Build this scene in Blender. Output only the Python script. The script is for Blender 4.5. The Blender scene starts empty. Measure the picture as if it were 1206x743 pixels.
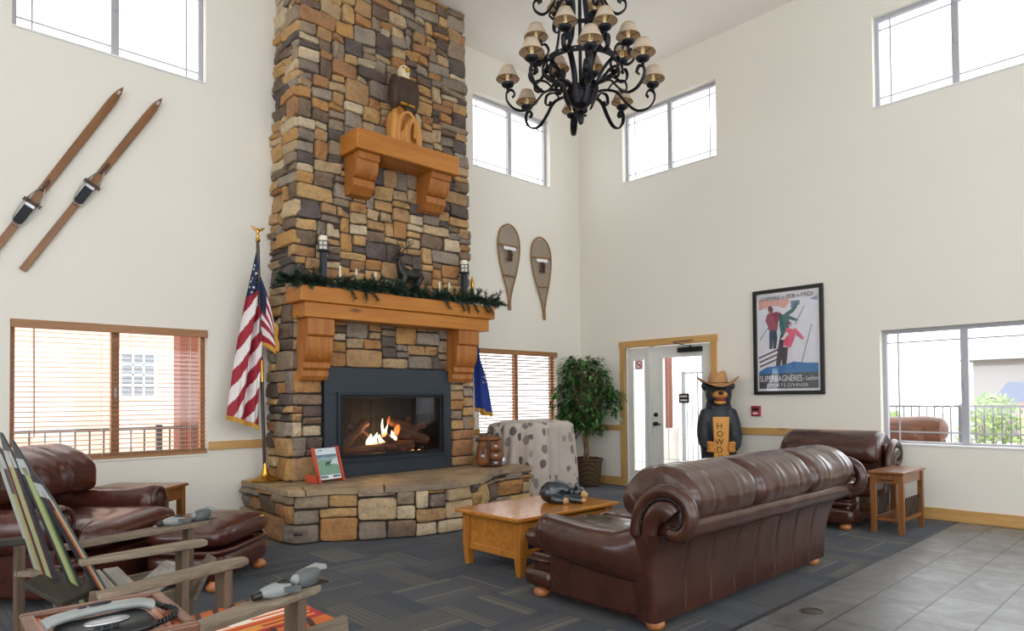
import bpy, bmesh, math, random
from mathutils import Vector, Matrix, noise
PI = math.pi
SC = bpy.context.scene
COL = SC.collection
random.seed(7)

# ------------------------------------------------------------------ colours / materials
def lin(c):
    def f(v):
        v /= 255.0
        return v / 12.92 if v <= 0.04045 else ((v + 0.055) / 1.055) ** 2.4
    return (f(c[0]), f(c[1]), f(c[2]), 1.0)

class NT:
    def __init__(s, name):
        s.m = bpy.data.materials.new(name); s.m.use_nodes = True
        s.t = s.m.node_tree; s.t.nodes.clear()
        s.out = s.n('ShaderNodeOutputMaterial')
    def n(s, kind, **kw):
        nd = s.t.nodes.new(kind)
        for k, v in kw.items(): setattr(nd, k, v)
        return nd
    def l(s, a, b): s.t.links.new(a, b)
    def coord(s, scale=(1, 1, 1), loc=(0, 0, 0), rot=(0, 0, 0), kind='Object'):
        tc = s.n('ShaderNodeTexCoord'); mp = s.n('ShaderNodeMapping')
        mp.inputs['Scale'].default_value = scale; mp.inputs['Location'].default_value = loc; mp.inputs['Rotation'].default_value = rot
        s.l(tc.outputs[kind], mp.inputs['Vector']); return mp.outputs[0]
    def noise(s, vec, scale, detail=4, rough=0.55, dist=0.0):
        nd = s.n('ShaderNodeTexNoise'); s.l(vec, nd.inputs['Vector'])
        nd.inputs['Scale'].default_value = scale; nd.inputs['Detail'].default_value = detail
        nd.inputs['Roughness'].default_value = rough; nd.inputs['Distortion'].default_value = dist
        return nd.outputs['Fac']
    def ramp(s, fac, stops, interp='LINEAR'):
        r = s.n('ShaderNodeValToRGB'); r.color_ramp.interpolation = interp
        e = r.color_ramp.elements
        while len(e) > 1: e.remove(e[-1])
        e[0].position = stops[0][0]; e[0].color = stops[0][1]
        for p, c in stops[1:]:
            k = e.new(p); k.color = c
        s.l(fac, r.inputs[0]); return r.outputs[0]
    def mix(s, fac, a, b, mode='MIX'):
        m = s.n('ShaderNodeMix', data_type='RGBA', blend_type=mode)
        for sock, v in ((m.inputs[0], fac), (m.inputs[6], a), (m.inputs[7], b)):
            if hasattr(v, 'links'): s.l(v, sock)
            else: sock.default_value = v
        return m.outputs[2]
    def math(s, op, a, b=0.0, c=None):
        m = s.n('ShaderNodeMath', operation=op)
        for i, v in enumerate((a, b) if c is None else (a, b, c)):
            if hasattr(v, 'links'): s.l(v, m.inputs[i])
            else: m.inputs[i].default_value = v
        return m.outputs[0]
    def bump(s, h, strength, dist=0.01, nrm=None):
        b = s.n('ShaderNodeBump'); b.inputs['Strength'].default_value = strength; b.inputs['Distance'].default_value = dist
        s.l(h, b.inputs['Height'])
        if nrm is not None: s.l(nrm, b.inputs['Normal'])
        return b.outputs[0]
    def bsdf(s, col, rough=0.5, metal=0.0, spec=0.5, nrm=None, coat=0.0, coat_rough=0.2, sheen=0.0, emit=None, estr=0.0, sss=0.0, trans=0.0):
        p = s.n('ShaderNodeBsdfPrincipled')
        if hasattr(col, 'links'): s.l(col, p.inputs['Base Color'])
        else: p.inputs['Base Color'].default_value = col
        if hasattr(rough, 'links'): s.l(rough, p.inputs['Roughness'])
        else: p.inputs['Roughness'].default_value = rough
        p.inputs['Metallic'].default_value = metal
        p.inputs['Specular IOR Level'].default_value = spec
        p.inputs['Coat Weight'].default_value = coat; p.inputs['Coat Roughness'].default_value = coat_rough
        p.inputs['Sheen Weight'].default_value = sheen
        p.inputs['Transmission Weight'].default_value = trans
        if emit is not None:
            if hasattr(emit, 'links'): s.l(emit, p.inputs['Emission Color'])
            else: p.inputs['Emission Color'].default_value = emit
            p.inputs['Emission Strength'].default_value = estr
        if nrm is not None: s.l(nrm, p.inputs['Normal'])
        s.l(p.outputs[0], s.out.inputs[0]); return p

def sc(c, k): return (min(1, c[0] * k), min(1, c[1] * k), min(1, c[2] * k), 1)

def plain(name, rgb, rough=0.5, metal=0.0, var=0.12, scale=6.0, bump=0.0, bscale=60.0, spec=0.5, coat=0.0):
    t = NT(name); c = lin(rgb); v = t.coord()
    col = t.ramp(t.noise(v, scale), [(0.25, sc(c, 1 - var)), (0.75, sc(c, 1 + var))])
    nrm = t.bump(t.noise(v, bscale, 3), bump, 0.01) if bump else None
    t.bsdf(col, rough, metal, spec, nrm, coat); return t.m

def wood(name, light, dark, axis=0, scale=1.0, rough=0.42, coat=0.1, bump=0.15, knots=False):
    t = NT(name); s = [14.0 * scale] * 3; s[axis] = 1.1 * scale
    v = t.coord(tuple(s)); a = t.noise(v, 1.0, 6, 0.6, 1.2)
    s2 = [60.0 * scale] * 3; s2[axis] = 2.0 * scale
    b = t.noise(t.coord(tuple(s2)), 1.0, 3, 0.6)
    f = t.math('ADD', t.math('MULTIPLY', a, 0.7), t.math('MULTIPLY', b, 0.3))
    col = t.ramp(f, [(0.32, lin(dark)), (0.5, lin([(p + q) / 2 for p, q in zip(light, dark)])), (0.66, lin(light))])
    if knots:
        vo = t.n('ShaderNodeTexVoronoi'); s3 = [5.0] * 3; s3[axis] = 1.6
        t.l(t.coord(tuple(s3)), vo.inputs['Vector']); vo.inputs['Scale'].default_value = 1.0
        k = t.ramp(vo.outputs['Distance'], [(0.05, (1, 1, 1, 1)), (0.16, (0, 0, 0, 1))])
        col = t.mix(k, col, lin([c * 0.5 for c in dark]))
    t.bsdf(col, rough, 0, 0.45, t.bump(f, bump, 0.004), coat); return t.m

def leather(name, rgb, hi, rough=0.33):
    t = NT(name); v = t.coord()
    col = t.ramp(t.noise(v, 5.0, 5, 0.6), [(0.3, lin(rgb)), (0.72, lin(hi))])
    vo = t.n('ShaderNodeTexVoronoi'); t.l(v, vo.inputs['Vector']); vo.inputs['Scale'].default_value = 240
    n1 = t.bump(vo.outputs['Distance'], 0.12, 0.002)
    n2 = t.bump(t.noise(v, 6.0, 2, 0.5, 1.0), 0.2, 0.02, n1)
    r = t.math('ADD', rough - 0.06, t.math('MULTIPLY', t.noise(v, 6.0, 2), 0.08))
    t.bsdf(col, r, 0, 0.5, n2, 0.3, 0.14); return t.m

M = {}
M['wall'] = plain('wall_paint', (235, 231, 220), 0.85, var=0.012, scale=1.5, bump=0.06, bscale=160, spec=0.2)
M['ceiling'] = plain('ceiling_paint', (250, 246, 240), 0.9, var=0.01, bump=0.05, bscale=120, spec=0.2)
M['white'] = plain('white_vinyl', (232, 232, 230), 0.4, var=0.02)
M['grey_vinyl'] = plain('grey_vinyl', (176, 176, 182), 0.45, var=0.03)
M['door_white'] = plain('door_white', (228, 228, 222), 0.42, var=0.02)
M['pine'] = wood('pine_trim', (214, 174, 112), (190, 142, 78), 0, 0.6, 0.4, 0.15, 0.08, True)
M['pine_y'] = wood('pine_trim_y', (214, 174, 112), (190, 142, 78), 1, 0.6, 0.4, 0.15, 0.08, True)
M['pine_z'] = wood('pine_trim_z', (214, 174, 112), (190, 142, 78), 2, 0.6, 0.4, 0.15, 0.08, True)
M['mantel'] = wood('mantel_timber', (204, 138, 54), (170, 100, 32), 0, 0.7, 0.42, 0.15, 0.2, True)
M['corbel'] = wood('corbel_timber', (188, 122, 56), (146, 84, 34), 2, 0.6, 0.45, 0.1, 0.2)
M['oak'] = wood('honey_oak', (204, 140, 60), (168, 102, 36), 0, 1.0, 0.2, 0.4, 0.08)
M['oak_z'] = wood('honey_oak_upright', (200, 136, 58), (164, 98, 34), 2, 1.0, 0.32, 0.3, 0.08)
M['brown_wood'] = wood('brown_table_wood', (152, 98, 50), (112, 66, 28), 0, 1.0, 0.28, 0.3, 0.08)
M['brown_wood_z'] = wood('brown_table_wood_upright', (148, 98, 50), (108, 66, 30), 2, 1.0, 0.38, 0.25, 0.08)
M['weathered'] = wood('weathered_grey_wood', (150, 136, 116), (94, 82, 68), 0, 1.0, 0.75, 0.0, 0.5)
M['weathered_y_lit'] = wood('weathered_grey_wood_cross_lit', (196, 192, 186), (146, 140, 132), 1, 1.0, 0.75, 0.0, 0.5)  # window light on the seat slats is put into this paler wood colour
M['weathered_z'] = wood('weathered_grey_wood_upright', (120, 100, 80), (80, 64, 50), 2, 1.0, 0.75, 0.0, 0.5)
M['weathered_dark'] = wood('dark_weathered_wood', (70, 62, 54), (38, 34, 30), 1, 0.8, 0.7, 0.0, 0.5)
M['blind'] = wood('blind_slat_wood', (176, 128, 82), (142, 96, 56), 0, 1.0, 0.45, 0.1, 0.05)
M['ski_wood'] = wood('old_ski_wood', (158, 106, 50), (102, 62, 26), 0, 1.0, 0.4, 0.25, 0.1)
M['log'] = wood('charred_log', (128, 74, 44), (46, 28, 20), 0, 1.4, 0.8, 0.0, 0.8)
M['bench_log'] = wood('outdoor_log', (120, 64, 26), (66, 30, 12), 1, 0.6, 0.5, 0.2, 0.2, True)
M['leather'] = leather('brown_leather', (53, 27, 19), (75, 41, 30), 0.27)
M['leather_red'] = leather('oxblood_leather', (58, 26, 20), (82, 39, 30), 0.27)
M['black_metal'] = plain('black_iron', (36, 37, 42), 0.42, 0.6, 0.25, 20, 0.25, 40)
M['dark_metal'] = plain('dark_railing_metal', (66, 66, 68), 0.5, 0.3)
M['slate_metal'] = plain('blue_black_surround', (44, 54, 64), 0.42, 0.2, 0.08, 3, 0.05, 80)
M['frame_metal'] = plain('firebox_frame_metal', (40, 50, 60), 0.38, 0.4, 0.08)
M['soot'] = plain('sooty_firebrick', (15, 14, 14), 0.9, 0, 0.3, 8, 0.3, 30)
M['brass'] = plain('polished_brass', (214, 168, 74), 0.22, 1.0, 0.06)
M['gold'] = plain('gold_fringe', (212, 160, 56), 0.6, 0.0, 0.15, 60)
M['steel'] = plain('brushed_steel', (190, 192, 196), 0.3, 0.9, 0.06)
M['grey_plastic'] = plain('grey_binding_plastic', (84, 88, 88), 0.4, 0.0, 0.15, 14)
M['light_plastic'] = plain('light_grey_plastic', (140, 144, 142), 0.35, 0.0, 0.1, 14)
M['black_plastic'] = plain('black_plastic', (24, 25, 28), 0.32, 0.0, 0.1)
M['black_cloth'] = plain('black_strap', (30, 34, 42), 0.7, 0.0, 0.15, 30)
M['bronze'] = plain('dark_bronze', (50, 50, 48), 0.35, 0.6, 0.25, 25, 0.2, 60)
M['antique'] = plain('worn_bronze', (106, 98, 76), 0.4, 0.5, 0.35, 25, 0.2, 60)
M['candle'] = plain('ivory_wax', (236, 230, 214), 0.5, 0, 0.03)
M['bear_fur'] = plain('painted_black_wood', (34, 40, 48), 0.45, 0, 0.35, 26, 0.6, 42)
M['bear_gloss'] = plain('glossy_black_resin', (24, 36, 44), 0.16, 0, 0.3, 20, 0.1, 60, coat=0.6)
M['muzzle'] = plain('tan_painted_wood', (206, 140, 66), 0.5, 0, 0.12, 20)
M['paw'] = plain('tan_paw', (190, 150, 104), 0.5, 0, 0.1)
M['mouth'] = plain('dark_red_mouth', (120, 46, 36), 0.5)
M['sign_wood'] = wood('golden_sign_board', (226, 164, 62), (204, 134, 40), 2, 0.8, 0.4, 0.2, 0.1)
M['hat'] = plain('tan_straw', (186, 140, 92), 0.75, 0, 0.1, 40, 0.3, 120)
M['ink'] = plain('black_paint', (28, 24, 22), 0.6, 0, 0.02)
M['eagle_brown'] = plain('carved_dark_feathers', (66, 46, 32), 0.6, 0, 0.35, 22, 0.7, 40)
M['eagle_white'] = plain('carved_white_head', (230, 214, 176), 0.55, 0, 0.06)
M['stump'] = wood('carved_pale_stump', (226, 168, 88), (176, 110, 46), 2, 0.8, 0.5, 0.15, 0.4)
M['red_panel'] = plain('red_orange_paint', (196, 78, 44), 0.45, 0, 0.1)
M['alarm_red'] = plain('alarm_red', (168, 44, 66), 0.4, 0, 0.05)
M['sign_red'] = plain('sign_red', (206, 44, 46), 0.5, 0, 0.02)
M['paper'] = plain('white_paper', (240, 240, 240), 0.6, 0, 0.01)
M['stem_green'] = plain('garland_stem', (60, 52, 36), 0.8)
M['needle'] = plain('pine_needles', (32, 58, 42), 0.6, 0, 0.4, 30)
M['trunk'] = plain('ficus_bark', (128, 104, 78), 0.8, 0, 0.2, 20, 0.4, 60)
M['soil'] = plain('planter_moss', (120, 92, 60), 0.95, 0, 0.3, 40, 0.8, 60)
M['wicker'] = None
M['flag_red'] = plain('flag_red', (158, 34, 52), 0.75, 0, 0.05)
M['flag_white'] = plain('flag_white', (232, 226, 224), 0.75, 0, 0.03)
M['flag_blue'] = plain('flag_navy', (32, 44, 78), 0.75, 0, 0.08)
M['state_blue'] = plain('flag_royal_blue', (38, 66, 150), 0.7, 0, 0.1)
M['pole_wood'] = plain('dark_pole', (54, 36, 28), 0.35, 0, 0.1, coat=0.3)
M['pack_brown'] = plain('brown_pack_leather', (124, 74, 34), 0.5, 0, 0.25, 20, 0.3, 50)
M['pack_dark'] = plain('dark_pack_leather', (72, 42, 26), 0.5, 0, 0.2)
M['stucco'] = plain('salmon_stucco', (220, 186, 168), 0.9, 0, 0.04)
M['red_brick'] = plain('red_brick_column', (128, 74, 58), 0.9, 0, 0.12, 14, 0.3, 40)
M['grey_house'] = plain('grey_siding', (140, 136, 132), 0.85, 0, 0.04)
M['roof_blue'] = plain('slate_blue_roof', (62, 72, 98), 0.8, 0, 0.06)
M['roof_red'] = plain('red_tile_roof', (196, 128, 104), 0.8, 0, 0.08)
M['concrete'] = plain('pale_concrete', (206, 202, 194), 0.9, 0, 0.05)
M['dark_glass'] = plain('dark_window_glass', (120, 128, 134), 0.2, 0, 0.05)
M['carpark'] = plain('pale_asphalt', (200, 198, 194), 0.95, 0, 0.05)

def glass_mat(name, tint=(1, 1, 1, 1), refl=0.05):
    t = NT(name); a = t.n('ShaderNodeBsdfTransparent'); a.inputs[0].default_value = tint
    g = t.n('ShaderNodeBsdfGlossy'); g.inputs['Roughness'].default_value = 0.02
    x = t.n('ShaderNodeMixShader'); x.inputs[0].default_value = refl
    t.l(a.outputs[0], x.inputs[1]); t.l(g.outputs[0], x.inputs[2]); t.l(x.outputs[0], t.out.inputs[0]); return t.m
M['glass'] = glass_mat('window_glass')
M['fire_glass'] = glass_mat('fireplace_glass', (0.92, 0.92, 0.92, 1), 0.012)

def stone_mat():
    t = NT('ledge_stone'); g = t.n('ShaderNodeNewGeometry'); v = t.coord()
    cols = [(190, 154, 106), (140, 128, 114), (198, 174, 138), (104, 92, 84), (180, 134, 86), (158, 146, 130),
            (196, 162, 112), (122, 104, 88), (170, 128, 92), (104, 94, 90), (206, 188, 158), (178, 144, 104), (134, 114, 96), (188, 146, 92), (156, 138, 116), (184, 160, 124)]
    base = t.ramp(g.outputs['Random Per Island'], [(i / len(cols), lin(c)) for i, c in enumerate(cols)], 'CONSTANT')
    n1 = t.noise(v, 9.0, 6, 0.65); n2 = t.noise(v, 34.0, 5, 0.7)
    warm = t.ramp(n1, [(0.3, (0.72, 0.68, 0.66, 1)), (0.5, (1, 1, 1, 1)), (0.72, (1.16, 1.07, 0.94, 1))])
    c = t.mix(1.0, base, warm, 'MULTIPLY')
    c = t.mix(1.0, c, t.ramp(n2, [(0.3, (0.74, 0.73, 0.73, 1)), (0.6, (1.06, 1.06, 1.06, 1))]), 'MULTIPLY')
    h = t.math('ADD', t.math('MULTIPLY', n1, 0.6), t.math('MULTIPLY', n2, 0.5))
    t.bsdf(c, 0.82, 0, 0.3, t.bump(h, 1.0, 0.02)); return t.m
M['stone'] = stone_mat()
M['mortar'] = plain('dark_mortar', (70, 62, 56), 0.95, 0, 0.2, 30, 0.5, 60)

def flagstone_mat():
    t = NT('flagstone'); g = t.n('ShaderNodeNewGeometry'); v = t.coord()
    base = t.ramp(g.outputs['Random Per Island'], [(0, lin((146, 126, 100))), (0.5, lin((164, 142, 112))), (1, lin((134, 120, 104)))])
    n1 = t.noise(v, 5.0, 6, 0.65, 0.6); n2 = t.noise(v, 40.0, 4)
    c = t.mix(1.0, base, t.ramp(n1, [(0.3, (0.58, 0.56, 0.55, 1)), (0.5, (1, 1, 1, 1)), (0.7, (1.35, 1.28, 1.15, 1))]), 'MULTIPLY')
    t.bsdf(c, 0.62, 0, 0.4, t.bump(t.math('ADD', n1, t.math('MULTIPLY', n2, 0.3)), 0.5, 0.015)); return t.m
M['flagstone'] = flagstone_mat()

def carpet_mat():
    t = NT('carpet_tiles'); tc = t.n('ShaderNodeTexCoord'); sx = t.n('ShaderNodeSeparateXYZ'); t.l(tc.outputs['Object'], sx.inputs[0])
    S = 0.5
    X = t.math('DIVIDE', t.math('ADD', sx.outputs[0], 20.0), S); Y = t.math('DIVIDE', t.math('ADD', sx.outputs[1], 20.1), S)
    ix = t.math('FLOOR', X); iy = t.math('FLOOR', Y); fx = t.math('FRACT', X); fy = t.math('FRACT', Y)
    par = t.math('MODULO', t.math('ADD', ix, iy), 2.0)
    along = t.math('ADD', t.math('MULTIPLY', par, fx), t.math('MULTIPLY', t.math('SUBTRACT', 1.0, par), fy))
    def cell(dx):
        cx = t.n('ShaderNodeCombineXYZ'); t.l(ix, cx.inputs[0]); t.l(iy, cx.inputs[1]); cx.inputs[2].default_value = dx
        wn = t.n('ShaderNodeTexWhiteNoise'); t.l(cx.outputs[0], wn.inputs['Vector']); return wn.outputs['Value']
    r1, r2, r3 = cell(0.0), cell(3.0), cell(7.0)
    band = t.math('FLOOR', t.math('MULTIPLY', along, t.math('ADD', 2.0, t.math('MULTIPLY', r3, 3.0))))
    cb = t.n('ShaderNodeCombineXYZ'); t.l(ix, cb.inputs[0]); t.l(iy, cb.inputs[1]); t.l(t.math('ADD', band, 11.0), cb.inputs[2])
    wb = t.n('ShaderNodeTexWhiteNoise'); t.l(cb.outputs[0], wb.inputs['Vector'])
    base = t.ramp(wb.outputs['Value'], [(0.0, lin((58, 63, 73))), (0.35, lin((66, 71, 80))), (0.65, lin((74, 76, 79))), (0.85, lin((84, 83, 80))), (1.0, lin((96, 92, 84)))])
    ln = t.math('MULTIPLY', t.math('ADD', t.math('SINE', t.math('MULTIPLY', along, 6.2832 * 13)), 1.0), 0.5)
    strong = t.math('MULTIPLY', ln, t.math('GREATER_THAN', r2, 0.35))
    c = t.mix(t.math('MULTIPLY', strong, 0.42), base, lin((34, 36, 42)))
    lw = t.math('LESS_THAN', t.math('ABSOLUTE', t.math('SUBTRACT', along, t.math('ADD', 0.15, t.math('MULTIPLY', r1, 0.7)))), 0.012)
    lw = t.math('MULTIPLY', lw, t.math('GREATER_THAN', r3, 0.45))
    c = t.mix(t.math('MULTIPLY', lw, 0.45), c, lin((146, 142, 132)))
    edge = t.math('MINIMUM', t.math('MINIMUM', fx, t.math('SUBTRACT', 1.0, fx)), t.math('MINIMUM', fy, t.math('SUBTRACT', 1.0, fy)))
    c = t.mix(t.math('MULTIPLY', t.math('LESS_THAN', edge, 0.008), 0.45), c, lin((30, 31, 36)))
    v = t.coord(); fz = t.noise(v, 150.0, 3)
    c = t.mix(1.0, c, t.ramp(fz, [(0.3, (0.5, 0.5, 0.5, 1)), (0.7, (1.5, 1.5, 1.5, 1))]), 'MULTIPLY')
    t.bsdf(c, 0.95, 0, 0.15, t.bump(fz, 0.5, 0.006), sheen=0.1); return t.m
M['carpet'] = carpet_mat()

def tile_mat():
    t = NT('slate_floor_tiles')
    v = t.coord((1, 1, 1), (-4.37 + 66, -1.9 + 31, 0))
    b = t.n('ShaderNodeTexBrick'); t.l(v, b.inputs['Vector'])
    b.offset = 0.5; b.offset_frequency = 2; b.squash = 1.0
    for k, val in (('Scale', 1.0), ('Mortar Size', 0.006), ('Mortar Smooth', 0.2), ('Brick Width', 0.66), ('Row Height', 0.31), ('Bias', 0.0)): b.inputs[k].default_value = val
    b.inputs['Color1'].default_value = (0.82, 0.82, 0.82, 1); b.inputs['Color2'].default_value = (1.1, 1.1, 1.1, 1); b.inputs['Mortar'].default_value = (0.26, 0.26, 0.26, 1)
    o = t.coord(); n = t.noise(o, 3.2, 6, 0.65, 1.0); n2 = t.noise(o, 20.0, 5)
    c = t.ramp(n, [(0.3, lin((92, 88, 84))), (0.5, lin((112, 112, 112))), (0.68, lin((132, 134, 137)))])
    c = t.mix(1.0, c, b.outputs['Color'], 'MULTIPLY')
    h = t.math('ADD', t.math('MULTIPLY', n2, 0.05), t.math('MULTIPLY', t.math('SUBTRACT', 1.0, b.outputs['Fac']), 1.0))
    t.bsdf(c, t.math('ADD', 0.3, t.math('MULTIPLY', n2, 0.12)), 0, 0.5, t.bump(h, 0.3, 0.006)); return t.m
M['tile'] = tile_mat()

def wicker_mat(name, a, b, s=1.0):
    t = NT(name); v = t.coord()
    w1 = t.n('ShaderNodeTexWave', wave_type='BANDS', bands_direction='Z'); t.l(v, w1.inputs[0]); w1.inputs['Scale'].default_value = 14 * s; w1.inputs['Distortion'].default_value = 1.5
    w2 = t.n('ShaderNodeTexWave', wave_type='BANDS', bands_direction='DIAGONAL'); t.l(v, w2.inputs[0]); w2.inputs['Scale'].default_value = 10 * s
    f = t.math('MULTIPLY', w1.outputs['Fac'], t.math('ADD', 0.4, t.math('MULTIPLY', w2.outputs['Fac'], 0.6)))
    t.bsdf(t.ramp(f, [(0.1, lin(b)), (0.7, lin(a))]), 0.7, 0, 0.3, t.bump(f, 0.8, 0.012)); return t.m
M['wicker'] = wicker_mat('dark_wicker', (118, 92, 66), (48, 36, 26))

def bamboo_mat():
    t = NT('split_reed_top'); tc = t.n('ShaderNodeTexCoord'); sx = t.n('ShaderNodeSeparateXYZ'); t.l(tc.outputs['Object'], sx.inputs[0])
    X = t.math('MULTIPLY', sx.outputs[0], 58.0); fr = t.math('FRACT', X)
    wn = t.n('ShaderNodeTexWhiteNoise', noise_dimensions='1D'); t.l(t.math('FLOOR', X), wn.inputs['W'])
    c = t.ramp(wn.outputs['Value'], [(0, lin((128, 58, 34))), (0.6, lin((168, 84, 50))), (1, lin((196, 120, 80)))])
    c = t.mix(t.math('GREATER_THAN', t.math('ABSOLUTE', t.math('SUBTRACT', fr, 0.5)), 0.38), c, lin((54, 26, 18)))
    t.bsdf(c, 0.35, 0, 0.5, None, 0.2); return t.m
M['reed'] = bamboo_mat()

def leafcloth_mat():
    t = NT('leaf_print_cloth'); v = t.coord((1, 1, 0.7), kind='Object')
    vo = t.n('ShaderNodeTexVoronoi'); t.l(v, vo.inputs['Vector']); vo.inputs['Scale'].default_value = 8.2; vo.inputs['Randomness'].default_value = 0.8
    d = t.math('ADD', vo.outputs['Distance'], t.math('MULTIPLY', t.math('SUBTRACT', t.noise(v, 18.0, 2), 0.5), 0.34))
    m = t.ramp(d, [(0.345, (1, 1, 1, 1)), (0.375, (0, 0, 0, 1))])
    tone = t.ramp(vo.outputs['Color'], [(0.0, lin((74, 68, 66))), (0.45, lin((112, 104, 100))), (0.75, lin((150, 140, 134))), (1.0, lin((92, 86, 82)))])
    bg = t.ramp(t.noise(v, 3.0, 3), [(0.3, lin((176, 164, 154))), (0.7, lin((196, 186, 176)))])
    t.bsdf(t.mix(m, bg, tone), 0.85, 0, 0.2, None, 0, 0.2, 0.2); return t.m
M['leafcloth'] = leafcloth_mat()

def leaf_mat():
    t = NT('ficus_leaf'); g = t.n('ShaderNodeNewGeometry')
    c = t.ramp(g.outputs['Random Per Island'], [(0, lin((26, 54, 26))), (0.45, lin((44, 86, 40))), (0.8, lin((74, 124, 58))), (1, lin((128, 166, 98)))])
    t.bsdf(c, 0.4, 0, 0.4); return t.m
M['leaf'] = leaf_mat()
def bush_mat():
    t = NT('bush_leaf'); g = t.n('ShaderNodeNewGeometry')
    c = t.ramp(g.outputs['Random Per Island'], [(0, lin((120, 150, 84))), (1, lin((176, 196, 130)))])
    t.bsdf(c, 0.6, 0, 0.3); return t.m
M['bush'] = bush_mat()

def emis(name, stops, strength, axis_scale=1.0):
    t = NT(name); v = t.coord((1, 1, 1), kind='Generated'); s = t.n('ShaderNodeSeparateXYZ'); t.l(v, s.inputs[0])
    c = t.ramp(s.outputs[2], stops); e = t.n('ShaderNodeEmission'); t.l(c, e.inputs[0]); e.inputs[1].default_value = strength
    t.l(e.outputs[0], t.out.inputs[0]); return t.m
M['flame'] = emis('gas_flame', [(0, (1.0, 0.42, 0.08, 1)), (0.45, (1.0, 0.72, 0.3, 1)), (1, (1.0, 0.93, 0.7, 1))], 3.5)
M['ember'] = emis('glowing_embers', [(0, (1.0, 0.2, 0.03, 1)), (1, (1.0, 0.5, 0.12, 1))], 1.6)
def shade_mat():
    t = NT('lamp_shade_linen'); v = t.coord(); c = t.ramp(t.noise(v, 40), [(0.3, lin((206, 192, 170))), (0.7, lin((226, 214, 194)))])
    d = t.n('ShaderNodeBsdfDiffuse'); t.l(c, d.inputs[0]); tr = t.n('ShaderNodeBsdfTranslucent'); tr.inputs[0].default_value = lin((226, 190, 130))
    x = t.n('ShaderNodeMixShader'); x.inputs[0].default_value = 0.35
    t.l(d.outputs[0], x.inputs[1]); t.l(tr.outputs[0], x.inputs[2]); t.l(x.outputs[0], t.out.inputs[0]); return t.m
M['shade'] = shade_mat()
M['shade_trim'] = plain('shade_trim', (120, 96, 66), 0.8)
M['bulb'] = NT('warm_bulb'); M['bulb'].bsdf(lin((240, 226, 180)), 0.3, emit=lin((255, 220, 150)), estr=0.12); M['bulb'] = M['bulb'].m

def flat(rgb, rough=0.6):
    k = 'flat_%d_%d_%d' % tuple(rgb)
    if k not in M: M[k] = plain('printed_colour_%d_%d_%d' % tuple(rgb), rgb, rough, 0, 0.04, 12)
    return M[k]

def chain_loc(o):
    L = Vector((0, 0, 0))
    while o is not None: L = L + Vector(o.location); o = o.parent
    return L
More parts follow.
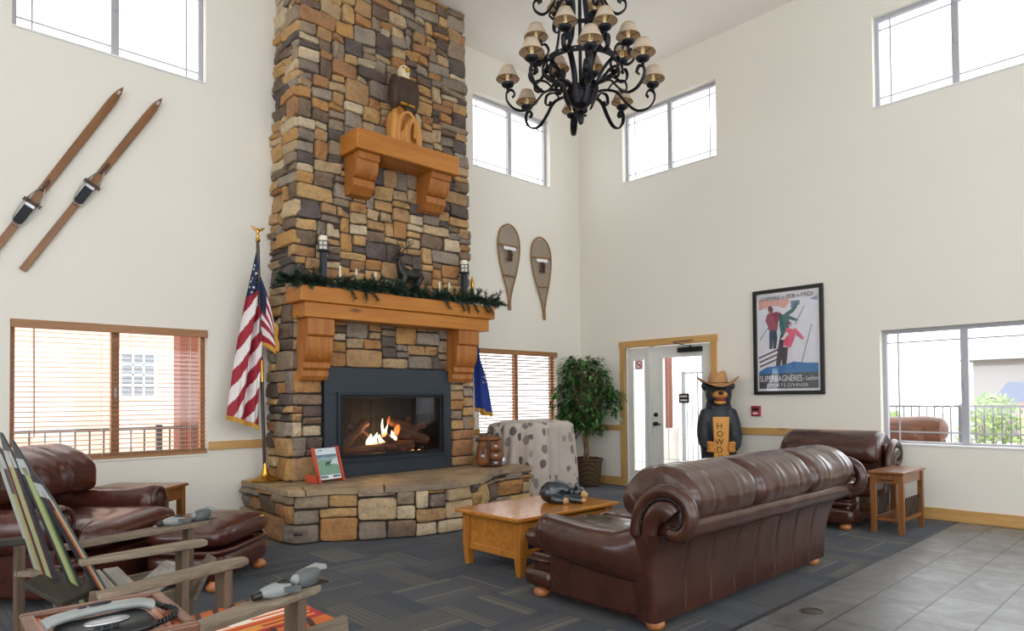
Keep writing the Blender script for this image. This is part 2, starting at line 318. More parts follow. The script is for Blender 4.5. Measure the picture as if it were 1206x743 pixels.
# ------------------------------------------------------------------ mesh builder
class G:
    def __init__(s): s.v = []; s.f = []; s.mi = []; s.cur = 0
    def add(s, vs, fs, T=None):
        b = len(s.v)
        s.v += [tuple(T @ Vector(p)) if T is not None else tuple(p) for p in vs]
        s.f += [tuple(b + i for i in f) for f in fs]; s.mi += [s.cur] * len(fs)
        return s
    def box(s, a, b, T=None):
        (x0, y0, z0), (x1, y1, z1) = [min(p, q) for p, q in zip(a, b)], [max(p, q) for p, q in zip(a, b)]
        return s.add([(x0, y0, z0), (x1, y0, z0), (x1, y1, z0), (x0, y1, z0), (x0, y0, z1), (x1, y0, z1), (x1, y1, z1), (x0, y1, z1)],
                     [(3, 2, 1, 0), (4, 5, 6, 7), (0, 1, 5, 4), (1, 2, 6, 5), (2, 3, 7, 6), (3, 0, 4, 7)], T)
    def bar(s, p0, p1, w, h, up=(0, 0, 1)):
        p0, p1 = Vector(p0), Vector(p1); d = p1 - p0; L = d.length; x = d.normalized(); up = Vector(up)
        y = up.cross(x)
        if y.length < 1e-5: y = Vector((0, 1, 0)).cross(x)
        y.normalize(); z = x.cross(y)
        T = Matrix(((x.x, y.x, z.x, p0.x), (x.y, y.y, z.y, p0.y), (x.z, y.z, z.z, p0.z), (0, 0, 0, 1)))
        return s.box((0, -w / 2, -h / 2), (L, w / 2, h / 2), T)
    def rings(s, rs, closed_ring=True, caps=True, loop=False):
        b = len(s.v); n = len(rs[0]); fs = []
        vs = [p for r in rs for p in r]
        m = len(rs)
        for i in range(m if loop else m - 1):
            for j in range(n if closed_ring else n - 1):
                a, c = i * n + j, i * n + (j + 1) % n; i2 = (i + 1) % m
                fs.append((a, c, i2 * n + (j + 1) % n, i2 * n + j))
        if caps and not loop:
            fs.append(tuple(reversed(range(n)))); fs.append(tuple((m - 1) * n + j for j in range(n)))
        return s.add(vs, fs)
    def tube(s, pts, r, n=8, closed=False, flat=None, up=None, caps=True):
        pts = [Vector(p) for p in pts]; m = len(pts); rs = []
        N = None
        for i, p in enumerate(pts):
            a = pts[(i - 1) % m] if (closed or i > 0) else p
            c = pts[(i + 1) % m] if (closed or i < m - 1) else p
            t = (c - a).normalized()
            if up is not None: N = Vector(up) - t * Vector(up).dot(t); N = N.normalized() if N.length > 1e-5 else t.orthogonal().normalized()
            elif N is None: N = t.orthogonal().normalized()
            else:
                N = N - t * N.dot(t); N = N.normalized() if N.length > 1e-6 else t.orthogonal().normalized()
            B = t.cross(N); rr = r[i] if isinstance(r, (list, tuple)) else r
            fa, fb = flat if flat else (1, 1)
            rs.append([p + N * (math.cos(2 * PI * k / n) * rr * fa) + B * (math.sin(2 * PI * k / n) * rr * fb) for k in range(n)])
        return s.rings(rs, True, caps, closed)
    def cyl(s, p0, p1, r0, r1=None, n=16):
        return s.tube([p0, p1], [r0, r0 if r1 is None else r1], n)
    def lathe(s, prof, c=(0, 0, 0), n=24, T=None, caps=True):
        rs = [[(c[0] + r * math.cos(2 * PI * k / n), c[1] + r * math.sin(2 * PI * k / n), c[2] + z) for k in range(n)] for r, z in prof]
        if T is not None: rs = [[tuple(T @ Vector(p)) for p in r] for r in rs]
        return s.rings(rs, True, caps)
    def sell(s, c, r, e=2.0, ez=None, nu=20, nv=12, T=None, fn=None):
        ez = ez or e
        def pw(v, e): return math.copysign(abs(v) ** (2.0 / e), v)
        rs = []
        for i in range(nv + 1):
            ph = -PI / 2 + PI * i / nv; cz, sz = max(1e-4, pw(math.cos(ph), ez) if math.cos(ph) > 0 else 1e-4), pw(math.sin(ph), ez)
            ring = []
            for k in range(nu):
                th = 2 * PI * k / nu
                p = Vector((r[0] * cz * pw(math.cos(th), e), r[1] * cz * pw(math.sin(th), e), r[2] * sz))
                if fn: p = Vector(fn(p))
                p = p + Vector(c)
                ring.append(tuple(T @ p) if T is not None else tuple(p))
            rs.append(ring)
        return s.rings(rs)
    def prism(s, poly, fn0, fn1):
        n = len(poly)
        vs = [fn0(p) for p in poly] + [fn1(p) for p in poly]
        return s.add(vs, [tuple(reversed(range(n))), tuple(range(n, 2 * n))] + [(i, (i + 1) % n, n + (i + 1) % n, n + i) for i in range(n)])
    def grid(s, nu, nv, fn, mat=None):
        b = len(s.v); vs = [tuple(fn(i / nu, j / nv)) for j in range(nv + 1) for i in range(nu + 1)]
        for j in range(nv):
            for i in range(nu):
                a = b + j * (nu + 1) + i
                s.f.append((a, a + 1, a + nu + 2, a + nu + 1)); s.mi.append(mat(i, j) if mat else s.cur)
        s.v += vs; return s
    def build(s, name, mats, parent=None, smooth=40, world=False, mods=(), bevel=0.0):
        vs = s.v
        if world and parent is not None:
            L = chain_loc(parent); vs = [(p[0] - L[0], p[1] - L[1], p[2] - L[2]) for p in vs]
        me = bpy.data.meshes.new(name); me.from_pydata([tuple(p) for p in vs], [], s.f)
        if not isinstance(mats, (list, tuple)): mats = [mats]
        for m in mats: me.materials.append(m)
        if len(mats) > 1: me.polygons.foreach_set('material_index', s.mi)
        bm = bmesh.new(); bm.from_mesh(me); bmesh.ops.recalc_face_normals(bm, faces=bm.faces); bm.to_mesh(me); bm.free()
        if smooth:
            me.shade_smooth()
            if smooth < 180: me.set_sharp_from_angle(angle=math.radians(smooth))
        me.update()
        o = bpy.data.objects.new(name, me); COL.objects.link(o)
        if parent is not None: o.parent = parent
        if bevel:
            b = o.modifiers.new('bevel', 'BEVEL'); b.width = bevel; b.segments = 2; b.limit_method = 'ANGLE'; b.angle_limit = math.radians(40)
        for kind, kw in mods:
            md = o.modifiers.new(kind.lower(), kind)
            for k, v in kw.items(): setattr(md, k, v)
        return o

def thing(name, label, cat, loc=(0, 0, 0), rz=0.0, group=None):
    o = bpy.data.objects.new(name, None); COL.objects.link(o); o.empty_display_size = 0.1
    o.location = loc; o.rotation_euler = (0, 0, rz); o['label'] = label; o['category'] = cat
    if group: o['group'] = group
    return o
def tag(o, label, cat, group=None, kind=None):
    o['label'] = label; o['category'] = cat
    if group: o['group'] = group
    if kind: o['kind'] = kind
    return o
def struct(o): o['kind'] = 'structure'; return o
def sroot(name, loc=(0, 0, 0)):
    o = bpy.data.objects.new(name, None); COL.objects.link(o); o.location = loc; return struct(o)
def dup(root, loc=None, rz=None, label=None, parent=None):
    r = root.copy(); COL.objects.link(r)
    if parent is not None: r.parent = parent
    if loc is not None: r.location = loc
    if rz is not None: r.rotation_euler = (0, 0, rz)
    if label: r['label'] = label
    for ch in list(root.children): dup(ch, parent=r)
    return r
def text(name, body, mat, size, M4, parent=None, depth=0.002, align='CENTER', world=False, sx=1.0):
    cu = bpy.data.curves.new(name, 'FONT'); cu.body = body; cu.size = size; cu.extrude = depth; cu.align_x = align; cu.align_y = 'CENTER'
    tmp = bpy.data.objects.new('tmp_text', cu); COL.objects.link(tmp)
    dg = bpy.context.evaluated_depsgraph_get(); dg.update()
    me = bpy.data.meshes.new_from_object(tmp.evaluated_get(dg))
    bpy.data.objects.remove(tmp); me.name = name
    me.transform(Matrix.Diagonal((sx, 1, 1, 1))); me.transform(M4)
    if world and parent is not None: me.transform(Matrix.Translation(-chain_loc(parent)))
    me.materials.clear(); me.materials.append(mat)
    o = bpy.data.objects.new(name, me); COL.objects.link(o)
    if parent is not None: o.parent = parent
    return o
def frame_m(origin, xd, yd):
    x = Vector(xd).normalized(); y = Vector(yd).normalized(); z = x.cross(y)
    return Matrix(((x.x, y.x, z.x, origin[0]), (x.y, y.y, z.y, origin[1]), (x.z, y.z, z.z, origin[2]), (0, 0, 0, 1)))
def smooth_pts(pts, k=6):
    pts = [Vector(p) for p in pts]; out = []
    for i in range(len(pts) - 1):
        p0 = pts[max(0, i - 1)]; p1 = pts[i]; p2 = pts[i + 1]; p3 = pts[min(len(pts) - 1, i + 2)]
        for j in range(k):
            t = j / k
            out.append(0.5 * ((2 * p1) + (p2 - p0) * t + (2 * p0 - 5 * p1 + 4 * p2 - p3) * t * t + (3 * p1 - p0 - 3 * p2 + p3) * t ** 3))
    out.append(pts[-1]); return out
def nz(p, s=1.0): return noise.noise(Vector(p) * s)
# ------------------------------------------------------------------ camera (level tripod, shifted lens)
XB, YA, CEIL, T = 8.05, 6.995, 6.137, 0.16
def setup_camera():
    f, sh, pit, rol, a = 786.0924, 83.0224, 0.01981506, -0.00853567, 0.8180966
    d = Vector((math.cos(a) * math.cos(pit), math.sin(a) * math.cos(pit), math.sin(pit)))
    r = Vector((math.sin(a), -math.cos(a), 0)); u = r.cross(d)
    r2 = r * math.cos(rol) + u * math.sin(rol); u2 = u * math.cos(rol) - r * math.sin(rol)
    cam = bpy.data.cameras.new('camera'); o = bpy.data.objects.new('camera', cam); COL.objects.link(o)
    cam.sensor_fit = 'HORIZONTAL'; cam.sensor_width = 36; cam.lens = f / 1206 * 36; cam.shift_y = sh / 1206
    cam.clip_start = 0.05; cam.clip_end = 300
    o.matrix_world = Matrix(((r2.x, u2.x, -d.x, 0), (r2.y, u2.y, -d.y, 0), (r2.z, u2.z, -d.z, 1.3), (0, 0, 0, 1)))
    SC.camera = o
setup_camera()

WB = lambda p, z, d: (p, YA + d, z)          # back wall: p = x
WR = lambda p, z, d: (XB + d, p, z)          # right wall: p = y
def wbox(g, W, p0, p1, z0, z1, d0, d1):
    a = W(p0, z0, d0); b = W(p1, z1, d1); return g.box(a, b)

def wall(name, W, p0, p1, z0, z1, holes):
    ps = sorted({p0, p1} | {h[0] for h in holes} | {h[1] for h in holes}); zs = sorted({z0, z1} | {h[2] for h in holes} | {h[3] for h in holes})
    g = G()
    for i in range(len(ps) - 1):
        for j in range(len(zs) - 1):
            pc, zc = (ps[i] + ps[i + 1]) / 2, (zs[j] + zs[j + 1]) / 2
            if any(h[0] < pc < h[1] and h[2] < zc < h[3] for h in holes): continue
            for d in (0, T):
                g.add([W(ps[i], zs[j], d), W(ps[i + 1], zs[j], d), W(ps[i + 1], zs[j + 1], d), W(ps[i], zs[j + 1], d)], [(0, 1, 2, 3)])
    for a, b, c, e in holes + [(p0, p1, z0, z1)]:
        for q in ([(a, c), (b, c)], [(b, c), (b, e)], [(b, e), (a, e)], [(a, e), (a, c)]):
            g.add([W(*q[0], 0), W(*q[1], 0), W(*q[1], T), W(*q[0], T)], [(0, 1, 2, 3)])
    me_o = g.build(name, M['wall'], None, 0)
    bm = bmesh.new(); bm.from_mesh(me_o.data); bmesh.ops.remove_doubles(bm, verts=bm.verts, dist=1e-4); bmesh.ops.recalc_face_normals(bm, faces=bm.faces); bm.to_mesh(me_o.data); bm.free()
    return struct(me_o)

WIN_B = [(0.755, 2.335, 4.515, 5.56), (0.755, 2.355, 0.765, 2.02), (5.86, 7.39, 4.515, 5.56), (5.93, 7.50, 0.765, 2.01)]
WIN_R = [(4.57, 6.12, 4.515, 5.57), (1.08, 2.63, 4.515, 5.57), (1.06, 2.61, 0.765, 2.03)]
DOOR = (4.69, 6.11, 0.0, 2.05)
wall('wall_back', WB, -3.2, XB + T, 0, CEIL, WIN_B)
wall('wall_right', WR, -4.0, YA, 0, CEIL, WIN_R + [DOOR])
WL = lambda p, z, d: (-3.2 - d, p, z)  # unseen left and front walls, added to cut the light from the open sides
WF = lambda p, z, d: (p, -4.0 - d, z)
wall('wall_left', WL, -4.0, YA, 0, CEIL, [(-3.4, -0.8, 0.3, 2.6), (-0.2, 2.4, 0.3, 2.6), (3.2, 5.4, 0.765, 2.02), (-3.4, -0.8, 3.6, 5.6), (-0.2, 2.4, 3.6, 5.6), (3.2, 5.4, 4.5, 5.56)])
wall('wall_front', WF, -3.2, XB, 0, CEIL, [(-2.6, -0.2, 0.2, 2.6), (0.6, 3.2, 0.2, 2.6), (4.0, 6.6, 0.2, 2.6), (-2.6, -0.2, 3.4, 5.6), (0.6, 3.2, 3.4, 5.6), (4.0, 6.6, 3.4, 5.6)])
struct(G().box((-3.2, -4, CEIL), (XB + T, YA + T, CEIL + 0.12)).build('ceiling', M['ceiling'], None, 0))
TE = 1.90
struct(G().box((-3.2, TE, -0.12), (XB + T, YA + T, 0)).build('floor', M['carpet'], None, 0))
struct(G().box((-3.2, -4, -0.12), (XB + T, TE, 0)).build('floor_tiles', M['tile'], None, 0))
struct(G().box((-3.2, TE - 0.012, 0), (XB, TE + 0.012, 0.004)).build('trim_1', M['dark_metal'], None, 0))

# ------------------------------------------------------------------ windows
def window(name, W, h, frame, grille=True, bars=None):
    p0, p1, z0, z1 = h; root = sroot(name, W((p0 + p1) / 2, z0, 0.1))
    d0, d1 = 0.085, 0.145; fw = 0.042; pm = (p0 + p1) / 2
    g = G()
    wbox(g, W, p0, p1, z0, z0 + fw, d0, d1); wbox(g, W, p0, p1, z1 - fw, z1, d0, d1)
    wbox(g, W, p0, p0 + fw, z0 + fw, z1 - fw, d0, d1); wbox(g, W, p1 - fw, p1, z0 + fw, z1 - fw, d0, d1)
    g.build('window_frame', frame, root, 0, True, bevel=0.004)
    g = G(); wbox(g, W, pm - 0.034, pm + 0.034, z0 + fw, z1 - fw, d0 - 0.006, d1 - 0.004); g.build('center_stile', frame, root, 0, True, bevel=0.004)
    g = G(); wbox(g, W, pm - 0.012, pm + 0.012, (z0 + z1) / 2 - 0.05, (z0 + z1) / 2 + 0.05, d0 - 0.02, d0 - 0.006); g.build('sash_latch', M['grey_vinyl'], root, 0, True, bevel=0.003)
    for a, b, side in ((p0 + fw, pm - 0.034, 0), (pm + 0.034, p1 - fw, 1)):
        g = G(); wbox(g, W, a, b, z0 + fw, z1 - fw, 0.115, 0.119); pane = g.build('pane', M['glass'], root, 0, True)
        if grille:
            g = G(); q = 0.008
            x = a + 0.11 if side == 0 else b - 0.11
            wbox(g, W, x - q, x + q, z0 + fw, z1 - fw, 0.108, 0.114)
            for z in (z0 + fw + 0.10, z1 - fw - 0.10): wbox(g, W, a, b, z - q, z + q, 0.1085, 0.1135)
            g.build('grille_bars', M['grey_vinyl'], root, 0, True)
    g = G(); wbox(g, W, p0 - 0.0, p1 + 0.0, z0 - 0.001, z0 + 0.018, -0.012, 0.085); g.build('window_sill', M['white'] if frame is not M['blind'] else M['wall'], root, 0, True, bevel=0.004)
    return root
window('window_1', WB, WIN_B[0], M['grey_vinyl']); window('window_2', WB, WIN_B[2], M['grey_vinyl'])
window('window_3', WB, WIN_B[1], M['blind'], False); window('window_4', WB, WIN_B[3], M['blind'], False)
window('window_5', WR, WIN_R[0], M['grey_vinyl']); window('window_6', WR, WIN_R[1], M['grey_vinyl']); window('window_7', WR, WIN_R[2], M['grey_vinyl'])

def blind(h, label, wand, tilt):
    p0, p1, z0, z1 = h; r = thing('wooden_blind', label, 'window blind', ((p0 + p1) / 2, YA + 0.03, z1), group='wooden slat blinds in the lower windows')
    g = G(); g.box((p0 + 0.004, YA - 0.018, z1 - 0.075), (p1 - 0.004, YA + 0.004, z1 - 0.002)); g.build('valance', M['blind'], r, 0, True, bevel=0.004)
    g = G(); g.box((p0 + 0.01, YA + 0.006, z1 - 0.055), (p1 - 0.01, YA + 0.06, z1 - 0.004)); g.build('headrail', M['blind'], r, 0, True)
    g = G(); z = z1 - 0.10; n = 0
    while z > z0 + 0.085:
        Tm = Matrix.Translation((0, YA + 0.034, z)) @ Matrix.Rotation(math.radians(tilt), 4, 'X')
        g.box((p0 + 0.012, -0.024, -0.0017), (p1 - 0.012, 0.024, 0.0017), Tm); z -= 0.0435
    g.build('slats', M['blind'], r, 0, True)
    g = G(); zz = z0 + 0.026
    for k in range(4): g.box((p0 + 0.012, YA + 0.01, zz + 0.024 + k * 0.007), (p1 - 0.012, YA + 0.058, zz + 0.028 + k * 0.007))
    g.box((p0 + 0.01, YA + 0.008, zz - 0.006), (p1 - 0.01, YA + 0.06, zz + 0.022)); g.build('bottom_rail', M['blind'], r, 0, True)
    for x in (p0 + 0.16, (p0 + p1) / 2 - 0.12, (p0 + p1) / 2 + 0.12, p1 - 0.16):
        g = G()
        for y in (YA + 0.009, YA + 0.059): g.tube([(x, y, z0 + 0.04), (x, y, z1 - 0.06)], 0.0013, 5)
        g.build('ladder_cord', M['paper'], r, 0, True)
    g = G(); g.tube([(wand, YA - 0.004, z1 - 0.07), (wand + 0.004, YA - 0.006, z0 + 0.25)], 0.0045, 8); g.build('tilt_wand', M['brown_wood_z'], r, 40, True)
blind(WIN_B[1], 'wide wooden slat blind in the left window above the leather recliner', 0.92, 4)
blind(WIN_B[3], 'wooden slat blind in the low window behind the draped cloth and ficus', 6.05, -17)

# ------------------------------------------------------------------ trim and baseboards
def trim(name, W, p0, p1, z0, z1, m, d=0.022):
    g = G(); wbox(g, W, p0, p1, z0, z1, -d, 0); struct(g.build(name, m, None, 0, bevel=0.005))
trim('trim_2', WB, 2.36, 3.06, 0.815, 0.90, M['pine']); trim('trim_3', WB, 5.30, 5.925, 0.815, 0.90, M['pine']); trim('trim_4', WB, 7.505, XB, 0.815, 0.90, M['pine'])
trim('trim_5', WR, 6.2, YA - 0.022, 0.815, 0.90, M['pine_y']); trim('trim_6', WR, 2.66, 4.6, 0.825, 0.915, M['pine_y'])
trim('trim_7', WB, -3.2, 0.75, 0.815, 0.90, M['pine']); trim('trim_8', WR, -4, 1.0, 0.825, 0.915, M['pine_y'])
trim('baseboard_back', WB, -3.2, XB, 0, 0.125, M['pine'], 0.018)
trim('baseboard_right', WR, -4, 4.6, 0, 0.125, M['pine_y'], 0.018); trim('baseboard_corner', WR, 6.2, YA - 0.018, 0, 0.125, M['pine_y'], 0.018)

# ------------------------------------------------------------------ door with sidelight
dr = sroot('door_1', WR(5.4, 0, 0.05))
g = G(); wbox(g, WR, 4.60, 4.69, 0, 2.05, -0.024, 0.02); g.build('casing', M['pine_z'], dr, 0, True, bevel=0.004)
g = G(); wbox(g, WR, 6.11, 6.20, 0, 2.05, -0.024, 0.02); g.build('casing', M['pine_z'], dr, 0, True, bevel=0.004)
g = G(); wbox(g, WR, 4.585, 6.215, 2.05, 2.145, -0.028, 0.02); g.build('head_casing', M['pine_y'], dr, 0, True, bevel=0.004)
g = G(); wbox(g, WR, 5.665, 5.72, 0, 2.05, 0.01, 0.13); g.build('mullion_post', M['door_white'], dr, 0, True, bevel=0.003)
def panel(p0, p1, z0, z1, a, b, c, e, name, d=(0.045, 0.09)):
    g = G(); wbox(g, WR, p0, p1, z0, c, *d); wbox(g, WR, p0, p1, e, z1, *d); wbox(g, WR, p0, a, c, e, *d); wbox(g, WR, b, p1, c, e, *d)
    o = g.build(name, M['door_white'], dr, 0, True)
    g = G(); wbox(g, WR, a - 0.03, b + 0.03, c - 0.03, c, d[0] - 0.012, d[0]); wbox(g, WR, a - 0.03, b + 0.03, e, e + 0.03, d[0] - 0.012, d[0])
    wbox(g, WR, a - 0.03, a, c, e, d[0] - 0.012, d[0]); wbox(g, WR, b, b + 0.03, c, e, d[0] - 0.012, d[0]); g.build('glazing_bead', M['door_white'], dr, 0, True, bevel=0.003)
    g = G(); wbox(g, WR, a, b, c, e, 0.064, 0.068); g.build('door_glass', M['glass'], dr, 0, True)
    q = 0.004; g = G()
    for z in (c + 0.13, e - 0.13): wbox(g, WR, a, b, z - q, z + q, 0.058, 0.063)
    for y in (a + 0.07, b - 0.07): wbox(g, WR, y - q, y + q, c, e, 0.0582, 0.0628)
    g.build('glass_grille', M['grey_vinyl'], dr, 0, True)
    return o
panel(4.70, 5.66, 0.012, 2.04, 4.86, 5.48, 0.30, 1.87, 'door_slab')
panel(5.725, 6.10, 0.012, 2.04, 5.80, 5.99, 0.24, 1.86, 'sidelight_panel')
g = G(); g.cyl((XB + 0.045, 5.605, 0.93), (XB - 0.0, 5.605, 0.93), 0.032, 0.030, 20); g.tube(smooth_pts([(XB + 0.0, 5.605, 0.93), (XB - 0.035, 5.605, 0.93), (XB - 0.045, 5.57, 0.932), (XB - 0.045, 5.48, 0.928)], 5), 0.011, 10); g.build('door_handle', M['black_metal'], dr, 40, True)
g = G(); g.cyl((XB + 0.045, 5.605, 1.06), (XB + 0.02, 5.605, 1.06), 0.03, 0.028, 20); g.build('deadbolt', M['black_metal'], dr, 40, True)
g = G(); g.box((XB - 0.03, 4.84, 1.93), (XB + 0.044, 5.2, 2.0)); cl = g.build('door_closer', M['black_metal'], dr, 0, True, bevel=0.008)
g = G(); g.bar((XB - 0.01, 5.0, 2.01), (XB - 0.12, 5.2, 2.06), 0.025, 0.01); g.bar((XB - 0.12, 5.2, 2.07), (XB - 0.03, 4.95, 2.09), 0.025, 0.01); g.cyl((XB - 0.01, 5.0, 1.99), (XB - 0.01, 5.0, 2.02), 0.015); g.build('closer_arm', M['black_metal'], cl, 0, True)
for z in (0.3, 1.05, 1.78):
    g = G(); g.cyl((XB + 0.035, 4.693, z - 0.05), (XB + 0.035, 4.693, z + 0.05), 0.009); g.box((XB + 0.036, 4.69, z - 0.05), (XB + 0.044, 4.72, z + 0.05)); g.build('hinge', M['black_metal'], dr, 40, True)
g = G(); wbox(g, WR, 4.70, 6.10, 0, 0.012, 0.03, 0.13); g.build('threshold', M['dark_metal'], dr, 0, True)

# signs on the door
rs = thing('no_smoking_sign', 'round red no-smoking symbol on a white square at the top of the door sidelight', 'sign', (XB + 0.045, 5.895, 1.79))
g = G(); wbox(g, WR, 5.825, 5.965, 1.72, 1.86, 0.0385, 0.044); g.build('sign_plate', M['paper'], rs, 0, True)
g = G(); g.tube([(XB + 0.036, 5.895 + 0.055 * math.cos(k * PI / 16), 1.79 + 0.055 * math.sin(k * PI / 16)) for k in range(32)], 0.007, 6, True)
g.bar((XB + 0.036, 5.895 + 0.038, 1.79 + 0.038), (XB + 0.036, 5.895 - 0.038, 1.79 - 0.038), 0.011, 0.004, (1, 0, 0)); g.build('prohibition_ring', M['sign_red'], rs, 40, True)
g = G(); wbox(g, WR, 5.865, 5.92, 1.785, 1.797, 0.0365, 0.0385); g.build('cigarette_symbol', M['ink'], rs, 0, True)
rs = thing('door_notice', 'small black two-line notice stuck on the door glass', 'sign', (XB + 0.06, 5.15, 1.29))
g = G(); wbox(g, WR, 5.07, 5.235, 1.225, 1.36, 0.056, 0.0635); g.build('notice_plate', M['ink'], rs, 0, True)
for z, w in ((1.32, 0.10), (1.265, 0.11)):
    g = G(); y = 5.235 - 0.025
    random.seed(int(z * 100))
    while y > 5.235 - 0.025 - w:
        k = random.choice((0.014, 0.02, 0.026)); wbox(g, WR, y - k, y, z - 0.013, z + 0.013, 0.0545, 0.056); y -= k + 0.006
    g.build('white_lettering', M['paper'], rs, 0, True)

# fire alarm
rs = thing('fire_alarm', 'small red fire alarm pull box on the wall under the framed poster', 'fire alarm', (XB, 4.06, 1.125))
g = G(); wbox(g, WR, 4.0, 4.12, 1.06, 1.19, -0.035, 0); g.build('housing', M['alarm_red'], rs, 0, True, bevel=0.006)
g = G(); wbox(g, WR, 4.02, 4.10, 1.13, 1.165, -0.042, -0.035); g.build('dark_window', M['ink'], rs, 0, True, bevel=0.002)
g = G(); wbox(g, WR, 4.03, 4.09, 1.085, 1.105, -0.048, -0.035); g.build('pull_bar', M['paper'], rs, 0, True, bevel=0.003)

# floor outlet cover
fo = thing('floor_outlet_cover', 'round metal floor outlet cover set into the grey tiles', 'floor outlet', (4.10, 1.733, 0))
G().lathe([(0.0, 0.003), (0.07, 0.003), (0.076, 0.0015), (0.076, -0.01)], n=32).build('cover_disc', plain('dull_floor_brass', (122, 112, 102), 0.4, 0.7), fo, 40)
G().tube([(0.058 * math.cos(k * PI / 16), 0.058 * math.sin(k * PI / 16), 0.004) for k in range(32)], 0.003, 6, True).build('rim_ring', M['dark_metal'], fo, 40)

# ------------------------------------------------------------------ outdoors
struct(G().box((-40, YA + T, -0.16), (60, 70, -0.06)).build('ground_back', M['carpark'], None, 0))
struct(G().box((XB + T, -40, -0.16), (60, YA + T, -0.06)).build('ground_right', M['carpark'], None, 0))
def railing(name, label, pts, z0, z1, step, mat, group):
    r = thing(name, label, 'railing', (pts[0][0], pts[0][1], -0.06), group=group)
    a, b = Vector((*pts[0], 0)), Vector((*pts[1], 0)); L = (b - a).length; d = (b - a) / L
    g = G(); g.bar(a + Vector((0, 0, z1)), b + Vector((0, 0, z1)), 0.05, 0.035); g.build('top_rail', mat, r, 0, True)
    g = G(); g.bar(a + Vector((0, 0, z0)), b + Vector((0, 0, z0)), 0.04, 0.03); g.build('bottom_rail', mat, r, 0, True)
    g = G(); n = int(L / step)
    for k in range(n + 1):
        p = a + d * (k * step); g.bar(p + Vector((0, 0, z0)), p + Vector((0, 0, z1)), 0.016, 0.016, (1, 0, 0))
    g.build('pickets', mat, r, 0, True)
    k = 0.0
    while k <= L + 0.01:
        p = a + d * k; G().bar(p + Vector((0, 0, -0.06)), p + Vector((0, 0, z1 + 0.04)), 0.06, 0.06, (1, 0, 0)).build('post', mat, r, 0, True); k += 2.4
railing('porch_railing', 'dark metal porch railing outside the left window', ((0.0, 8.8), (3.4, 8.8)), 0.1, 0.99, 0.14, M['dark_metal'], 'outdoor railings')
railing('yard_fence', 'dark picket fence beyond the right window', ((12.2, -2.0), (12.2, 5.0)), 0.1, 1.13, 0.11, plain('fence_metal', (96, 100, 106), 0.5, 0.2), 'outdoor railings')
def column(name, label, x, y, w, h, m, base):
    r = thing(name, label, 'column', (x, y, -0.06))
    G().box((-w / 2, -w / 2, base), (w / 2, w / 2, h)).build('shaft', m, r, 0, bevel=0.01)
    if base: G().box((-w / 2 - 0.07, -w / 2 - 0.07, 0), (w / 2 + 0.07, w / 2 + 0.07, base)).build('plinth', M['concrete'], r, 0, bevel=0.01)
    G().box((-w / 2 - 0.04, -w / 2 - 0.04, h - 0.12), (w / 2 + 0.04, w / 2 + 0.04, h)).build('cap', M['concrete'], r, 0, bevel=0.01)
column('porch_column', 'red-brown porch column outside the left window blind', 2.86, 9.25, 0.26, 3.4, M['red_brick'], 0.72)
column('entry_column', 'red brick entry column seen through the door glass', 9.75, 6.52, 0.13, 3.0, M['red_brick'], 0.85)
def house(name, label, a, b, m, roofm, wins, rise=1.2, group='buildings outside the windows'):
    r = thing(name, label, 'building', ((a[0] + b[0]) / 2, (a[1] + b[1]) / 2, -0.06), group=group)
    h = b[2]; g = G(); g.box((a[0], a[1], -0.06), (b[0], b[1], h)); g.build('walls', m, r, 0, True)
    xm = (a[0] + b[0]) / 2; g = G(); o = 0.4
    if b[0] - a[0] > b[1] - a[1]:
        ym = (a[1] + b[1]) / 2; pr = [(a[1] - o, h), (b[1] + o, h), (ym, h + rise)]
        g.prism(pr, lambda p: (a[0] - o, p[0], p[1]), lambda p: (b[0] + o, p[0], p[1]))
    else:
        pr = [(a[0] - o, h), (b[0] + o, h), (xm, h + rise)]
        g.prism(pr, lambda p: (p[0], a[1] - o, p[1]), lambda p: (p[0], b[1] + o, p[1]))
    g.build('roof', roofm, r, 0, True)
    for axis, p, z, w, hh in wins:
        g = G(); gp = G(); q = 0.08
        if axis == 'y':
            g.box((p - q, a[1] - 0.05, z - q), (p + w + q, a[1], z + hh + q)); gp.box((p, a[1] - 0.07, z), (p + w, a[1] - 0.05, z + hh))
            bars = G()
            for k in range(1, 3): bars.box((p + w * k / 3 - 0.02, a[1] - 0.09, z), (p + w * k / 3 + 0.02, a[1] - 0.07, z + hh))
            for k in range(1, 4): bars.box((p, a[1] - 0.09, z + hh * k / 4 - 0.02), (p + w, a[1] - 0.07, z + hh * k / 4 + 0.02))
        else:
            g.box((a[0] - 0.05, p - q, z - q), (a[0], p + w + q, z + hh + q)); gp.box((a[0] - 0.07, p, z), (a[0] - 0.05, p + w, z + hh)); bars = None
        fr = g.build('window', M['paper'], r, 0, True); pn = gp.build('pane', M['dark_glass'], r, 0, True); pn.parent = fr; 
        if bars: bb = bars.build('glazing_bars', M['paper'], r, 0, True); bb.parent = fr
    return r
house('stucco_house', 'pale salmon stucco building across the way behind the left window', (-3, 17.0, 0), (8.6, 24.0, 6.0), M['stucco'], M['roof_red'], [('y', 3.85, 1.45, 0.66, 0.95), ('y', 1.1, 1.9, 0.5, 1.0), ('y', 5.6, 1.45, 0.66, 0.95)])
house('grey_shed', 'grey sided building far beyond the right window', (24, -8, 0), (30, 5.2, 2.35), M['grey_house'], M['grey_house'], [], 0.25)
house('blue_roof_house', 'low building with slate blue roof behind the yard fence', (17.5, -3.0, 0), (20.0, 3.0, 1.15), M['stucco'], M['roof_blue'], [('x', 0.6, 0.3, 0.8, 0.5)], 0.45)
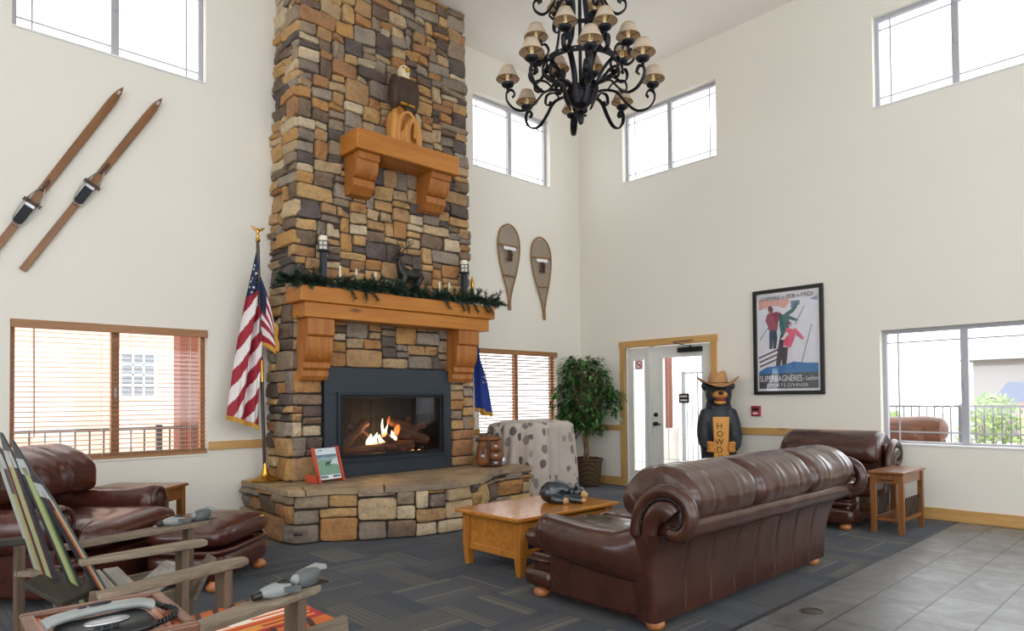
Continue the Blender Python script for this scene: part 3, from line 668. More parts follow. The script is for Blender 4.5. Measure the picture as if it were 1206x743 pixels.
# log bench under the right window
lb = thing('log_bench', 'varnished orange log bench standing outside below the right window', 'bench', (8.72, 2.44, -0.06))
g = G(); pts = [(0, -0.29, 0.97), (0, -0.25, 0.97), (0, -0.1, 0.975), (0, 0.1, 0.97), (0, 0.3, 0.965), (0, 0.42, 0.96)]
g.tube(pts, [0.08, 0.135, 0.155, 0.15, 0.15, 0.145], 16); g.build('backrest_log', M['bench_log'], lb, 40)
G().tube([(-0.05 - 0.25 + 0.42, -0.3, 0.42), (0.12, 0.42, 0.42)], 0.16, 16).build('seat_log', M['bench_log'], lb, 40)
for y in (-0.2, 0.32): G().tube([(0.06, y, 0.0), (0.04, y, 0.86)], 0.07, 12).build('leg', M['bench_log'], lb, 40)
# door outside gate
gt = thing('entry_gate', 'pale metal bar gate outside the entry door', 'gate', (9.9, 6.0, -0.06))
g = G(); gm = plain('pale_gate_metal', (150, 152, 156), 0.5, 0.2)
g.bar((9.9, 5.45, 1.72), (9.9, 6.3, 1.72), 0.03, 0.03); g.bar((9.9, 5.45, 0.1), (9.9, 6.3, 0.1), 0.03, 0.03); g.bar((9.9, 6.3, -0.06), (9.9, 6.3, 1.75), 0.05, 0.05, (1, 0, 0)); g.bar((9.9, 5.45, -0.06), (9.9, 5.45, 1.75), 0.04, 0.04, (1, 0, 0)); g.build('gate_frame', gm, gt, 0, True)
g = G()
for k in range(8): g.bar((9.9, 5.53 + k * 0.1, 0.1), (9.9, 5.53 + k * 0.1, 1.72), 0.014, 0.014, (1, 0, 0))
g.build('gate_bars', gm, gt, 0, True)
def bush(label, x, y, rx, h, n, seed):
    rng = random.Random(seed); r = thing('bush', label, 'bush', (x, y, -0.06), group='bushes by the yard fence'); g = G()
    for i in range(n):
        a = rng.random() * 2 * PI; q = rng.random() ** 0.5; z = rng.random(); R = rx * (0.35 + 0.65 * math.sin(PI * min(1, 0.15 + z * 0.85)))
        p = Vector((R * q * math.cos(a), R * q * math.sin(a), 0.08 + z * h)); s = rng.uniform(0.04, 0.08)
        d = Vector((rng.uniform(-1, 1), rng.uniform(-1, 1), rng.uniform(-0.3, 1))).normalized(); e = d.orthogonal().normalized() * s * 0.45
        g.add([p, p + d * s + e, p + d * s * 2, p + d * s - e], [(0, 1, 2, 3)])
    g.build('foliage', M['bush'], r, 0)
    g = G()
    for i in range(6): a = i * 1.05; g.tube([(0, 0, 0), (rx * 0.4 * math.cos(a), rx * 0.4 * math.sin(a), h * 0.7)], [0.014, 0.005], 5)
    g.build('stems', M['trunk'], r, 40)
bush('pale green shrub behind the fence near the middle of the right window', 13.0, 2.55, 0.55, 1.25, 900, 1)
bush('low pale shrub behind the fence at the left of the right window', 13.2, 4.1, 0.4, 0.95, 600, 2)
bush('low shrub under the fence at the right edge of the right window', 13.3, 1.35, 0.5, 0.85, 600, 3)
# ------------------------------------------------------------------ stone fireplace
FY = 6.45
fp = thing('stone_fireplace', 'tall ledge-stone fireplace and chimney with a raised curved hearth', 'fireplace', (4.165, 6.7, 0))
def taper(x, z): return 4.165 + (x - 4.165) * (1 - 0.0185 * (z - 1.2))
SIZES = [(9, 5), (11, 5), (8, 4), (10, 4), (7, 4), (6, 3), (8, 3), (10, 3), (5, 3), (6, 4), (7, 5), (9, 4), (12, 5), (5, 5), (8, 6), (10, 6), (4, 5), (3, 4), (6, 2), (9, 3), (11, 4)]
def pack(nu, nv, free, rng, sizes=SIZES):
    """random ashlar: mostly wide stones, joints staggered over the course below, no thin slots left"""
    own = [[None if free(i, j) else -1 for i in range(nu)] for j in range(nv)]; out = []
    for j in range(nv):
        for i in range(nu):
            if own[j][i] is not None: continue
            mw = 0
            while i + mw < nu and own[j][i + mw] is None and mw < 15: mw += 1
            best = []
            for w, h in sizes + [(mw, 2), (mw, 3), (mw, 4)]:
                if w > mw or j + h > nv or 0 < mw - w < 4 or w > 13: continue
                if any(own[j + b][i + a] is not None for a in range(w) for b in range(h)): continue
                sc_ = rng.random() + (0.0 if w >= 1.3 * h else -0.55) + (-0.6 if w < 3 else 0)
                if j > 0 and i + w < nu and own[j - 1][i + w - 1] != own[j - 1][i + w]: sc_ -= 1.2
                if i > 0 and j + h < nv and i + w < nu: pass
                best.append((sc_, w, h))
            if best: _, w, h = max(best)
            else:
                w, h = min(mw, 13), 1
                if nv - j < 2: h = 1
            for a in range(w):
                for b in range(h): own[j + b][i + a] = len(out)
            out.append((i, j, w, h))
    return out
def stone(g, u0, u1, v0, v1, depth, fn, rng, gap=0.0085, n=6):
    """one rough ledge stone: pillowed front face and rough sides; fn maps (u, v, out) to the world"""
    u0 += gap * rng.uniform(0.5, 1.3); u1 -= gap * rng.uniform(0.5, 1.3); v0 += gap * rng.uniform(0.5, 1.3); v1 -= gap * rng.uniform(0.5, 1.3)
    d = depth + rng.uniform(-0.012, 0.016); sd = rng.uniform(0, 99); rs = []
    cu, cv, hu, hv = (u0 + u1) / 2, (v0 + v1) / 2, (u1 - u0) / 2, (v1 - v0) / 2
    tilt = (rng.uniform(-0.02, 0.02), rng.uniform(-0.03, 0.03)); rad = min(0.011, hv * 0.4, hu * 0.4)
    per = []
    N = 40
    for k in range(N):
        a = 2 * PI * (k + 0.5) / N; c, s_ = math.cos(a), math.sin(a)
        e = 14.0; q = (abs(c) ** e + abs(s_) ** e) ** (-1 / e); per.append((c * q, s_ * q))
    for inset, o in ((0.0, -0.05), (0.0, d - rad * 0.75), (rad * 0.25, d - rad * 0.22), (rad * 0.8, d), (hv * 0.62, d + 0.006)):
        ring = []
        for (a, b) in per:
            uu = cu + a * max(0.004, hu - inset); vv = cv + b * max(0.003, hv - inset)
            k1 = nz((uu * 9 + sd, vv * 9, sd)); k2 = nz((uu * 26, vv * 26 + sd, sd))
            oo = o + (k1 * 0.012 + k2 * 0.007 + tilt[0] * a + tilt[1] * b * 0.5 if o > 0 else 0)
            ring.append(fn(uu + k1 * 0.009, vv + nz((vv * 8, sd, uu * 8)) * 0.008, oo))
        rs.append(ring)
    g.rings(rs)

def build_stonework():
    rng = random.Random(11); g = G(); c = 0.0402
    z0 = 0.49; nu = 59; nv = int((CEIL - z0) / c); x0 = 4.165 - 1.186
    inside = lambda x, z: 3.30 < x < 4.98 and z < 1.655
    def free(i, j):
        x, z = x0 + (i + 0.5) * c, z0 + (j + 0.5) * c
        return not inside(x, z)
    stones = pack(nu, nv, free, rng)
    fr = lambda u, v, o: (taper(u, v), FY - o, v)
    quoin = []
    for i, j, w, h in stones:
        zb, zt = z0 + j * c, min(CEIL, z0 + (j + h) * c)
        stone(g, x0 + i * c, x0 + (i + w) * c, zb, zt, 0.03, fr, rng)
        if i == 0 or i + w == nu:
            dep = rng.choice((0.16, 0.24, 0.36, 0.14, 0.28)); left = i == 0
            quoin.append((left, j, h, dep))
    # the quoins turn the corner: a side stone in the same course, then the side faces are packed behind them
    ns = int(0.56 / c) + 1
    for left in (True, False):
        def sf(u, v, o, left=left):   # u runs from the front corner back to the wall
            return (taper(4.165 + (-1 if left else 1) * (1.177 + o), v), FY + u, v)
        occ = set()
        for l, j, h, dep in quoin:
            if l != left: continue
            k = max(2, round(dep / c))
            for a in range(k):
                for b in range(h): occ.add((a, j + b))
            stone(g, -0.02, k * c, z0 + j * c, min(CEIL, z0 + (j + h) * c), 0.03, sf, rng)
        for i, j, w, h in pack(ns, nv, lambda i, j: (i, j) not in occ, rng, [(6, 4), (5, 3), (7, 3), (8, 5), (4, 4), (6, 3), (5, 5)]):
            stone(g, i * c, min(0.55, (i + w) * c), z0 + j * c, min(CEIL, z0 + (j + h) * c), 0.03, sf, rng)
    g.build('stonework', M['stone'], fp, 50, True)
    m = G()
    def slab(xa, xb, ya, yb, za, zb):
        m.add([(taper(xa, za), ya, za), (taper(xb, za), ya, za), (taper(xb, za), yb, za), (taper(xa, za), yb, za),
               (taper(xa, zb), ya, zb), (taper(xb, zb), ya, zb), (taper(xb, zb), yb, zb), (taper(xa, zb), yb, zb)],
              [(3, 2, 1, 0), (4, 5, 6, 7), (0, 1, 5, 4), (1, 2, 6, 5), (2, 3, 7, 6), (3, 0, 4, 7)])
    a, b = 4.165 - 1.17, 4.165 + 1.17
    slab(a, b, FY, YA - 0.001, 1.55, CEIL - 0.001); slab(a, 3.40, FY, YA - 0.001, 0.44, 1.55); slab(4.90, b, FY, YA - 0.001, 0.44, 1.55); slab(3.40, 4.90, FY + 0.42, YA - 0.001, 0.44, 1.55); slab(3.40, 4.90, FY + 0.02, FY + 0.42, 0.44, 0.60)
    m.build('mortar_core', M['mortar'], fp, 0, True)
build_stonework()

# hearth: stone base along a bowed front, flagstone slab on top
HP = [(2.73, 6.98), (2.715, 6.4), (2.70, 5.86), (2.76, 5.765), (2.99, 5.70), (3.25, 5.53), (3.52, 5.37), (3.80, 5.26), (4.08, 5.22), (4.34, 5.27), (4.58, 5.40), (4.80, 5.57), (5.02, 5.71), (5.25, 5.78), (5.52, 5.79), (5.66, 5.80), (5.72, 5.86), (5.73, 6.4), (5.73, 6.98)]
def build_hearth():
    rng = random.Random(5); pts = smooth_pts([(p[0], p[1], 0) for p in HP], 8)
    cum = [0.0]
    for a, b in zip(pts, pts[1:]): cum.append(cum[-1] + (b - a).length)
    L = cum[-1]
    def at(s):
        s = max(0.0, min(L - 1e-6, s)); k = 0
        while cum[k + 1] < s: k += 1
        t = (s - cum[k]) / (cum[k + 1] - cum[k]); p = pts[k].lerp(pts[k + 1], t)
        a, b = pts[max(0, k - 1)], pts[min(len(pts) - 1, k + 2)]; d = (b - a).normalized(); return p, Vector((d.y, -d.x, 0))
    def fn(u, v, o):
        p, n = at(u); q = p + n * o * -1.0 if n.dot(Vector((4.2, 7.5, 0)) - p) > 0 else p + n * o
        return (q.x, q.y, v)
    c = 0.044; nu = int(L / c); nv = 10; g = G()
    for i, j, w, h in pack(nu, nv, lambda i, j: True, rng, [(8, 4), (7, 3), (9, 4), (6, 4), (5, 3), (10, 4), (6, 5), (3, 4), (8, 5), (5, 4), (6, 7)]):
        stone(g, i * c, (i + w) * c, 0.002 + j * c, (j + h) * c, 0.038, fn, rng)
    g.build('hearth_stonework', M['stone'], fp, 50, True)
    core = G(); poly = [tuple(p.xy) for p in pts]
    core.prism(poly, lambda p: (p[0], p[1], 0.001), lambda p: (p[0], p[1], 0.438)); core.build('hearth_core', M['mortar'], fp, 0, True)
    # flagstone slab pieces
    breaks = [0.0, 1.28, 2.0, 2.75, 3.35, 3.95, 4.5, L]
    g = G(); zt, zb = 0.487, 0.437
    outs = []
    for k in range(len(breaks) - 1):
        s0, s1 = breaks[k] + 0.006, breaks[k + 1] - 0.006; edge = []
        n = max(6, int((s1 - s0) / 0.05))
        for q in range(n + 1):
            s = s0 + (s1 - s0) * q / n; r = 0.055 + 0.022 * nz((s * 3.1, 4.2, 0)) + 0.014 * nz((s * 11, 1.2, 3)); p = fn(s, 0, r); edge.append((p[0], min(p[1], YA - 0.002)))
        inner = []
        for s in (s1, s0):
            p = fn(s, 0, -0.28); inner.append((p[0], min(p[1], YA - 0.002)))
        if k == 0: inner = [(fn(s1, 0, -0.35)[0], fn(s1, 0, -0.35)[1]), (3.14, 6.4), (3.14, YA - 0.002)]
        if k == len(breaks) - 2: inner = [(5.18, YA - 0.002), (5.18, 6.4), (fn(s0, 0, -0.35)[0], fn(s0, 0, -0.35)[1])]
        outs.append((edge, inner))
    def piece(poly, jitter):
        cx = sum(p[0] for p in poly) / len(poly); cy = sum(p[1] for p in poly) / len(poly)
        ins = [(p[0] + (cx - p[0]) * 0.03, p[1] + (cy - p[1]) * 0.03) for p in poly]
        r0 = [(p[0], p[1], zb) for p in poly]; r1 = [(p[0], p[1], zt - 0.014 + jitter) for p in poly]; r2 = [(p[0], p[1], zt + jitter) for p in ins]
        g.rings([r0, r1, r2])
    for edge, inner in outs: piece(edge + inner, rng.uniform(-0.002, 0.002))
    # the inner course between the edge stones and the firebox
    xs = [3.1, 3.62, 4.2, 4.74, 5.22]
    for a, b in zip(xs, xs[1:]): piece([(a + 0.005, 6.44), (a + 0.005, 5.96), ((a + b) / 2, 5.90), (b - 0.005, 5.96), (b - 0.005, 6.44)], -0.001)
    g.build('hearth_slab', M['flagstone'], fp, 40, True)
    G().prism([(2.8, 6.95), (2.8, 6.0), (3.3, 5.7), (4.1, 5.4), (4.9, 5.8), (5.6, 5.9), (5.6, 6.95)], lambda p: (p[0], p[1], 0.437), lambda p: (p[0], p[1], 0.4825)).build('slab_bed', M['flagstone'], fp, 0, True)
build_hearth()

# firebox
g = G(); y0, y1 = 6.385, 6.44
X0, X1, Z0, Z1 = 3.312, 4.968, 0.49, 1.648
ox0, ox1, oz0, oz1 = 3.475, 4.85, 0.655, 1.375
g.box((X0, y0, oz1), (X1, y1, Z1)); g.box((X0, y0, Z0), (X1, y1, oz0)); g.box((X0, y0, oz0), (ox0, y1, oz1)); g.box((ox1, y0, oz0), (X1, y1, oz1)); g.build('firebox_surround', M['slate_metal'], fp, 0, True, bevel=0.003)
def rect_frame(name, x0, x1, z0, z1, w, ya, yb, m):
    g = G(); g.box((x0, ya, z1 - w), (x1, yb, z1)); g.box((x0, ya, z0), (x1, yb, z0 + w)); g.box((x0, ya, z0 + w), (x0 + w, yb, z1 - w)); g.box((x1 - w, ya, z0 + w), (x1, yb, z1 - w)); return g.build(name, m, fp, 0, True, bevel=0.003)
rect_frame('firebox_frame', ox0 - 0.02, ox1 + 0.02, oz0 - 0.015, oz1 + 0.015, 0.03, 6.362, 6.386, M['frame_metal'])
rect_frame('glass_frame', ox0 + 0.012, ox1 - 0.012, oz0 + 0.03, oz1 - 0.014, 0.035, 6.382, 6.43, M['black_metal'])
g = G(); g.box((ox0 + 0.01, 6.368, oz0 + 0.012), (ox1 - 0.01, 6.384, oz0 + 0.03)); g.build('lower_vent_bar', M['frame_metal'], fp, 0, True, bevel=0.003)
g = G(); g.box((ox0 + 0.045, 6.405, oz0 + 0.06), (ox1 - 0.045, 6.409, oz1 - 0.05)); g.build('glass_pane', M['fire_glass'], fp, 0, True)
g = G(); e = 0.004
g.box((3.405, 6.45, 0.602), (4.895, 6.865, 0.612)); g.box((3.405, 6.855, 0.602), (4.895, 6.867, 1.545)); g.box((3.402, 6.45, 0.602), (3.41, 6.865, 1.545)); g.box((4.89, 6.45, 0.602), (4.898, 6.865, 1.545)); g.box((3.405, 6.45, 1.538), (4.895, 6.865, 1.548)); g.build('firebox_liner', M['soot'], fp, 0, True)
g = G()
for k in range(9): g.box((3.6 + k * 0.14, 6.85, 0.62), (3.604 + k * 0.14, 6.856, 1.53))
g.box((4.145, 6.835, 0.62), (4.165, 6.856, 1.53)); g.build('firebrick_ribs', M['black_metal'], fp, 0, True)

# grate, logs, embers, flame
gr = thing('fire_grate', 'dark iron grate under the burning logs', 'grate', (4.15, 6.62, 0.612))
for y in (6.53, 6.66, 6.77):
    G().tube([(3.62, y, 0.67), (4.72, y, 0.67)], 0.012, 8).build('grate_bar', M['black_metal'], gr, 40, True)
for x in (3.7, 4.15, 4.62):
    G().tube([(x, 6.50, 0.73), (x, 6.53, 0.66), (x, 6.77, 0.66)], 0.011, 8).build('grate_foot_bar', M['black_metal'], gr, 40, True)
    G().tube([(x, 6.60, 0.612), (x, 6.60, 0.66)], 0.012, 8).build('grate_leg', M['black_metal'], gr, 40, True)
def log(name_label, p0, p1, r0, r1, seed, stub=None):
    rng = random.Random(seed); a, b = Vector(p0), Vector(p1); n = 9; pts = [a.lerp(b, i / n) + Vector((rng.uniform(-1, 1), rng.uniform(-1, 1), rng.uniform(-1, 1))) * 0.008 for i in range(n + 1)]
    rs = [r0 + (r1 - r0) * i / n + rng.uniform(-0.006, 0.006) for i in range(n + 1)]
    t = thing('fire_log', name_label, 'log', tuple((a + b) / 2), group='logs in the fire')
    g = G(); g.tube(pts, rs, 12); bark = g.build('bark', M['log'], t, 60, True)
    for p, q, r in ((pts[0], pts[1], rs[0]), (pts[-1], pts[-2], rs[-1])):
        d = (p - q).normalized(); G().cyl(p - d * 0.002, p + d * 0.004, r * 0.86, r * 0.8, 12).build('cut_end', plain('burnt_log_end', (168, 106, 62), 0.8, 0, 0.2, 30) if 'burnt_log_end' not in M else M['burnt_log_end'], t, 40, True)
    if stub: G().tube([Vector(stub[0]), Vector(stub[1])], [stub[2], stub[2] * 0.8], 10).build('branch_stub', M['log'], t, 40, True)
M['burnt_log_end'] = plain('burnt_log_end', (168, 106, 62), 0.8, 0, 0.2, 30)
log('long dark front log lying across the grate in the fire', (3.58, 6.53, 0.73), (4.52, 6.56, 0.78), 0.055, 0.07, 1, ((4.12, 6.51, 0.77), (4.1, 6.47, 0.80), 0.035))
log('log leaning up to the left at the left end of the fire', (3.56, 6.55, 0.76), (3.98, 6.68, 1.06), 0.05, 0.045, 2)
log('stubby log standing out of the left back of the fire', (3.55, 6.74, 0.98), (3.75, 6.66, 0.80), 0.045, 0.05, 3)
log('short log with a pale cut end poking up behind the left log', (3.76, 6.72, 1.02), (3.95, 6.66, 0.88), 0.042, 0.048, 4)
log('thick glowing log on the right of the flames', (4.34, 6.60, 0.95), (4.74, 6.58, 0.83), 0.07, 0.055, 5)
log('orange-lit forked log on top of the fire at the right', (4.26, 6.66, 1.07), (4.58, 6.70, 0.98), 0.055, 0.05, 6, ((4.5, 6.68, 1.03), (4.55, 6.64, 1.11), 0.024))
log('short crossing log leaning on the front log in the middle of the fire', (4.13, 6.54, 0.90), (4.36, 6.50, 0.72), 0.045, 0.042, 7)
log('back log slanting up to the right end of the fire', (4.3, 6.74, 0.80), (4.80, 6.72, 1.0), 0.045, 0.05, 8)
rng = random.Random(3); g = G()
for k in range(120):
    x, y = rng.uniform(3.66, 4.7), rng.uniform(6.5, 6.78); s = rng.uniform(0.008, 0.018); g.sell((x, y, 0.687 + s * 0.5), (s, s, s * 0.7), 3, nu=6, nv=4)
tag(g.build('ember_bed', M['ember'], None, 0), 'glowing orange embers scattered under the fire logs', 'embers', kind='stuff')
fl = thing('gas_flame', 'bright yellow-white flame rising between the fire logs', 'flame', (4.08, 6.64, 0.80))
for k, (x, y, h, w, lean) in enumerate([(4.17, 6.63, 0.31, 0.035, 0.0), (4.20, 6.65, 0.24, 0.035, 0.02), (4.08, 6.66, 0.15, 0.05, 0.01), (4.00, 6.66, 0.14, 0.05, 0.01), (4.26, 6.64, 0.17, 0.04, 0.02), (4.33, 6.66, 0.15, 0.045, 0.01), (4.12, 6.61, 0.13, 0.05, 0.0), (4.02, 6.61, 0.10, 0.05, 0.0), (4.22, 6.60, 0.12, 0.05, 0.0)]):
    g = G(); pts = [(x + lean * t * 2 + 0.012 * math.sin(t * 6 + k), y, 0.78 + h * t) for t in [i / 10 for i in range(11)]]
    g.tube(pts, [max(0.002, w * (0.55 + 0.6 * t) * (1 - t) ** 0.8 * 1.1) for t in [i / 10 for i in range(11)]], 10, flat=(1, 0.45), up=(1, 0, 0)); g.build('flame_tongue', M['flame'], fl, 60, True)

# ------------------------------------------------------------------ mantel and ledge shelf
def corbel_profile(d, h, kind):
    if kind == 'mantel':   # (out, z) from the wall, top at 0
        pts = [(0, 0), (d, 0), (d, -0.27 * h), (d * 0.88, -0.30 * h), (d * 0.88, -0.36 * h)]
        pts += [(d * (0.55 + 0.33 * math.cos(t)), -h * (0.38 + 0.32 * math.sin(t))) for t in [i * PI / 2 / 8 for i in range(9)]]
        pts += [(d * 0.62, -h * 0.72), (d * 0.62, -h * 0.80), (d * 0.48, -h * 0.84), (d * 0.48, -h * 0.93), (d * 0.36, -h), (0, -h)]
    else:
        pts = [(0, 0), (d, 0), (d, -0.16 * h), (d * 0.92, -0.20 * h)]
        pts += [(d * (0.58 + 0.34 * math.cos(t)), -h * (0.22 + 0.38 * math.sin(t))) for t in [i * PI / 2 / 8 for i in range(9)]]
        pts += [(d * 0.66, -h * 0.63), (d * 0.66, -h * 0.80), (d * 0.42, -h * 0.98), (d * 0.3, -h), (0, -h)]
    return pts
def add_corbel(root, x0, x1, zt, d, h, kind, yb):
    g = G(); g.prism(corbel_profile(d, h, kind), lambda p: (x0, yb - p[0], zt + p[1]), lambda p: (x1, yb - p[0], zt + p[1])); g.build('corbel', M['corbel'], root, 20, True, bevel=0.005)
YB = 6.43
mt = thing('mantel_shelf', 'thick honey-stained timber mantel shelf on two corbels above the firebox', 'mantel', (4.13, 6.3, 2.15))
G().box((2.92, 6.10, 2.28), (5.44, YB, 2.435)).build('upper_beam', M['mantel'], mt, 0, True, bevel=0.012)
G().box((2.985, 6.14, 2.13), (5.375, YB, 2.28)).build('lower_beam', M['mantel'], mt, 0, True, bevel=0.008)
add_corbel(mt, 3.03, 3.32, 2.13, 0.26, 0.62, 'mantel', YB); add_corbel(mt, 4.93, 5.24, 2.13, 0.26, 0.62, 'mantel', YB)
ld = thing('ledge_shelf', 'smaller timber ledge shelf with two corbels high on the chimney', 'shelf', (4.2, 6.3, 3.915))
G().box((3.52, 6.06, 3.915), (4.865, YB, 4.13)).build('shelf_board', M['mantel'], ld, 0, True, bevel=0.01)
add_corbel(ld, 3.57, 3.83, 3.915, 0.31, 0.42, 'ledge', YB); add_corbel(ld, 4.51, 4.79, 3.915, 0.31, 0.42, 'ledge', YB)
# ------------------------------------------------------------------ things on the mantel and ledge
REMESH = lambda v, s=6: [('REMESH', dict(mode='VOXEL', voxel_size=v, use_smooth_shade=True)), ('SMOOTH', dict(factor=0.5, iterations=s))]
def lantern(x, y, z, label):
    t = thing('candle_lantern', label, 'candle holder', (x, y, z), group='pillar candle lanterns on the mantel')
    g = G(); g.lathe([(0.055, 0), (0.055, 0.015), (0.035, 0.03), (0.028, 0.05)], n=20); g.box((-0.028, -0.028, 0.05), (0.028, 0.028, 0.38)); g.build('post', M['slate_metal'], t, 40)
    G().lathe([(0.03, 0.38), (0.062, 0.392), (0.066, 0.405), (0.05, 0.41)], n=20).build('drip_pan', M['slate_metal'], t, 40)
    G().lathe([(0.0, 0.41), (0.042, 0.41), (0.042, 0.545), (0.038, 0.552), (0.0, 0.548)], n=20).build('pillar_candle', M['candle'], t, 40)
    g = G()
    for zz in (0.45, 0.495): g.tube([(0.053 * math.cos(k * PI / 12), 0.053 * math.sin(k * PI / 12), zz) for k in range(24)], 0.004, 6, True)
    for k in range(6): a = k * PI / 3; g.tube([(0.053 * math.cos(a), 0.053 * math.sin(a), 0.405), (0.053 * math.cos(a), 0.053 * math.sin(a), 0.50)], 0.004, 6)
    g.build('wire_cage', M['slate_metal'], t, 40)
ZM = 2.436
lantern(3.25, 6.28, ZM, 'dark metal post lantern with a white candle at the left end of the mantel')
lantern(5.10, 6.28, ZM, 'dark metal post lantern with a white candle at the right end of the mantel')
for x, h, lab in ((3.435, 0.27, 'ivory taper candle nearest the left mantel lantern'), (3.625, 0.26, 'ivory taper candle second from the left mantel lantern'), (3.86, 0.255, 'ivory taper candle just left of the elk figurine'),
                  (4.72, 0.25, 'ivory taper candle just right of the elk figurine'), (4.865, 0.255, 'ivory taper candle nearest the right mantel lantern')):
    t = thing('taper_candle', lab, 'candle', (x, 6.27, ZM), group='taper candles in the mantel garland')
    G().lathe([(0.035, 0), (0.035, 0.008), (0.014, 0.016), (0.014, 0.05), (0.018, 0.055)], n=14).build('candle_cup', M['brass'], t, 40)
    G().lathe([(0.012, 0.03), (0.011, h - 0.01), (0.006, h), (0.0, h)], n=12).build('wax_stick', M['candle'], t, 40)
    G().cyl((0, 0, h - 0.002), (0.001, 0, h + 0.012), 0.0015, 0.001, 5).build('wick', M['ink'], t, 40)

def garland():
    rng = random.Random(21); t = thing('pine_garland', 'dark green artificial pine garland trailing along the mantel shelf', 'garland', (4.15, 6.2, ZM))
    main = []
    for i in range(61):
        u = i / 60; x = 2.86 + 2.62 * u; z = ZM + 0.04 + 0.035 * nz((x * 2.2, 0, 1)); y = 6.19 + 0.05 * nz((x * 1.7, 5, 2)); main.append((x, y, z))
    g = G(); g.tube(main, 0.009, 6); g.build('wire_stem', M['stem_green'], t, 40, True)
    g = G(); gs = G()
    def sprig(p, d, L):
        q = Vector(p); d = Vector(d).normalized(); n = int(L / 0.008); pts = []
        for k in range(n):
            q = q + d * 0.008; d = (d + Vector((0, 0, -0.012))).normalized(); pts.append(q.copy())
            s = d.orthogonal().normalized(); ang = rng.random() * 6.28
            for m in range(3):
                a = ang + m * 2.09; r = Matrix.Rotation(a, 3, d) @ s; e = (r * 0.8 + d * 0.75).normalized() * rng.uniform(0.034, 0.062)
                w = e.cross(d).normalized() * 0.0034
                g.add([q - w, q + w, q + e * 0.7 + w * 0.8, q + e, q + e * 0.7 - w * 0.8], [(0, 1, 2, 3, 4)])
        if len(pts) > 1: gs.tube(pts, 0.003, 4)
    for i in range(230):
        x, y, z = main[min(60, int(rng.random() * 61))]; x += rng.uniform(-0.02, 0.02)
        d = (rng.uniform(-1.2, 1.2), rng.uniform(-0.75, 0.35), rng.uniform(-0.15, 0.85)); sprig((x, y, z), d, rng.uniform(0.09, 0.19))
    for x in (3.42, 3.58, 3.66, 4.62, 4.85, 4.95, 5.05, 5.2, 5.3):   # a few sprigs hang over the front of the shelf
        sprig((x, 6.13, ZM + 0.03), (rng.uniform(-0.5, 0.6), -0.6, -0.12), 0.14); 
        sprig((x + 0.04, 6.10, ZM + 0.02), (rng.uniform(0, 0.5), -0.35, -0.75), 0.12)
    for k in range(6): sprig((2.90, 6.2, ZM + 0.05), (-1, rng.uniform(-0.6, 0.5), rng.uniform(-0.25, 0.6)), 0.17); sprig((5.42, 6.18, ZM + 0.05), (1, rng.uniform(-0.6, 0.5), rng.uniform(-0.2, 0.6)), 0.15)
    g.build('pine_needles', M['needle'], t, 0, True); gs.build('twigs', M['stem_green'], t, 40, True)
garland()

def elk():
    t = thing('elk_figurine', 'dark bronze elk figurine with antlers standing on the mantel', 'figurine', (4.30, 6.29, ZM)); g = G()
    # body runs along +x, head at -x turned up
    g.tube(smooth_pts([(0.17, 0, 0.27), (0.12, 0, 0.285), (0.02, 0, 0.275), (-0.06, 0, 0.29), (-0.10, 0, 0.33)], 4), [0.045, 0.055, 0.064, 0.068, 0.07, 0.072, 0.07, 0.068, 0.068, 0.07, 0.076, 0.078, 0.078, 0.074, 0.068, 0.06, 0.056], 12)
    g.tube(smooth_pts([(-0.08, 0, 0.31), (-0.115, 0, 0.38), (-0.13, 0, 0.445)], 4), [0.066, 0.06, 0.055, 0.05, 0.045, 0.04, 0.036, 0.034, 0.032], 12)
    g.tube([(-0.125, 0, 0.45), (-0.16, -0.01, 0.455), (-0.205, -0.015, 0.435), (-0.225, -0.02, 0.425)], [0.036, 0.034, 0.022, 0.015], 10)
    for y, s in ((0.02, 1), (-0.02, -1)): g.tube([(-0.12, s * 0.025, 0.475), (-0.10, s * 0.06, 0.495), (-0.085, s * 0.075, 0.497)], [0.012, 0.016, 0.003], 8)
    for x, y, bx, kx in ((-0.08, 0.035, -0.095, -0.105), (-0.07, -0.035, -0.06, -0.085), (0.15, 0.035, 0.18, 0.135), (0.14, -0.035, 0.15, 0.105)):
        g.tube(smooth_pts([(x, y, 0.25), (kx, y, 0.15), (bx - 0.01, y, 0.08), (bx, y, 0.0)], 3), [0.038, 0.034, 0.028, 0.022, 0.018, 0.016, 0.014, 0.013, 0.013, 0.017], 8)
    g.tube([(0.195, 0, 0.28), (0.21, 0, 0.25)], [0.02, 0.006], 8)
    g.build('body', M['bronze'], t, 180, mods=REMESH(0.007, 3))
    for s in (1, -1):
        a = G(); main = smooth_pts([(-0.125, s * 0.018, 0.475), (-0.09, s * 0.05, 0.54), (-0.05, s * 0.085, 0.585), (-0.06, s * 0.10, 0.63), (-0.09, s * 0.10, 0.655)], 4); a.tube(main, [0.009 - 0.0004 * i for i in range(len(main))], 6)
        for i, d in ((2, (-0.07, s * 0.01, 0.035)), (5, (-0.07, s * 0.015, 0.05)), (8, (0.05, s * 0.03, 0.05)), (11, (0.045, s * 0.02, 0.045))):
            p = main[i]; a.tube([p, p + Vector(d) * 0.6 + Vector((0, 0, -0.004)), p + Vector(d)], [0.007, 0.005, 0.002], 6)
        a.build('antler', M['bronze'], t, 60)
elk()

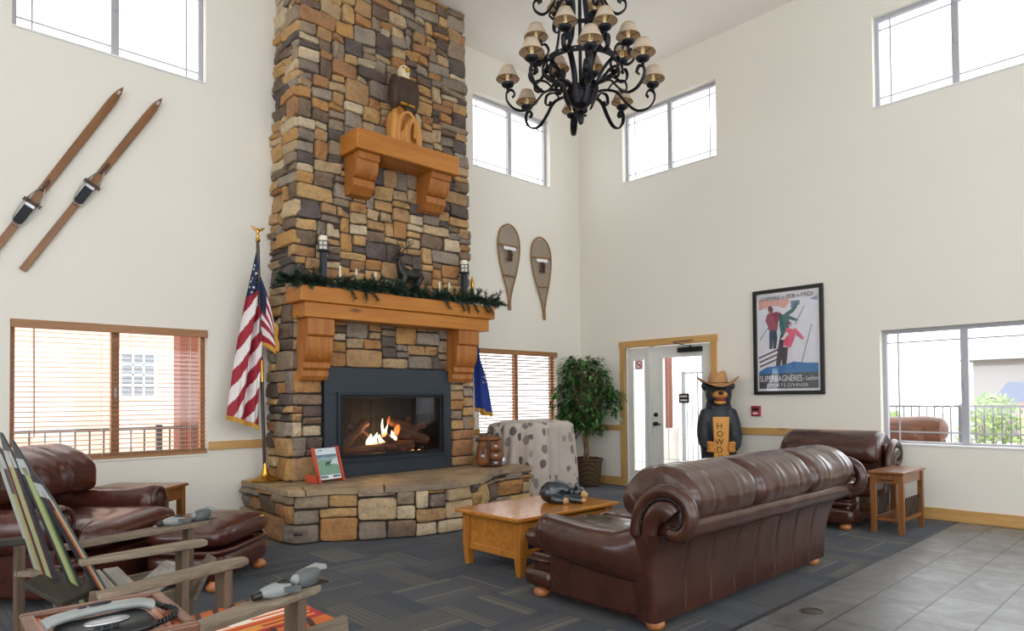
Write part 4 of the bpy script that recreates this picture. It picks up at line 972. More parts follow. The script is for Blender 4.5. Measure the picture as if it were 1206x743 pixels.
def eagle():
    t = thing('eagle_carving', 'carved bald eagle perched on a pale hollow tree stump on the ledge shelf', 'carving', (4.215, 6.26, 4.13))
    g = G()
    # hollow stump: a ring of flared ribs leaning to a rounded top
    for k, (x, r0, top) in enumerate([(-0.15, 0.05, 0.42), (-0.09, 0.055, 0.47), (0.0, 0.05, 0.46), (0.08, 0.05, 0.47), (0.15, 0.045, 0.40)]):
        yy = -0.05 if abs(x) > 0.1 else 0.02
        g.tube(smooth_pts([(x * 1.05, yy, 0), (x * 1.12, yy - 0.01, 0.15), (x * 0.95, yy, top * 0.75), (x * 0.5, 0.0, top)], 4), [r0] * 6 + [r0 * 0.95] * 4 + [r0 * 0.85] * 3, 10)
    g.sell((0, 0.06, 0.2), (0.17, 0.08, 0.25), 2.6)
    g.tube(smooth_pts([(-0.10, -0.09, 0.02), (-0.11, -0.10, 0.2), (-0.06, -0.10, 0.34), (0.03, -0.10, 0.37), (0.10, -0.09, 0.28), (0.09, -0.09, 0.1)], 4), 0.022, 8)
    g.tube(smooth_pts([(-0.02, -0.10, 0.0), (-0.03, -0.11, 0.14), (0.02, -0.11, 0.26), (0.09, -0.09, 0.32)], 4), [0.055, 0.055, 0.05, 0.048, 0.045, 0.042, 0.04, 0.036, 0.032, 0.028, 0.024, 0.02, 0.016], 8)
    g.build('tree_stump', M['stump'], t, 180, mods=REMESH(0.012, 2))
    b = G(); b.sell((0, -0.01, 0.615), (0.165, 0.12, 0.185), 2.3, nu=24, nv=16, fn=lambda p: (p.x * (1 - 0.25 * max(0, -p.z / 0.185)), p.y, p.z))
    for s in (1, -1): b.sell((s * 0.125, -0.02, 0.60), (0.06, 0.09, 0.20), 2.2)
    b.tube([(0.03, -0.02, 0.5), (0.05, -0.05, 0.40)], [0.06, 0.045], 10); b.build('feathered_body', M['eagle_brown'], t, 180, mods=REMESH(0.012, 3))
    h = G(); h.sell((0.0, -0.02, 0.845), (0.066, 0.072, 0.085), 2.2); h.sell((0, -0.02, 0.77), (0.075, 0.07, 0.05), 2.0); hd = h.build('white_head', M['eagle_white'], t, 180)
    k = G(); k.tube([(0.0, -0.075, 0.855), (-0.005, -0.115, 0.85), (-0.008, -0.13, 0.82)], [0.032, 0.024, 0.004], 10); k.build('beak', plain('eagle_beak', (206, 158, 60), 0.4), hd, 60)
    for s in (1, -1): G().sell((s * 0.038, -0.072, 0.875), (0.011, 0.011, 0.011)).build('eye', M['ink'], hd, 180)
    for s in (1, -1):
        f = G(); 
        for d in (-0.02, 0, 0.02): f.tube([(s * 0.05 + d, -0.06, 0.47), (s * 0.05 + d * 1.4, -0.11, 0.46), (s * 0.05 + d * 1.4, -0.125, 0.435)], [0.014, 0.011, 0.004], 6)
        f.build('talon', bpy.data.materials['eagle_beak'], t, 60)
eagle()

# ------------------------------------------------------------------ flags
def bil(P, u, v):
    a, b, c, d = [Vector(p) for p in P]; return (a * (1 - u) + b * u) * (1 - v) + (d * (1 - u) + c * u) * v
def us_flag():
    px, py = 2.83, 6.73
    t = thing('american_flag', 'stars and stripes flag with gold fringe hanging on a pole left of the fireplace', 'flag', (px, py, 0.488))
    lean = lambda z: (px - 0.075 * (z - 0.5) / 2.5, py, z)
    G().tube([lean(0.55), lean(2.93)], 0.0165, 12).build('pole', M['pole_wood'], t, 40, True)
    G().lathe([(0.0, 0.001), (0.17, 0.001), (0.175, 0.012), (0.165, 0.022), (0.11, 0.032), (0.05, 0.055), (0.032, 0.09), (0.035, 0.105), (0.022, 0.13), (0.02, 0.18), (0.0, 0.18)], n=32).build('base', M['brass'], t, 40)
    q = lean(1.62); G().cyl(lean(1.50), lean(1.72), 0.0195, n=14).build('pole_joint', M['brass'], t, 40, True)
    e = lean(2.93); f = G(); f.lathe([(0.016, 0), (0.028, 0.01), (0.02, 0.03), (0.012, 0.05), (0.018, 0.06), (0.012, 0.08)], e, 14)
    f.sell((e[0], e[1], e[2] + 0.11), (0.016, 0.016, 0.035))
    for s in (1, -1): f.tube([(e[0], e[1], e[2] + 0.11), (e[0] + s * 0.04, e[1], e[2] + 0.135), (e[0] + s * 0.075, e[1], e[2] + 0.155)], [0.012, 0.014, 0.003], 8, flat=(1, 0.5), up=(0, 0, 1))
    f.build('eagle_finial', M['brass'], t, 60, True)
    # hanging cloth: hoist on the pole, fly end drooping to lower left
    HT, FT, FB, HB = lean(2.885), (2.455, 6.70, 1.17), (2.765, 6.665, 1.05), lean(1.92)
    def S(u, v, off=0.0):
        p = bil((HT, FT, FB, HB), u, v); am = 0.045 * min(1, 3 * u)
        p.y += am * math.sin(v * 13 + u * 1.5) + 0.02 * math.sin(v * 25 + 1); p.x += -0.03 * math.sin(PI * u) * (1 - v) + 0.008 * math.sin(v * 9 + u * 3); p.y -= off; return p
    NU, NV = 130, 90
    def mid(i, j):   # the stripes of the drooping fly run steeply down to the left; the canton hangs at the top
        p = S((i + .5) / NU, (j + .5) / NV); z, x = p.z, p.x - 2.6
        if z - 0.75 * x > 2.31: return 2
        return 0 if int((x * 0.86 - (z - 1.0) * 0.51 + 5.0) / 0.068) % 2 == 0 else 1
    def patch(name, Sf, m, nu=130, nv=90):
        g = G(); g.grid(nu, nv, Sf, m); g.build(name, [M['flag_red'], M['flag_white'], M['flag_blue']], t, 180, True, mods=[('SOLIDIFY', dict(thickness=0.003))])
    patch('cloth', S, mid)
    g = G(); rows = 0
    for r in range(11):
        z = 2.80 - r * 0.048
        for c in range(6):
            x0 = 2.80 - c * 0.044 - (0.022 if r % 2 else 0) - 0.02
            best = None
            for a in range(8, 44):   # find where the cloth passes under this spot
                for b in range(2, 40):
                    q = S(a / 90, b / 40); e = (q.x - x0) ** 2 + (q.z - z) ** 2
                    if best is None or e < best[0]: best = (e, a / 90, b / 40)
            if best[0] > 0.0004: continue
            u, v = best[1], best[2]; p = S(u, v, 0.006)
            if p.z - 0.75 * (p.x - 2.6) < 2.335: continue
            du = (S(u + .01, v, 0.006) - p).normalized(); dv = S(u, v + .01, 0.006) - p; dv = (dv - du * dv.dot(du)).normalized(); R = 0.019
            pts = [p + (du * math.cos(a) + dv * math.sin(a)) * (R if k % 2 == 0 else R * 0.42) for k in range(10) for a in [k * PI / 5]]
            g.add([tuple(x) for x in pts] + [tuple(p)], [(k, (k + 1) % 10, 10) for k in range(10)])
    g.build('stars', M['flag_white'], t, 0, True)
    # front fold that wraps round the pole
    A, B, C, D = lean(2.60), (2.86, 6.65, 2.03), (2.925, 6.66, 1.96), lean(1.86)
    def S2(u, v):
        p = bil((lean(2.62), (2.88, 6.63, 2.10), (2.90, 6.64, 1.83), lean(1.92)), u, v); p.y -= 0.05 * math.sin(PI * u) + 0.015 * math.sin(v * 10); return p
    patch('front_fold', S2, lambda i, j: (2 if (i < 14 and j < 30) else (0 if (j * 9 // 60) % 2 == 0 else 1)), 40, 60)
    g = G()
    for k in range(70):
        v = k / 69; p = S(1.0, v); g.add([p + Vector((-.006, 0, 0)), p + Vector((.006, 0, 0)), p + Vector((.006, -.003, -.045)), p + Vector((-.006, -.003, -.045))], [(0, 1, 2, 3)])
    for k in range(46):
        v = k / 45; p = S2(1.0, v); g.add([p + Vector((0, -.003, -.008)), p + Vector((0, -.003, .008)), p + Vector((.04, -.003, -.01)), p + Vector((.04, -.003, -.026))], [(0, 1, 2, 3)])
    for k in range(30):
        u = k / 29; p = S2(u, 1.0); g.add([p + Vector((-.01, -.003, 0)), p + Vector((.01, -.003, 0)), p + Vector((.01, -.003, -.04)), p + Vector((-.01, -.003, -.04))], [(0, 1, 2, 3)])
    g.build('gold_fringe', M['gold'], t, 0, True, mods=[('SOLIDIFY', dict(thickness=0.003))])
us_flag()
def emblem_mat():
    t = NT('embroidered_emblem'); v = t.coord(); n = t.noise(v, 34.0, 2)
    t.bsdf(t.ramp(n, [(0.5, lin((38, 66, 150))), (0.56, lin((214, 206, 214)))]), 0.7); return t.m
def state_flag():
    px, py = 5.55, 6.70
    t = thing('state_flag', 'royal blue flag with gold fringe on a pole right of the fireplace', 'flag', (px, py, 0.488))
    L = lambda z: (px + 0.03 * (z - 0.5) / 2.4, py, z)
    G().tube([L(0.55), L(2.74)], 0.0165, 12).build('pole', M['pole_wood'], t, 40, True)
    G().lathe([(0.0, 0.001), (0.14, 0.001), (0.145, 0.012), (0.135, 0.022), (0.09, 0.032), (0.045, 0.055), (0.03, 0.09), (0.035, 0.105), (0.022, 0.13), (0.02, 0.18), (0.0, 0.18)], n=32).build('base', M['brass'], t, 40)
    e = L(2.74); G().lathe([(0.016, 0), (0.028, 0.01), (0.02, 0.03), (0.03, 0.06), (0.022, 0.1), (0.006, 0.17), (0.0, 0.18)], e, 14).build('spear_finial', M['brass'], t, 40, True)
    def S(u, v):
        p = bil((L(2.69), (5.60, 6.64, 1.20), (5.79, 6.60, 1.12), L(1.9)), u, v); w = 0.6 + 0.4 * u
        p.y += 0.05 * w * math.sin(v * 12 + 1) + 0.015 * math.sin(v * 27); p.x += 0.02 * math.sin(v * 8) + 0.05 * math.sin(PI * u) * v; return p
    g = G(); g.grid(50, 36, S); g.build('cloth', M['state_blue'], t, 180, True, mods=[('SOLIDIFY', dict(thickness=0.003))])
    g = G(); rng = random.Random(4)
    g.grid(12, 14, lambda a, b: S(0.40 + 0.20 * a + 0.03 * math.sin(b * 17), 0.60 + 0.28 * b + 0.02 * math.sin(a * 23)) + Vector((0, -0.007, 0)))   # pale embroidered emblem half hidden in the folds
    g.build('emblem', emblem_mat(), t, 180, True)
    g = G()
    for k in range(60):
        p = S(1.0, k / 59); g.add([p + Vector((-.006, 0, 0)), p + Vector((.006, 0, 0)), p + Vector((.006, -.003, -.05)), p + Vector((-.006, -.003, -.05))], [(0, 1, 2, 3)])
    g.build('gold_fringe', M['gold'], t, 0, True, mods=[('SOLIDIFY', dict(thickness=0.003))])
    g = G(); g.tube(smooth_pts([(5.52, 6.66, 1.95), (5.50, 6.63, 1.7), (5.46, 6.61, 1.5), (5.44, 6.62, 1.42)], 5), 0.012, 8); g.sell((5.44, 6.62, 1.36), (0.02, 0.02, 0.06)); g.build('tassel_cord', M['gold'], t, 60, True)
state_flag()

# ------------------------------------------------------------------ snowshoes, skis, poster
def snowshoe(top, bot, wid, label):
    (xt, zt), (xb, zb) = top, bot; t = thing('snowshoe', label, 'snowshoe', ((xt + xb) / 2, YA - 0.02, (zt + zb) / 2), group='old snowshoes on the wall'); y = YA - 0.022
    L = math.hypot(xt - xb, zt - zb); ax = Vector((xb - xt, 0, zb - zt)).normalized(); sd = Vector((-ax.z, 0, ax.x)) * -1
    prof = [(0.0, 0.0), (0.015, 0.32), (0.05, 0.62), (0.12, 0.88), (0.22, 1.0), (0.34, 0.97), (0.48, 0.80), (0.62, 0.55), (0.74, 0.30), (0.84, 0.13), (0.90, 0.08), (1.0, 0.075)]
    def half(s):
        for (a, wa), (b, wb) in zip(prof, prof[1:]):
            if a <= s <= b: return (wa + (wb - wa) * (s - a) / (b - a)) * wid / 2
        return 0.02
    P = lambda s, k, dy=0: Vector((xt, y - dy, zt)) + ax * (s * L) + sd * k
    g = G(); lft = [P(s, -w * wid / 2) for s, w in prof]; rgt = [P(s, w * wid / 2) for s, w in prof]
    loop = smooth_pts(list(reversed(lft)) + rgt[1:], 4); g.tube(loop, 0.011, 8); g.tube([P(0.88, 0), P(1.0, 0)], 0.022, 8); g.build('bent_frame', plain('bent_ash_frame', (150, 112, 66), 0.5, 0, 0.15, 20) if 'ash' not in M else M['ash'], t, 60, True)
    g = G(); n = 46
    for k in range(-2 * n, 2 * n):   # rawhide lacing in two diagonals
        for sg in (1, -1):
            pts = []
            for q in range(40):
                kk = -wid / 2 + wid * q / 39; s = (k / n) * 0.85 + sg * kk * 0.55 / L + 0.02
                if 0.02 < s < 0.86 and abs(kk) < half(s) - 0.004: pts.append(P(s, kk, 0.002 * sg))
            if len(pts) > 2: g.tube([pts[0], pts[-1]], 0.003, 4, caps=False)
    g.build('rawhide_lacing', plain('rawhide', (146, 122, 92), 0.7, 0, 0.2, 30) if 'rawhide' not in M else M['rawhide'], t, 0, True)
    for s in (0.25, 0.60): w = half(s); G().bar(P(s, -w, 0.004), P(s, w, 0.004), 0.018, 0.03, (0, 1, 0)).build('cross_bar', M['ash'], t, 0, True)
    w = half(0.28); G().bar(P(0.285, -w * 0.55, 0.02), P(0.285, w * 0.6, 0.02), 0.008, 0.05, (0, 0, 1)).build('toe_strap', M['paper'], t, 0, True, bevel=0.003)
    g = G()
    for a, b, c in ((-0.04, 0.36, -0.02), (0.03, 0.37, 0.045), (0.0, 0.41, 0.01)): g.tube(smooth_pts([P(0.3, a, 0.012), P(b, c, 0.03), P(0.43, a * 0.4 + c, 0.02), P(0.36, c * -0.8, 0.035), P(0.3, a * 0.2, 0.015)], 5), 0.008, 6)
    g.build('leather_binding', M['pack_dark'], t, 60, True)
M['ash'] = plain('bent_ash', (150, 112, 66), 0.5, 0, 0.15, 20); M['rawhide'] = plain('rawhide_web', (150, 126, 96), 0.7, 0, 0.2, 30)
snowshoe((6.495, 3.81), (6.50, 2.575), 0.42, 'wood-framed snowshoe nearer the fireplace, the left and higher of the pair')
snowshoe((7.135, 3.725), (7.215, 2.49), 0.42, 'wood-framed snowshoe nearer the room corner, the right and lower of the pair')

def old_ski(tip, tail, label):
    (xa, za), (xb, zb) = tail, tip; t = thing('antique_ski', label, 'ski', ((xa + xb) / 2, YA - 0.02, (za + zb) / 2), group='antique wooden skis on the wall')
    L = math.hypot(xb - xa, zb - za); ang = math.atan2(zb - za, xb - xa); t.rotation_euler = (0, -ang, 0); t.scale = (1, 1, 0.82)
    w = 0.043; poly = [(-L / 2, -w * .8), (-L / 2, w * .8), (-L * 0.1, w * 0.85), (L * 0.3, w), (L / 2 - 0.22, w), (L / 2 - 0.12, w * 0.9), (L / 2 - 0.05, w * 0.55), (L / 2, 0), (L / 2 - 0.05, -w * 0.55), (L / 2 - 0.12, -w * 0.9), (L / 2 - 0.22, -w), (L * 0.3, -w), (-L * 0.1, -w * 0.85)]
    bend = lambda x: -0.05 * max(0, (x - (L / 2 - 0.35)) / 0.35) ** 2
    g = G(); g.prism(poly, lambda p: (p[0], bend(p[0]) + 0.008, p[1]), lambda p: (p[0], bend(p[0]) - 0.010, p[1])); g.build('ski_board', M['ski_wood'], t, 30, bevel=0.003)
    g = G(); g.box((L / 2 - 0.09, bend(L / 2 - .06) - 0.013, -0.012), (L / 2 - 0.05, bend(L / 2 - .06) - 0.006, 0.014)); g.build('tip_mark', M['steel'], t, 0)
    c = -L * 0.04
    G().box((c - 0.20, -0.022, -0.045), (c - 0.01, -0.010, 0.045)).build('foot_pad', M['black_cloth'], t, 0, bevel=0.004)
    g = G(); g.box((c + 0.0, -0.03, -0.085), (c + 0.03, -0.014, 0.085)); g.box((c + 0.0, -0.05, -0.055), (c + 0.05, -0.03, -0.048)); g.box((c + 0.0, -0.05, 0.048), (c + 0.05, -0.03, 0.055)); g.build('toe_iron', M['pack_dark'], t, 0)
    G().box((c - 0.03, -0.026, -0.045), (c + 0.0, -0.012, 0.045)).build('toe_plate', M['steel'], t, 0, bevel=0.003)
    pts = [(c + 0.2, -0.02, 0.0), (c + 0.12, -0.022, 0.04), (c + 0.0, -0.028, 0.065), (c - 0.15, -0.032, 0.06), (c - 0.215, -0.034, 0.03), (c - 0.225, -0.034, 0), (c - 0.215, -0.034, -0.03), (c - 0.15, -0.032, -0.06), (c + 0.0, -0.028, -0.065), (c + 0.12, -0.022, -0.04)]
    G().tube(smooth_pts(pts + [pts[0]], 4), 0.0055, 6).build('heel_cable', M['steel'], t, 60)
    G().box((c + 0.15, -0.028, -0.014), (c + 0.27, -0.012, 0.014)).build('front_lever', M['pack_dark'], t, 0, bevel=0.004)
old_ski((1.58, 4.225), (0.30, 1.965), 'old wooden ski, upper left of the pair, directly under the high window')
old_ski((1.912, 4.225), (0.835, 2.435), 'old wooden ski with its square tail showing, lower right of the pair')

def poster():
    t = thing('framed_poster', 'black-framed vintage travel poster of skiers on a snowy slope', 'framed poster', (XB, 3.64, 1.98))
    a, b, c, e = 3.205, 4.075, 1.33, 2.637; w = 0.045
    g = G(); wbox(g, WR, a, b, c, c + w, -0.04, -0.001); wbox(g, WR, a, b, e - w, e, -0.04, -0.001); wbox(g, WR, a, a + w, c + w, e - w, -0.04, -0.001); wbox(g, WR, b - w, b, c + w, e - w, -0.04, -0.001); g.build('black_frame', plain('black_frame', (26, 26, 28), 0.35), t, 0, True, bevel=0.004)
    pr = [0]
    def shape(name, pts, col, closed=True):   # points in (from left 0..1, from top 0..1) of the sheet
        pr[0] += 1; d = -0.014 - 0.0004 * pr[0]; g = G()
        f = lambda p: WR(b - w - p[0] * (b - a - 2 * w), e - w - p[1] * (e - c - 2 * w), d)
        g.prism(pts, f, lambda p: WR(b - w - p[0] * (b - a - 2 * w), e - w - p[1] * (e - c - 2 * w), d + 0.0003)); g.build(name, flat(col), t, 0, True)
    def stroke(name, p, q, wd, col):
        dx, dy = q[0] - p[0], (q[1] - p[1]) * 1.5; l = math.hypot(dx, dy); nx, ny = -dy / l * wd, dx / l * wd / 1.5
        shape(name, [(p[0] + nx, p[1] + ny), (q[0] + nx, q[1] + ny), (q[0] - nx, q[1] - ny), (p[0] - nx, p[1] - ny)], col)
    def limb(name, pts, ws, col):
        Lf, Rt = [], []
        for i, p in enumerate(pts):
            q0, q1 = pts[max(0, i - 1)], pts[min(len(pts) - 1, i + 1)]; dx, dy = q1[0] - q0[0], (q1[1] - q0[1]) * 1.5; l = math.hypot(dx, dy) or 1
            Lf.append((p[0] - dy / l * ws[i], p[1] + dx / l * ws[i] / 1.5)); Rt.append((p[0] + dy / l * ws[i], p[1] - dx / l * ws[i] / 1.5))
        shape(name, Lf + Rt[::-1], col)
    disc = lambda name, cx, cy, r, col: shape(name, [(cx + r * math.cos(k * PI / 8), cy + r / 1.5 * math.sin(k * PI / 8)) for k in range(16)], col)
    shape('paper_margin', [(0, 0), (1, 0), (1, 1), (0, 1)], (240, 240, 244))
    shape('snow_field', [(0.03, 0.02), (0.97, 0.02), (0.97, 0.98), (0.03, 0.98)], (228, 229, 238))
    shape('pink_mountain', [(0.03, 0.05), (0.30, 0.08), (0.52, 0.07), (0.54, 0.11), (0.45, 0.17), (0.36, 0.14), (0.24, 0.13), (0.06, 0.165), (0.03, 0.16)], (222, 166, 158))
    shape('blue_village', [(0.555, 0.10), (0.70, 0.10), (0.695, 0.145), (0.56, 0.175)], (104, 124, 156))
    shape('far_slope', [(0.85, 0.10), (0.97, 0.07), (0.97, 0.12), (0.92, 0.115)], (150, 156, 190))
    # rear skier in rose jacket
    for k, (dx, dy) in enumerate(((0, 0), (0.01, 0.045), (0.02, 0.09))): stroke('ski_line', (0.02 + dx, 0.66 + dy), (0.42 + dx, 0.56 + dy), 0.011, (72, 44, 56))
    stroke('ski_pole', (0.05, 0.47), (0.21, 0.33), 0.008, (120, 164, 176))
    limb('leg', [(0.29, 0.36), (0.30, 0.47), (0.285, 0.57)], [0.036, 0.034, 0.024], (56, 76, 92)); limb('leg', [(0.24, 0.36), (0.235, 0.47), (0.225, 0.57)], [0.034, 0.032, 0.024], (64, 86, 104))
    limb('jacket', [(0.265, 0.20), (0.27, 0.29), (0.265, 0.38)], [0.075, 0.085, 0.075], (150, 62, 88)); limb('arm', [(0.31, 0.21), (0.38, 0.225), (0.36, 0.29)], [0.03, 0.034, 0.02], (130, 48, 74)); limb('arm', [(0.20, 0.22), (0.175, 0.28), (0.21, 0.34)], [0.03, 0.03, 0.02], (140, 56, 80))
    disc('head', 0.235, 0.175, 0.04, (122, 70, 70)); disc('cap', 0.225, 0.155, 0.036, (96, 36, 56))
    # middle skier in green
    stroke('ski_pole', (0.62, 0.34), (0.77, 0.165), 0.006, (122, 124, 134))
    limb('leg', [(0.44, 0.43), (0.41, 0.51), (0.36, 0.61)], [0.05, 0.045, 0.028], (36, 42, 66))
    limb('jacket', [(0.46, 0.23), (0.45, 0.33), (0.46, 0.44)], [0.075, 0.08, 0.06], (52, 112, 112)); limb('arm', [(0.47, 0.24), (0.58, 0.20), (0.64, 0.16), (0.645, 0.12)], [0.03, 0.03, 0.022, 0.012], (46, 100, 104)); limb('arm', [(0.52, 0.26), (0.60, 0.285), (0.66, 0.30)], [0.024, 0.022, 0.014], (46, 100, 104))
    # front skier in pink
    stroke('ski_pole', (0.71, 0.74), (0.88, 0.35), 0.006, (122, 118, 130))
    limb('leg', [(0.46, 0.56), (0.45, 0.66), (0.44, 0.76)], [0.045, 0.042, 0.03], (48, 34, 44)); limb('leg', [(0.42, 0.56), (0.37, 0.66), (0.33, 0.78)], [0.05, 0.045, 0.03], (40, 30, 40))
    limb('jacket', [(0.56, 0.38), (0.53, 0.46), (0.49, 0.555)], [0.08, 0.085, 0.065], (222, 84, 122)); limb('arm', [(0.60, 0.39), (0.68, 0.44), (0.745, 0.49)], [0.036, 0.028, 0.02], (226, 92, 126)); limb('arm', [(0.50, 0.42), (0.44, 0.47), (0.40, 0.48)], [0.028, 0.022, 0.016], (232, 220, 224))
    disc('head', 0.525, 0.335, 0.042, (70, 50, 54)); disc('face', 0.54, 0.345, 0.024, (200, 150, 136))
    shape('blue_ridge', [(0.03, 0.80), (0.16, 0.755), (0.30, 0.75), (0.45, 0.735), (0.60, 0.71), (0.78, 0.725), (0.97, 0.73), (0.97, 0.84), (0.03, 0.85)], (44, 116, 176))
    shape('title_band', [(0.03, 0.83), (0.97, 0.815), (0.97, 0.975), (0.03, 0.975)], (64, 72, 84))
    def tx(name, s, cx, cy, size, col, wid):
        cu = bpy.data.curves.new('measure', 'FONT'); cu.body = s; cu.size = size; to = bpy.data.objects.new('measure', cu); COL.objects.link(to); bpy.context.view_layer.update(); sx = wid * (b - a - 2 * w) / max(1e-4, to.dimensions.x); bpy.data.objects.remove(to)
        pr[0] += 1; p = WR(b - w - cx * (b - a - 2 * w), e - w - cy * (e - c - 2 * w), -0.0145 - 0.0004 * pr[0]); text(name, s, flat(col), size, frame_m(p, (0, -1, 0), (0, 0, 1)), t, 0.0003, world=True, sx=sx)
    tx('title_lettering', 'CHEMINS', 0.235, 0.058, 0.07, (92, 40, 48), 0.32); tx('title_lettering', 'de', 0.445, 0.058, 0.05, (92, 40, 48), 0.06); tx('title_lettering', 'FER', 0.565, 0.055, 0.07, (92, 40, 48), 0.14); tx('title_lettering', 'du', 0.68, 0.055, 0.05, (92, 40, 48), 0.055); tx('title_lettering', 'MIDI', 0.82, 0.052, 0.07, (92, 40, 48), 0.18)
    tx('place_lettering', 'SUPERBAGN\u00c8RES', 0.385, 0.878, 0.105, (232, 232, 232), 0.68); tx('place_lettering', '- Luchon', 0.855, 0.878, 0.075, (232, 232, 232), 0.22)
    tx('sport_lettering', "SPORTS D'HIVER", 0.49, 0.945, 0.058, (214, 210, 204), 0.66)
    g = G(); wbox(g, WR, a + w, b - w, c + w, e - w, -0.036, -0.0345); g.build('poster_glass', glass_mat('poster_glass', (1, 1, 1, 1), 0.04), t, 0, True)
poster()
# ------------------------------------------------------------------ leather sofa / armchairs (facing +y, base rear at y = 0)
def lounge(root, L, n_cush, lea, foot_mat, seams, D=0.98, seed=1, az=0.0, pk=1.0, back=0.21):
    """L = width between the outer faces of the base; arms and the scrolled back ends flare beyond it"""
    rng = random.Random(seed); hx = L / 2
    # outer back panel with vertical seams, flaring under the roll
    prof = [(0.035, 0.06), (0.03, 0.2), (0.02, 0.32), (-0.005, 0.44), (-0.05, 0.53), (-0.085, 0.57)]
    prof = [(p.x, p.y) for p in smooth_pts([(a, b, 0) for a, b in prof], 3)]
    nx = int(L / 0.006); g = G(); cols = []
    sx = [-hx + 0.02 + (L - 0.04) * k / seams for k in range(1, seams)]
    for i in range(nx + 1):
        x = -hx + 0.0 + L * i / nx; dd = min([abs(x - q) for q in sx] + [9]); dent = 0.013 * math.exp(-(dd / 0.006) ** 2) - 0.002 * math.exp(-((dd - 0.05) / 0.04) ** 2)
        edge = max(0, (abs(x) - hx + 0.03) / 0.03); fl = 0.0
        cols.append([(x + math.copysign(0.10, x) * (abs(x) / hx) ** 5 * (max(0, z - 0.06) / 0.5) ** 1.4, y + dent + edge * edge * 0.03 + 0.004 * nz((x * 4, z * 4, seed)), z) for y, z in prof] + [(x * 1.03, 0.15, 0.55), (x, 0.15, 0.06)])
    g.rings(cols); g.build('back_panel', lea, root, 60)
    # welt band that the roll rests on
    W2 = hx + 0.035
    pts = [(-W2 + 2 * W2 * i / 40, -0.135 + 0.004 * nz((i * .4, seed, 2)), 0.592 + 0.006 * nz((i * .3, 1, seed))) for i in range(41)]
    G().tube(pts, 0.055, 16, flat=(0.75, 1.2), up=(0, -0.9, -0.43)).build('back_band', lea, root, 60)
    # scrolled back ends with nail heads
    for s in (1, -1):
        x0, x1 = s * (hx - 0.02), s * (hx + 0.07)
        pad = [(0.115, 0.54), (0.11, 0.61), (0.085, 0.695), (0.03, 0.765), (-0.05, 0.80), (-0.13, 0.80), (-0.20, 0.76), (-0.228, 0.69), (-0.21, 0.62), (-0.16, 0.58), (-0.09, 0.585)]
        c = smooth_pts([(x1 - s * 0.03, y, z) for y, z in pad], 4); G().tube(c, [0.032] + [0.04] * (len(c) - 2) + [0.032], 12).build('scroll_border', lea, root, 60)
        inn = [(0.02, 0.51), (0.02, 0.58), (0.0, 0.645), (-0.045, 0.69), (-0.10, 0.695), (-0.125, 0.675)]
        c2 = smooth_pts([(x1 - s * 0.012, y, z) for y, z in inn], 4); m = len(c2)
        G().tube(c2, [0.046 + 0.016 * min(1, i / m * 1.6) for i in range(m)], 14, flat=(0.45, 1), up=(1, 0, 0)).build('scroll_panel', lea, root, 60)
        gg = G()
        for path, off in ((pad, -0.042), ):
            cc = smooth_pts([(x1 + s * 0.004, y, z) for y, z in path], 5)
            for i in range(2, len(cc) - 1):
                t = (cc[i + 1] - cc[i - 1]).normalized(); nrm = Vector((0, -t.z, t.y)) * 1.0
                ctr = Vector((x1, -0.05, 0.66)); nrm = nrm if nrm.dot(ctr - cc[i]) > 0 else -nrm
                q = cc[i] + nrm * 0.037; gg.sell((q.x - s * 0.004, q.y, q.z), (0.007, 0.007, 0.007), nu=8, nv=6)
        gg.build('nailheads', M['bronze'], root, 60)
        G().box((min(x0, x1 - s * 0.045), -0.17, 0.53), (max(x0, x1 - s * 0.045), 0.09, 0.79)).build('scroll_core', lea, root, 40, bevel=0.03)
    # pillow back that rolls over the top
    core = [(y * (pk if y > 0.15 else 1), z - (0.05 * (pk - 1) / 0.25 if y > 0.2 and z < 0.75 else 0)) for y, z in [(-0.115, 0.62), (-0.185, 0.66), (-0.215, 0.73), (-0.20, 0.81), (-0.145, 0.875), (-0.06, 0.915), (0.04, 0.93), (0.14, 0.905), (0.22, 0.845), (0.275, 0.77), (0.285, 0.70), (0.255, 0.64), (0.19, 0.61), (0.16, 0.47), (0.08, 0.46), (0.02, 0.6)]]
    cs = [(p.x, p.y) for p in smooth_pts([(a, b, 0) for a, b in core + core[:1]], 3)][:-1]
    HW = hx; bounds = [-HW + 2 * HW * k / n_cush for k in range(n_cush + 1)]
    for k in range(n_cush):
        a, b = bounds[k] + (0.004 if k else 0.015), bounds[k + 1] - (0.004 if k < n_cush - 1 else 0.015); g = G(); rs = []; N = max(30, int((b - a) / 0.016))
        tuck = [a + (b - a) * q for q in (0.28 + 0.1 * rng.random(), 0.62 + 0.12 * rng.random())]; ph = rng.uniform(0, 9)
        for i in range(N + 1):
            u = i / N; x = a + (b - a) * u; e = min(u, 1 - u) * (b - a)
            infl = 1 - 0.17 * max(0, 1 - e / 0.085) ** 2.4
            dt = min(abs(x - q) for q in tuck); infl -= 0.014 * math.exp(-(dt / 0.007) ** 2) - 0.008 * math.exp(-((dt - 0.03) / 0.03) ** 2)
            ring = []
            for j, (y, z) in enumerate(cs):
                cy, cz = 0.04, 0.73; fr = j / len(cs)
                rd_ = 0.016 * math.sin(fr * 34 + ph + 5 * nz((x * 6, fr * 4, ph))) * math.exp(-e / 0.055) + 0.016 * nz((x * 5, fr * 4, ph)) + 0.009 * nz((x * 13 + fr * 7, fr * 9, ph))
                kk = infl + rd_ * 1.6; ring.append((x, cy + (y - cy) * kk, cz + (z - cz) * kk))
            rs.append(ring)
        g.rings(rs); g.build('back_cushion', lea, root, 70)
    # seat base, front rail, seat cushions
    g = G(); g.box((-hx + 0.05, 0.05, 0.06), (hx - 0.05, D - 0.06, 0.30)); g.build('seat_base', lea, root, 40, bevel=0.02)
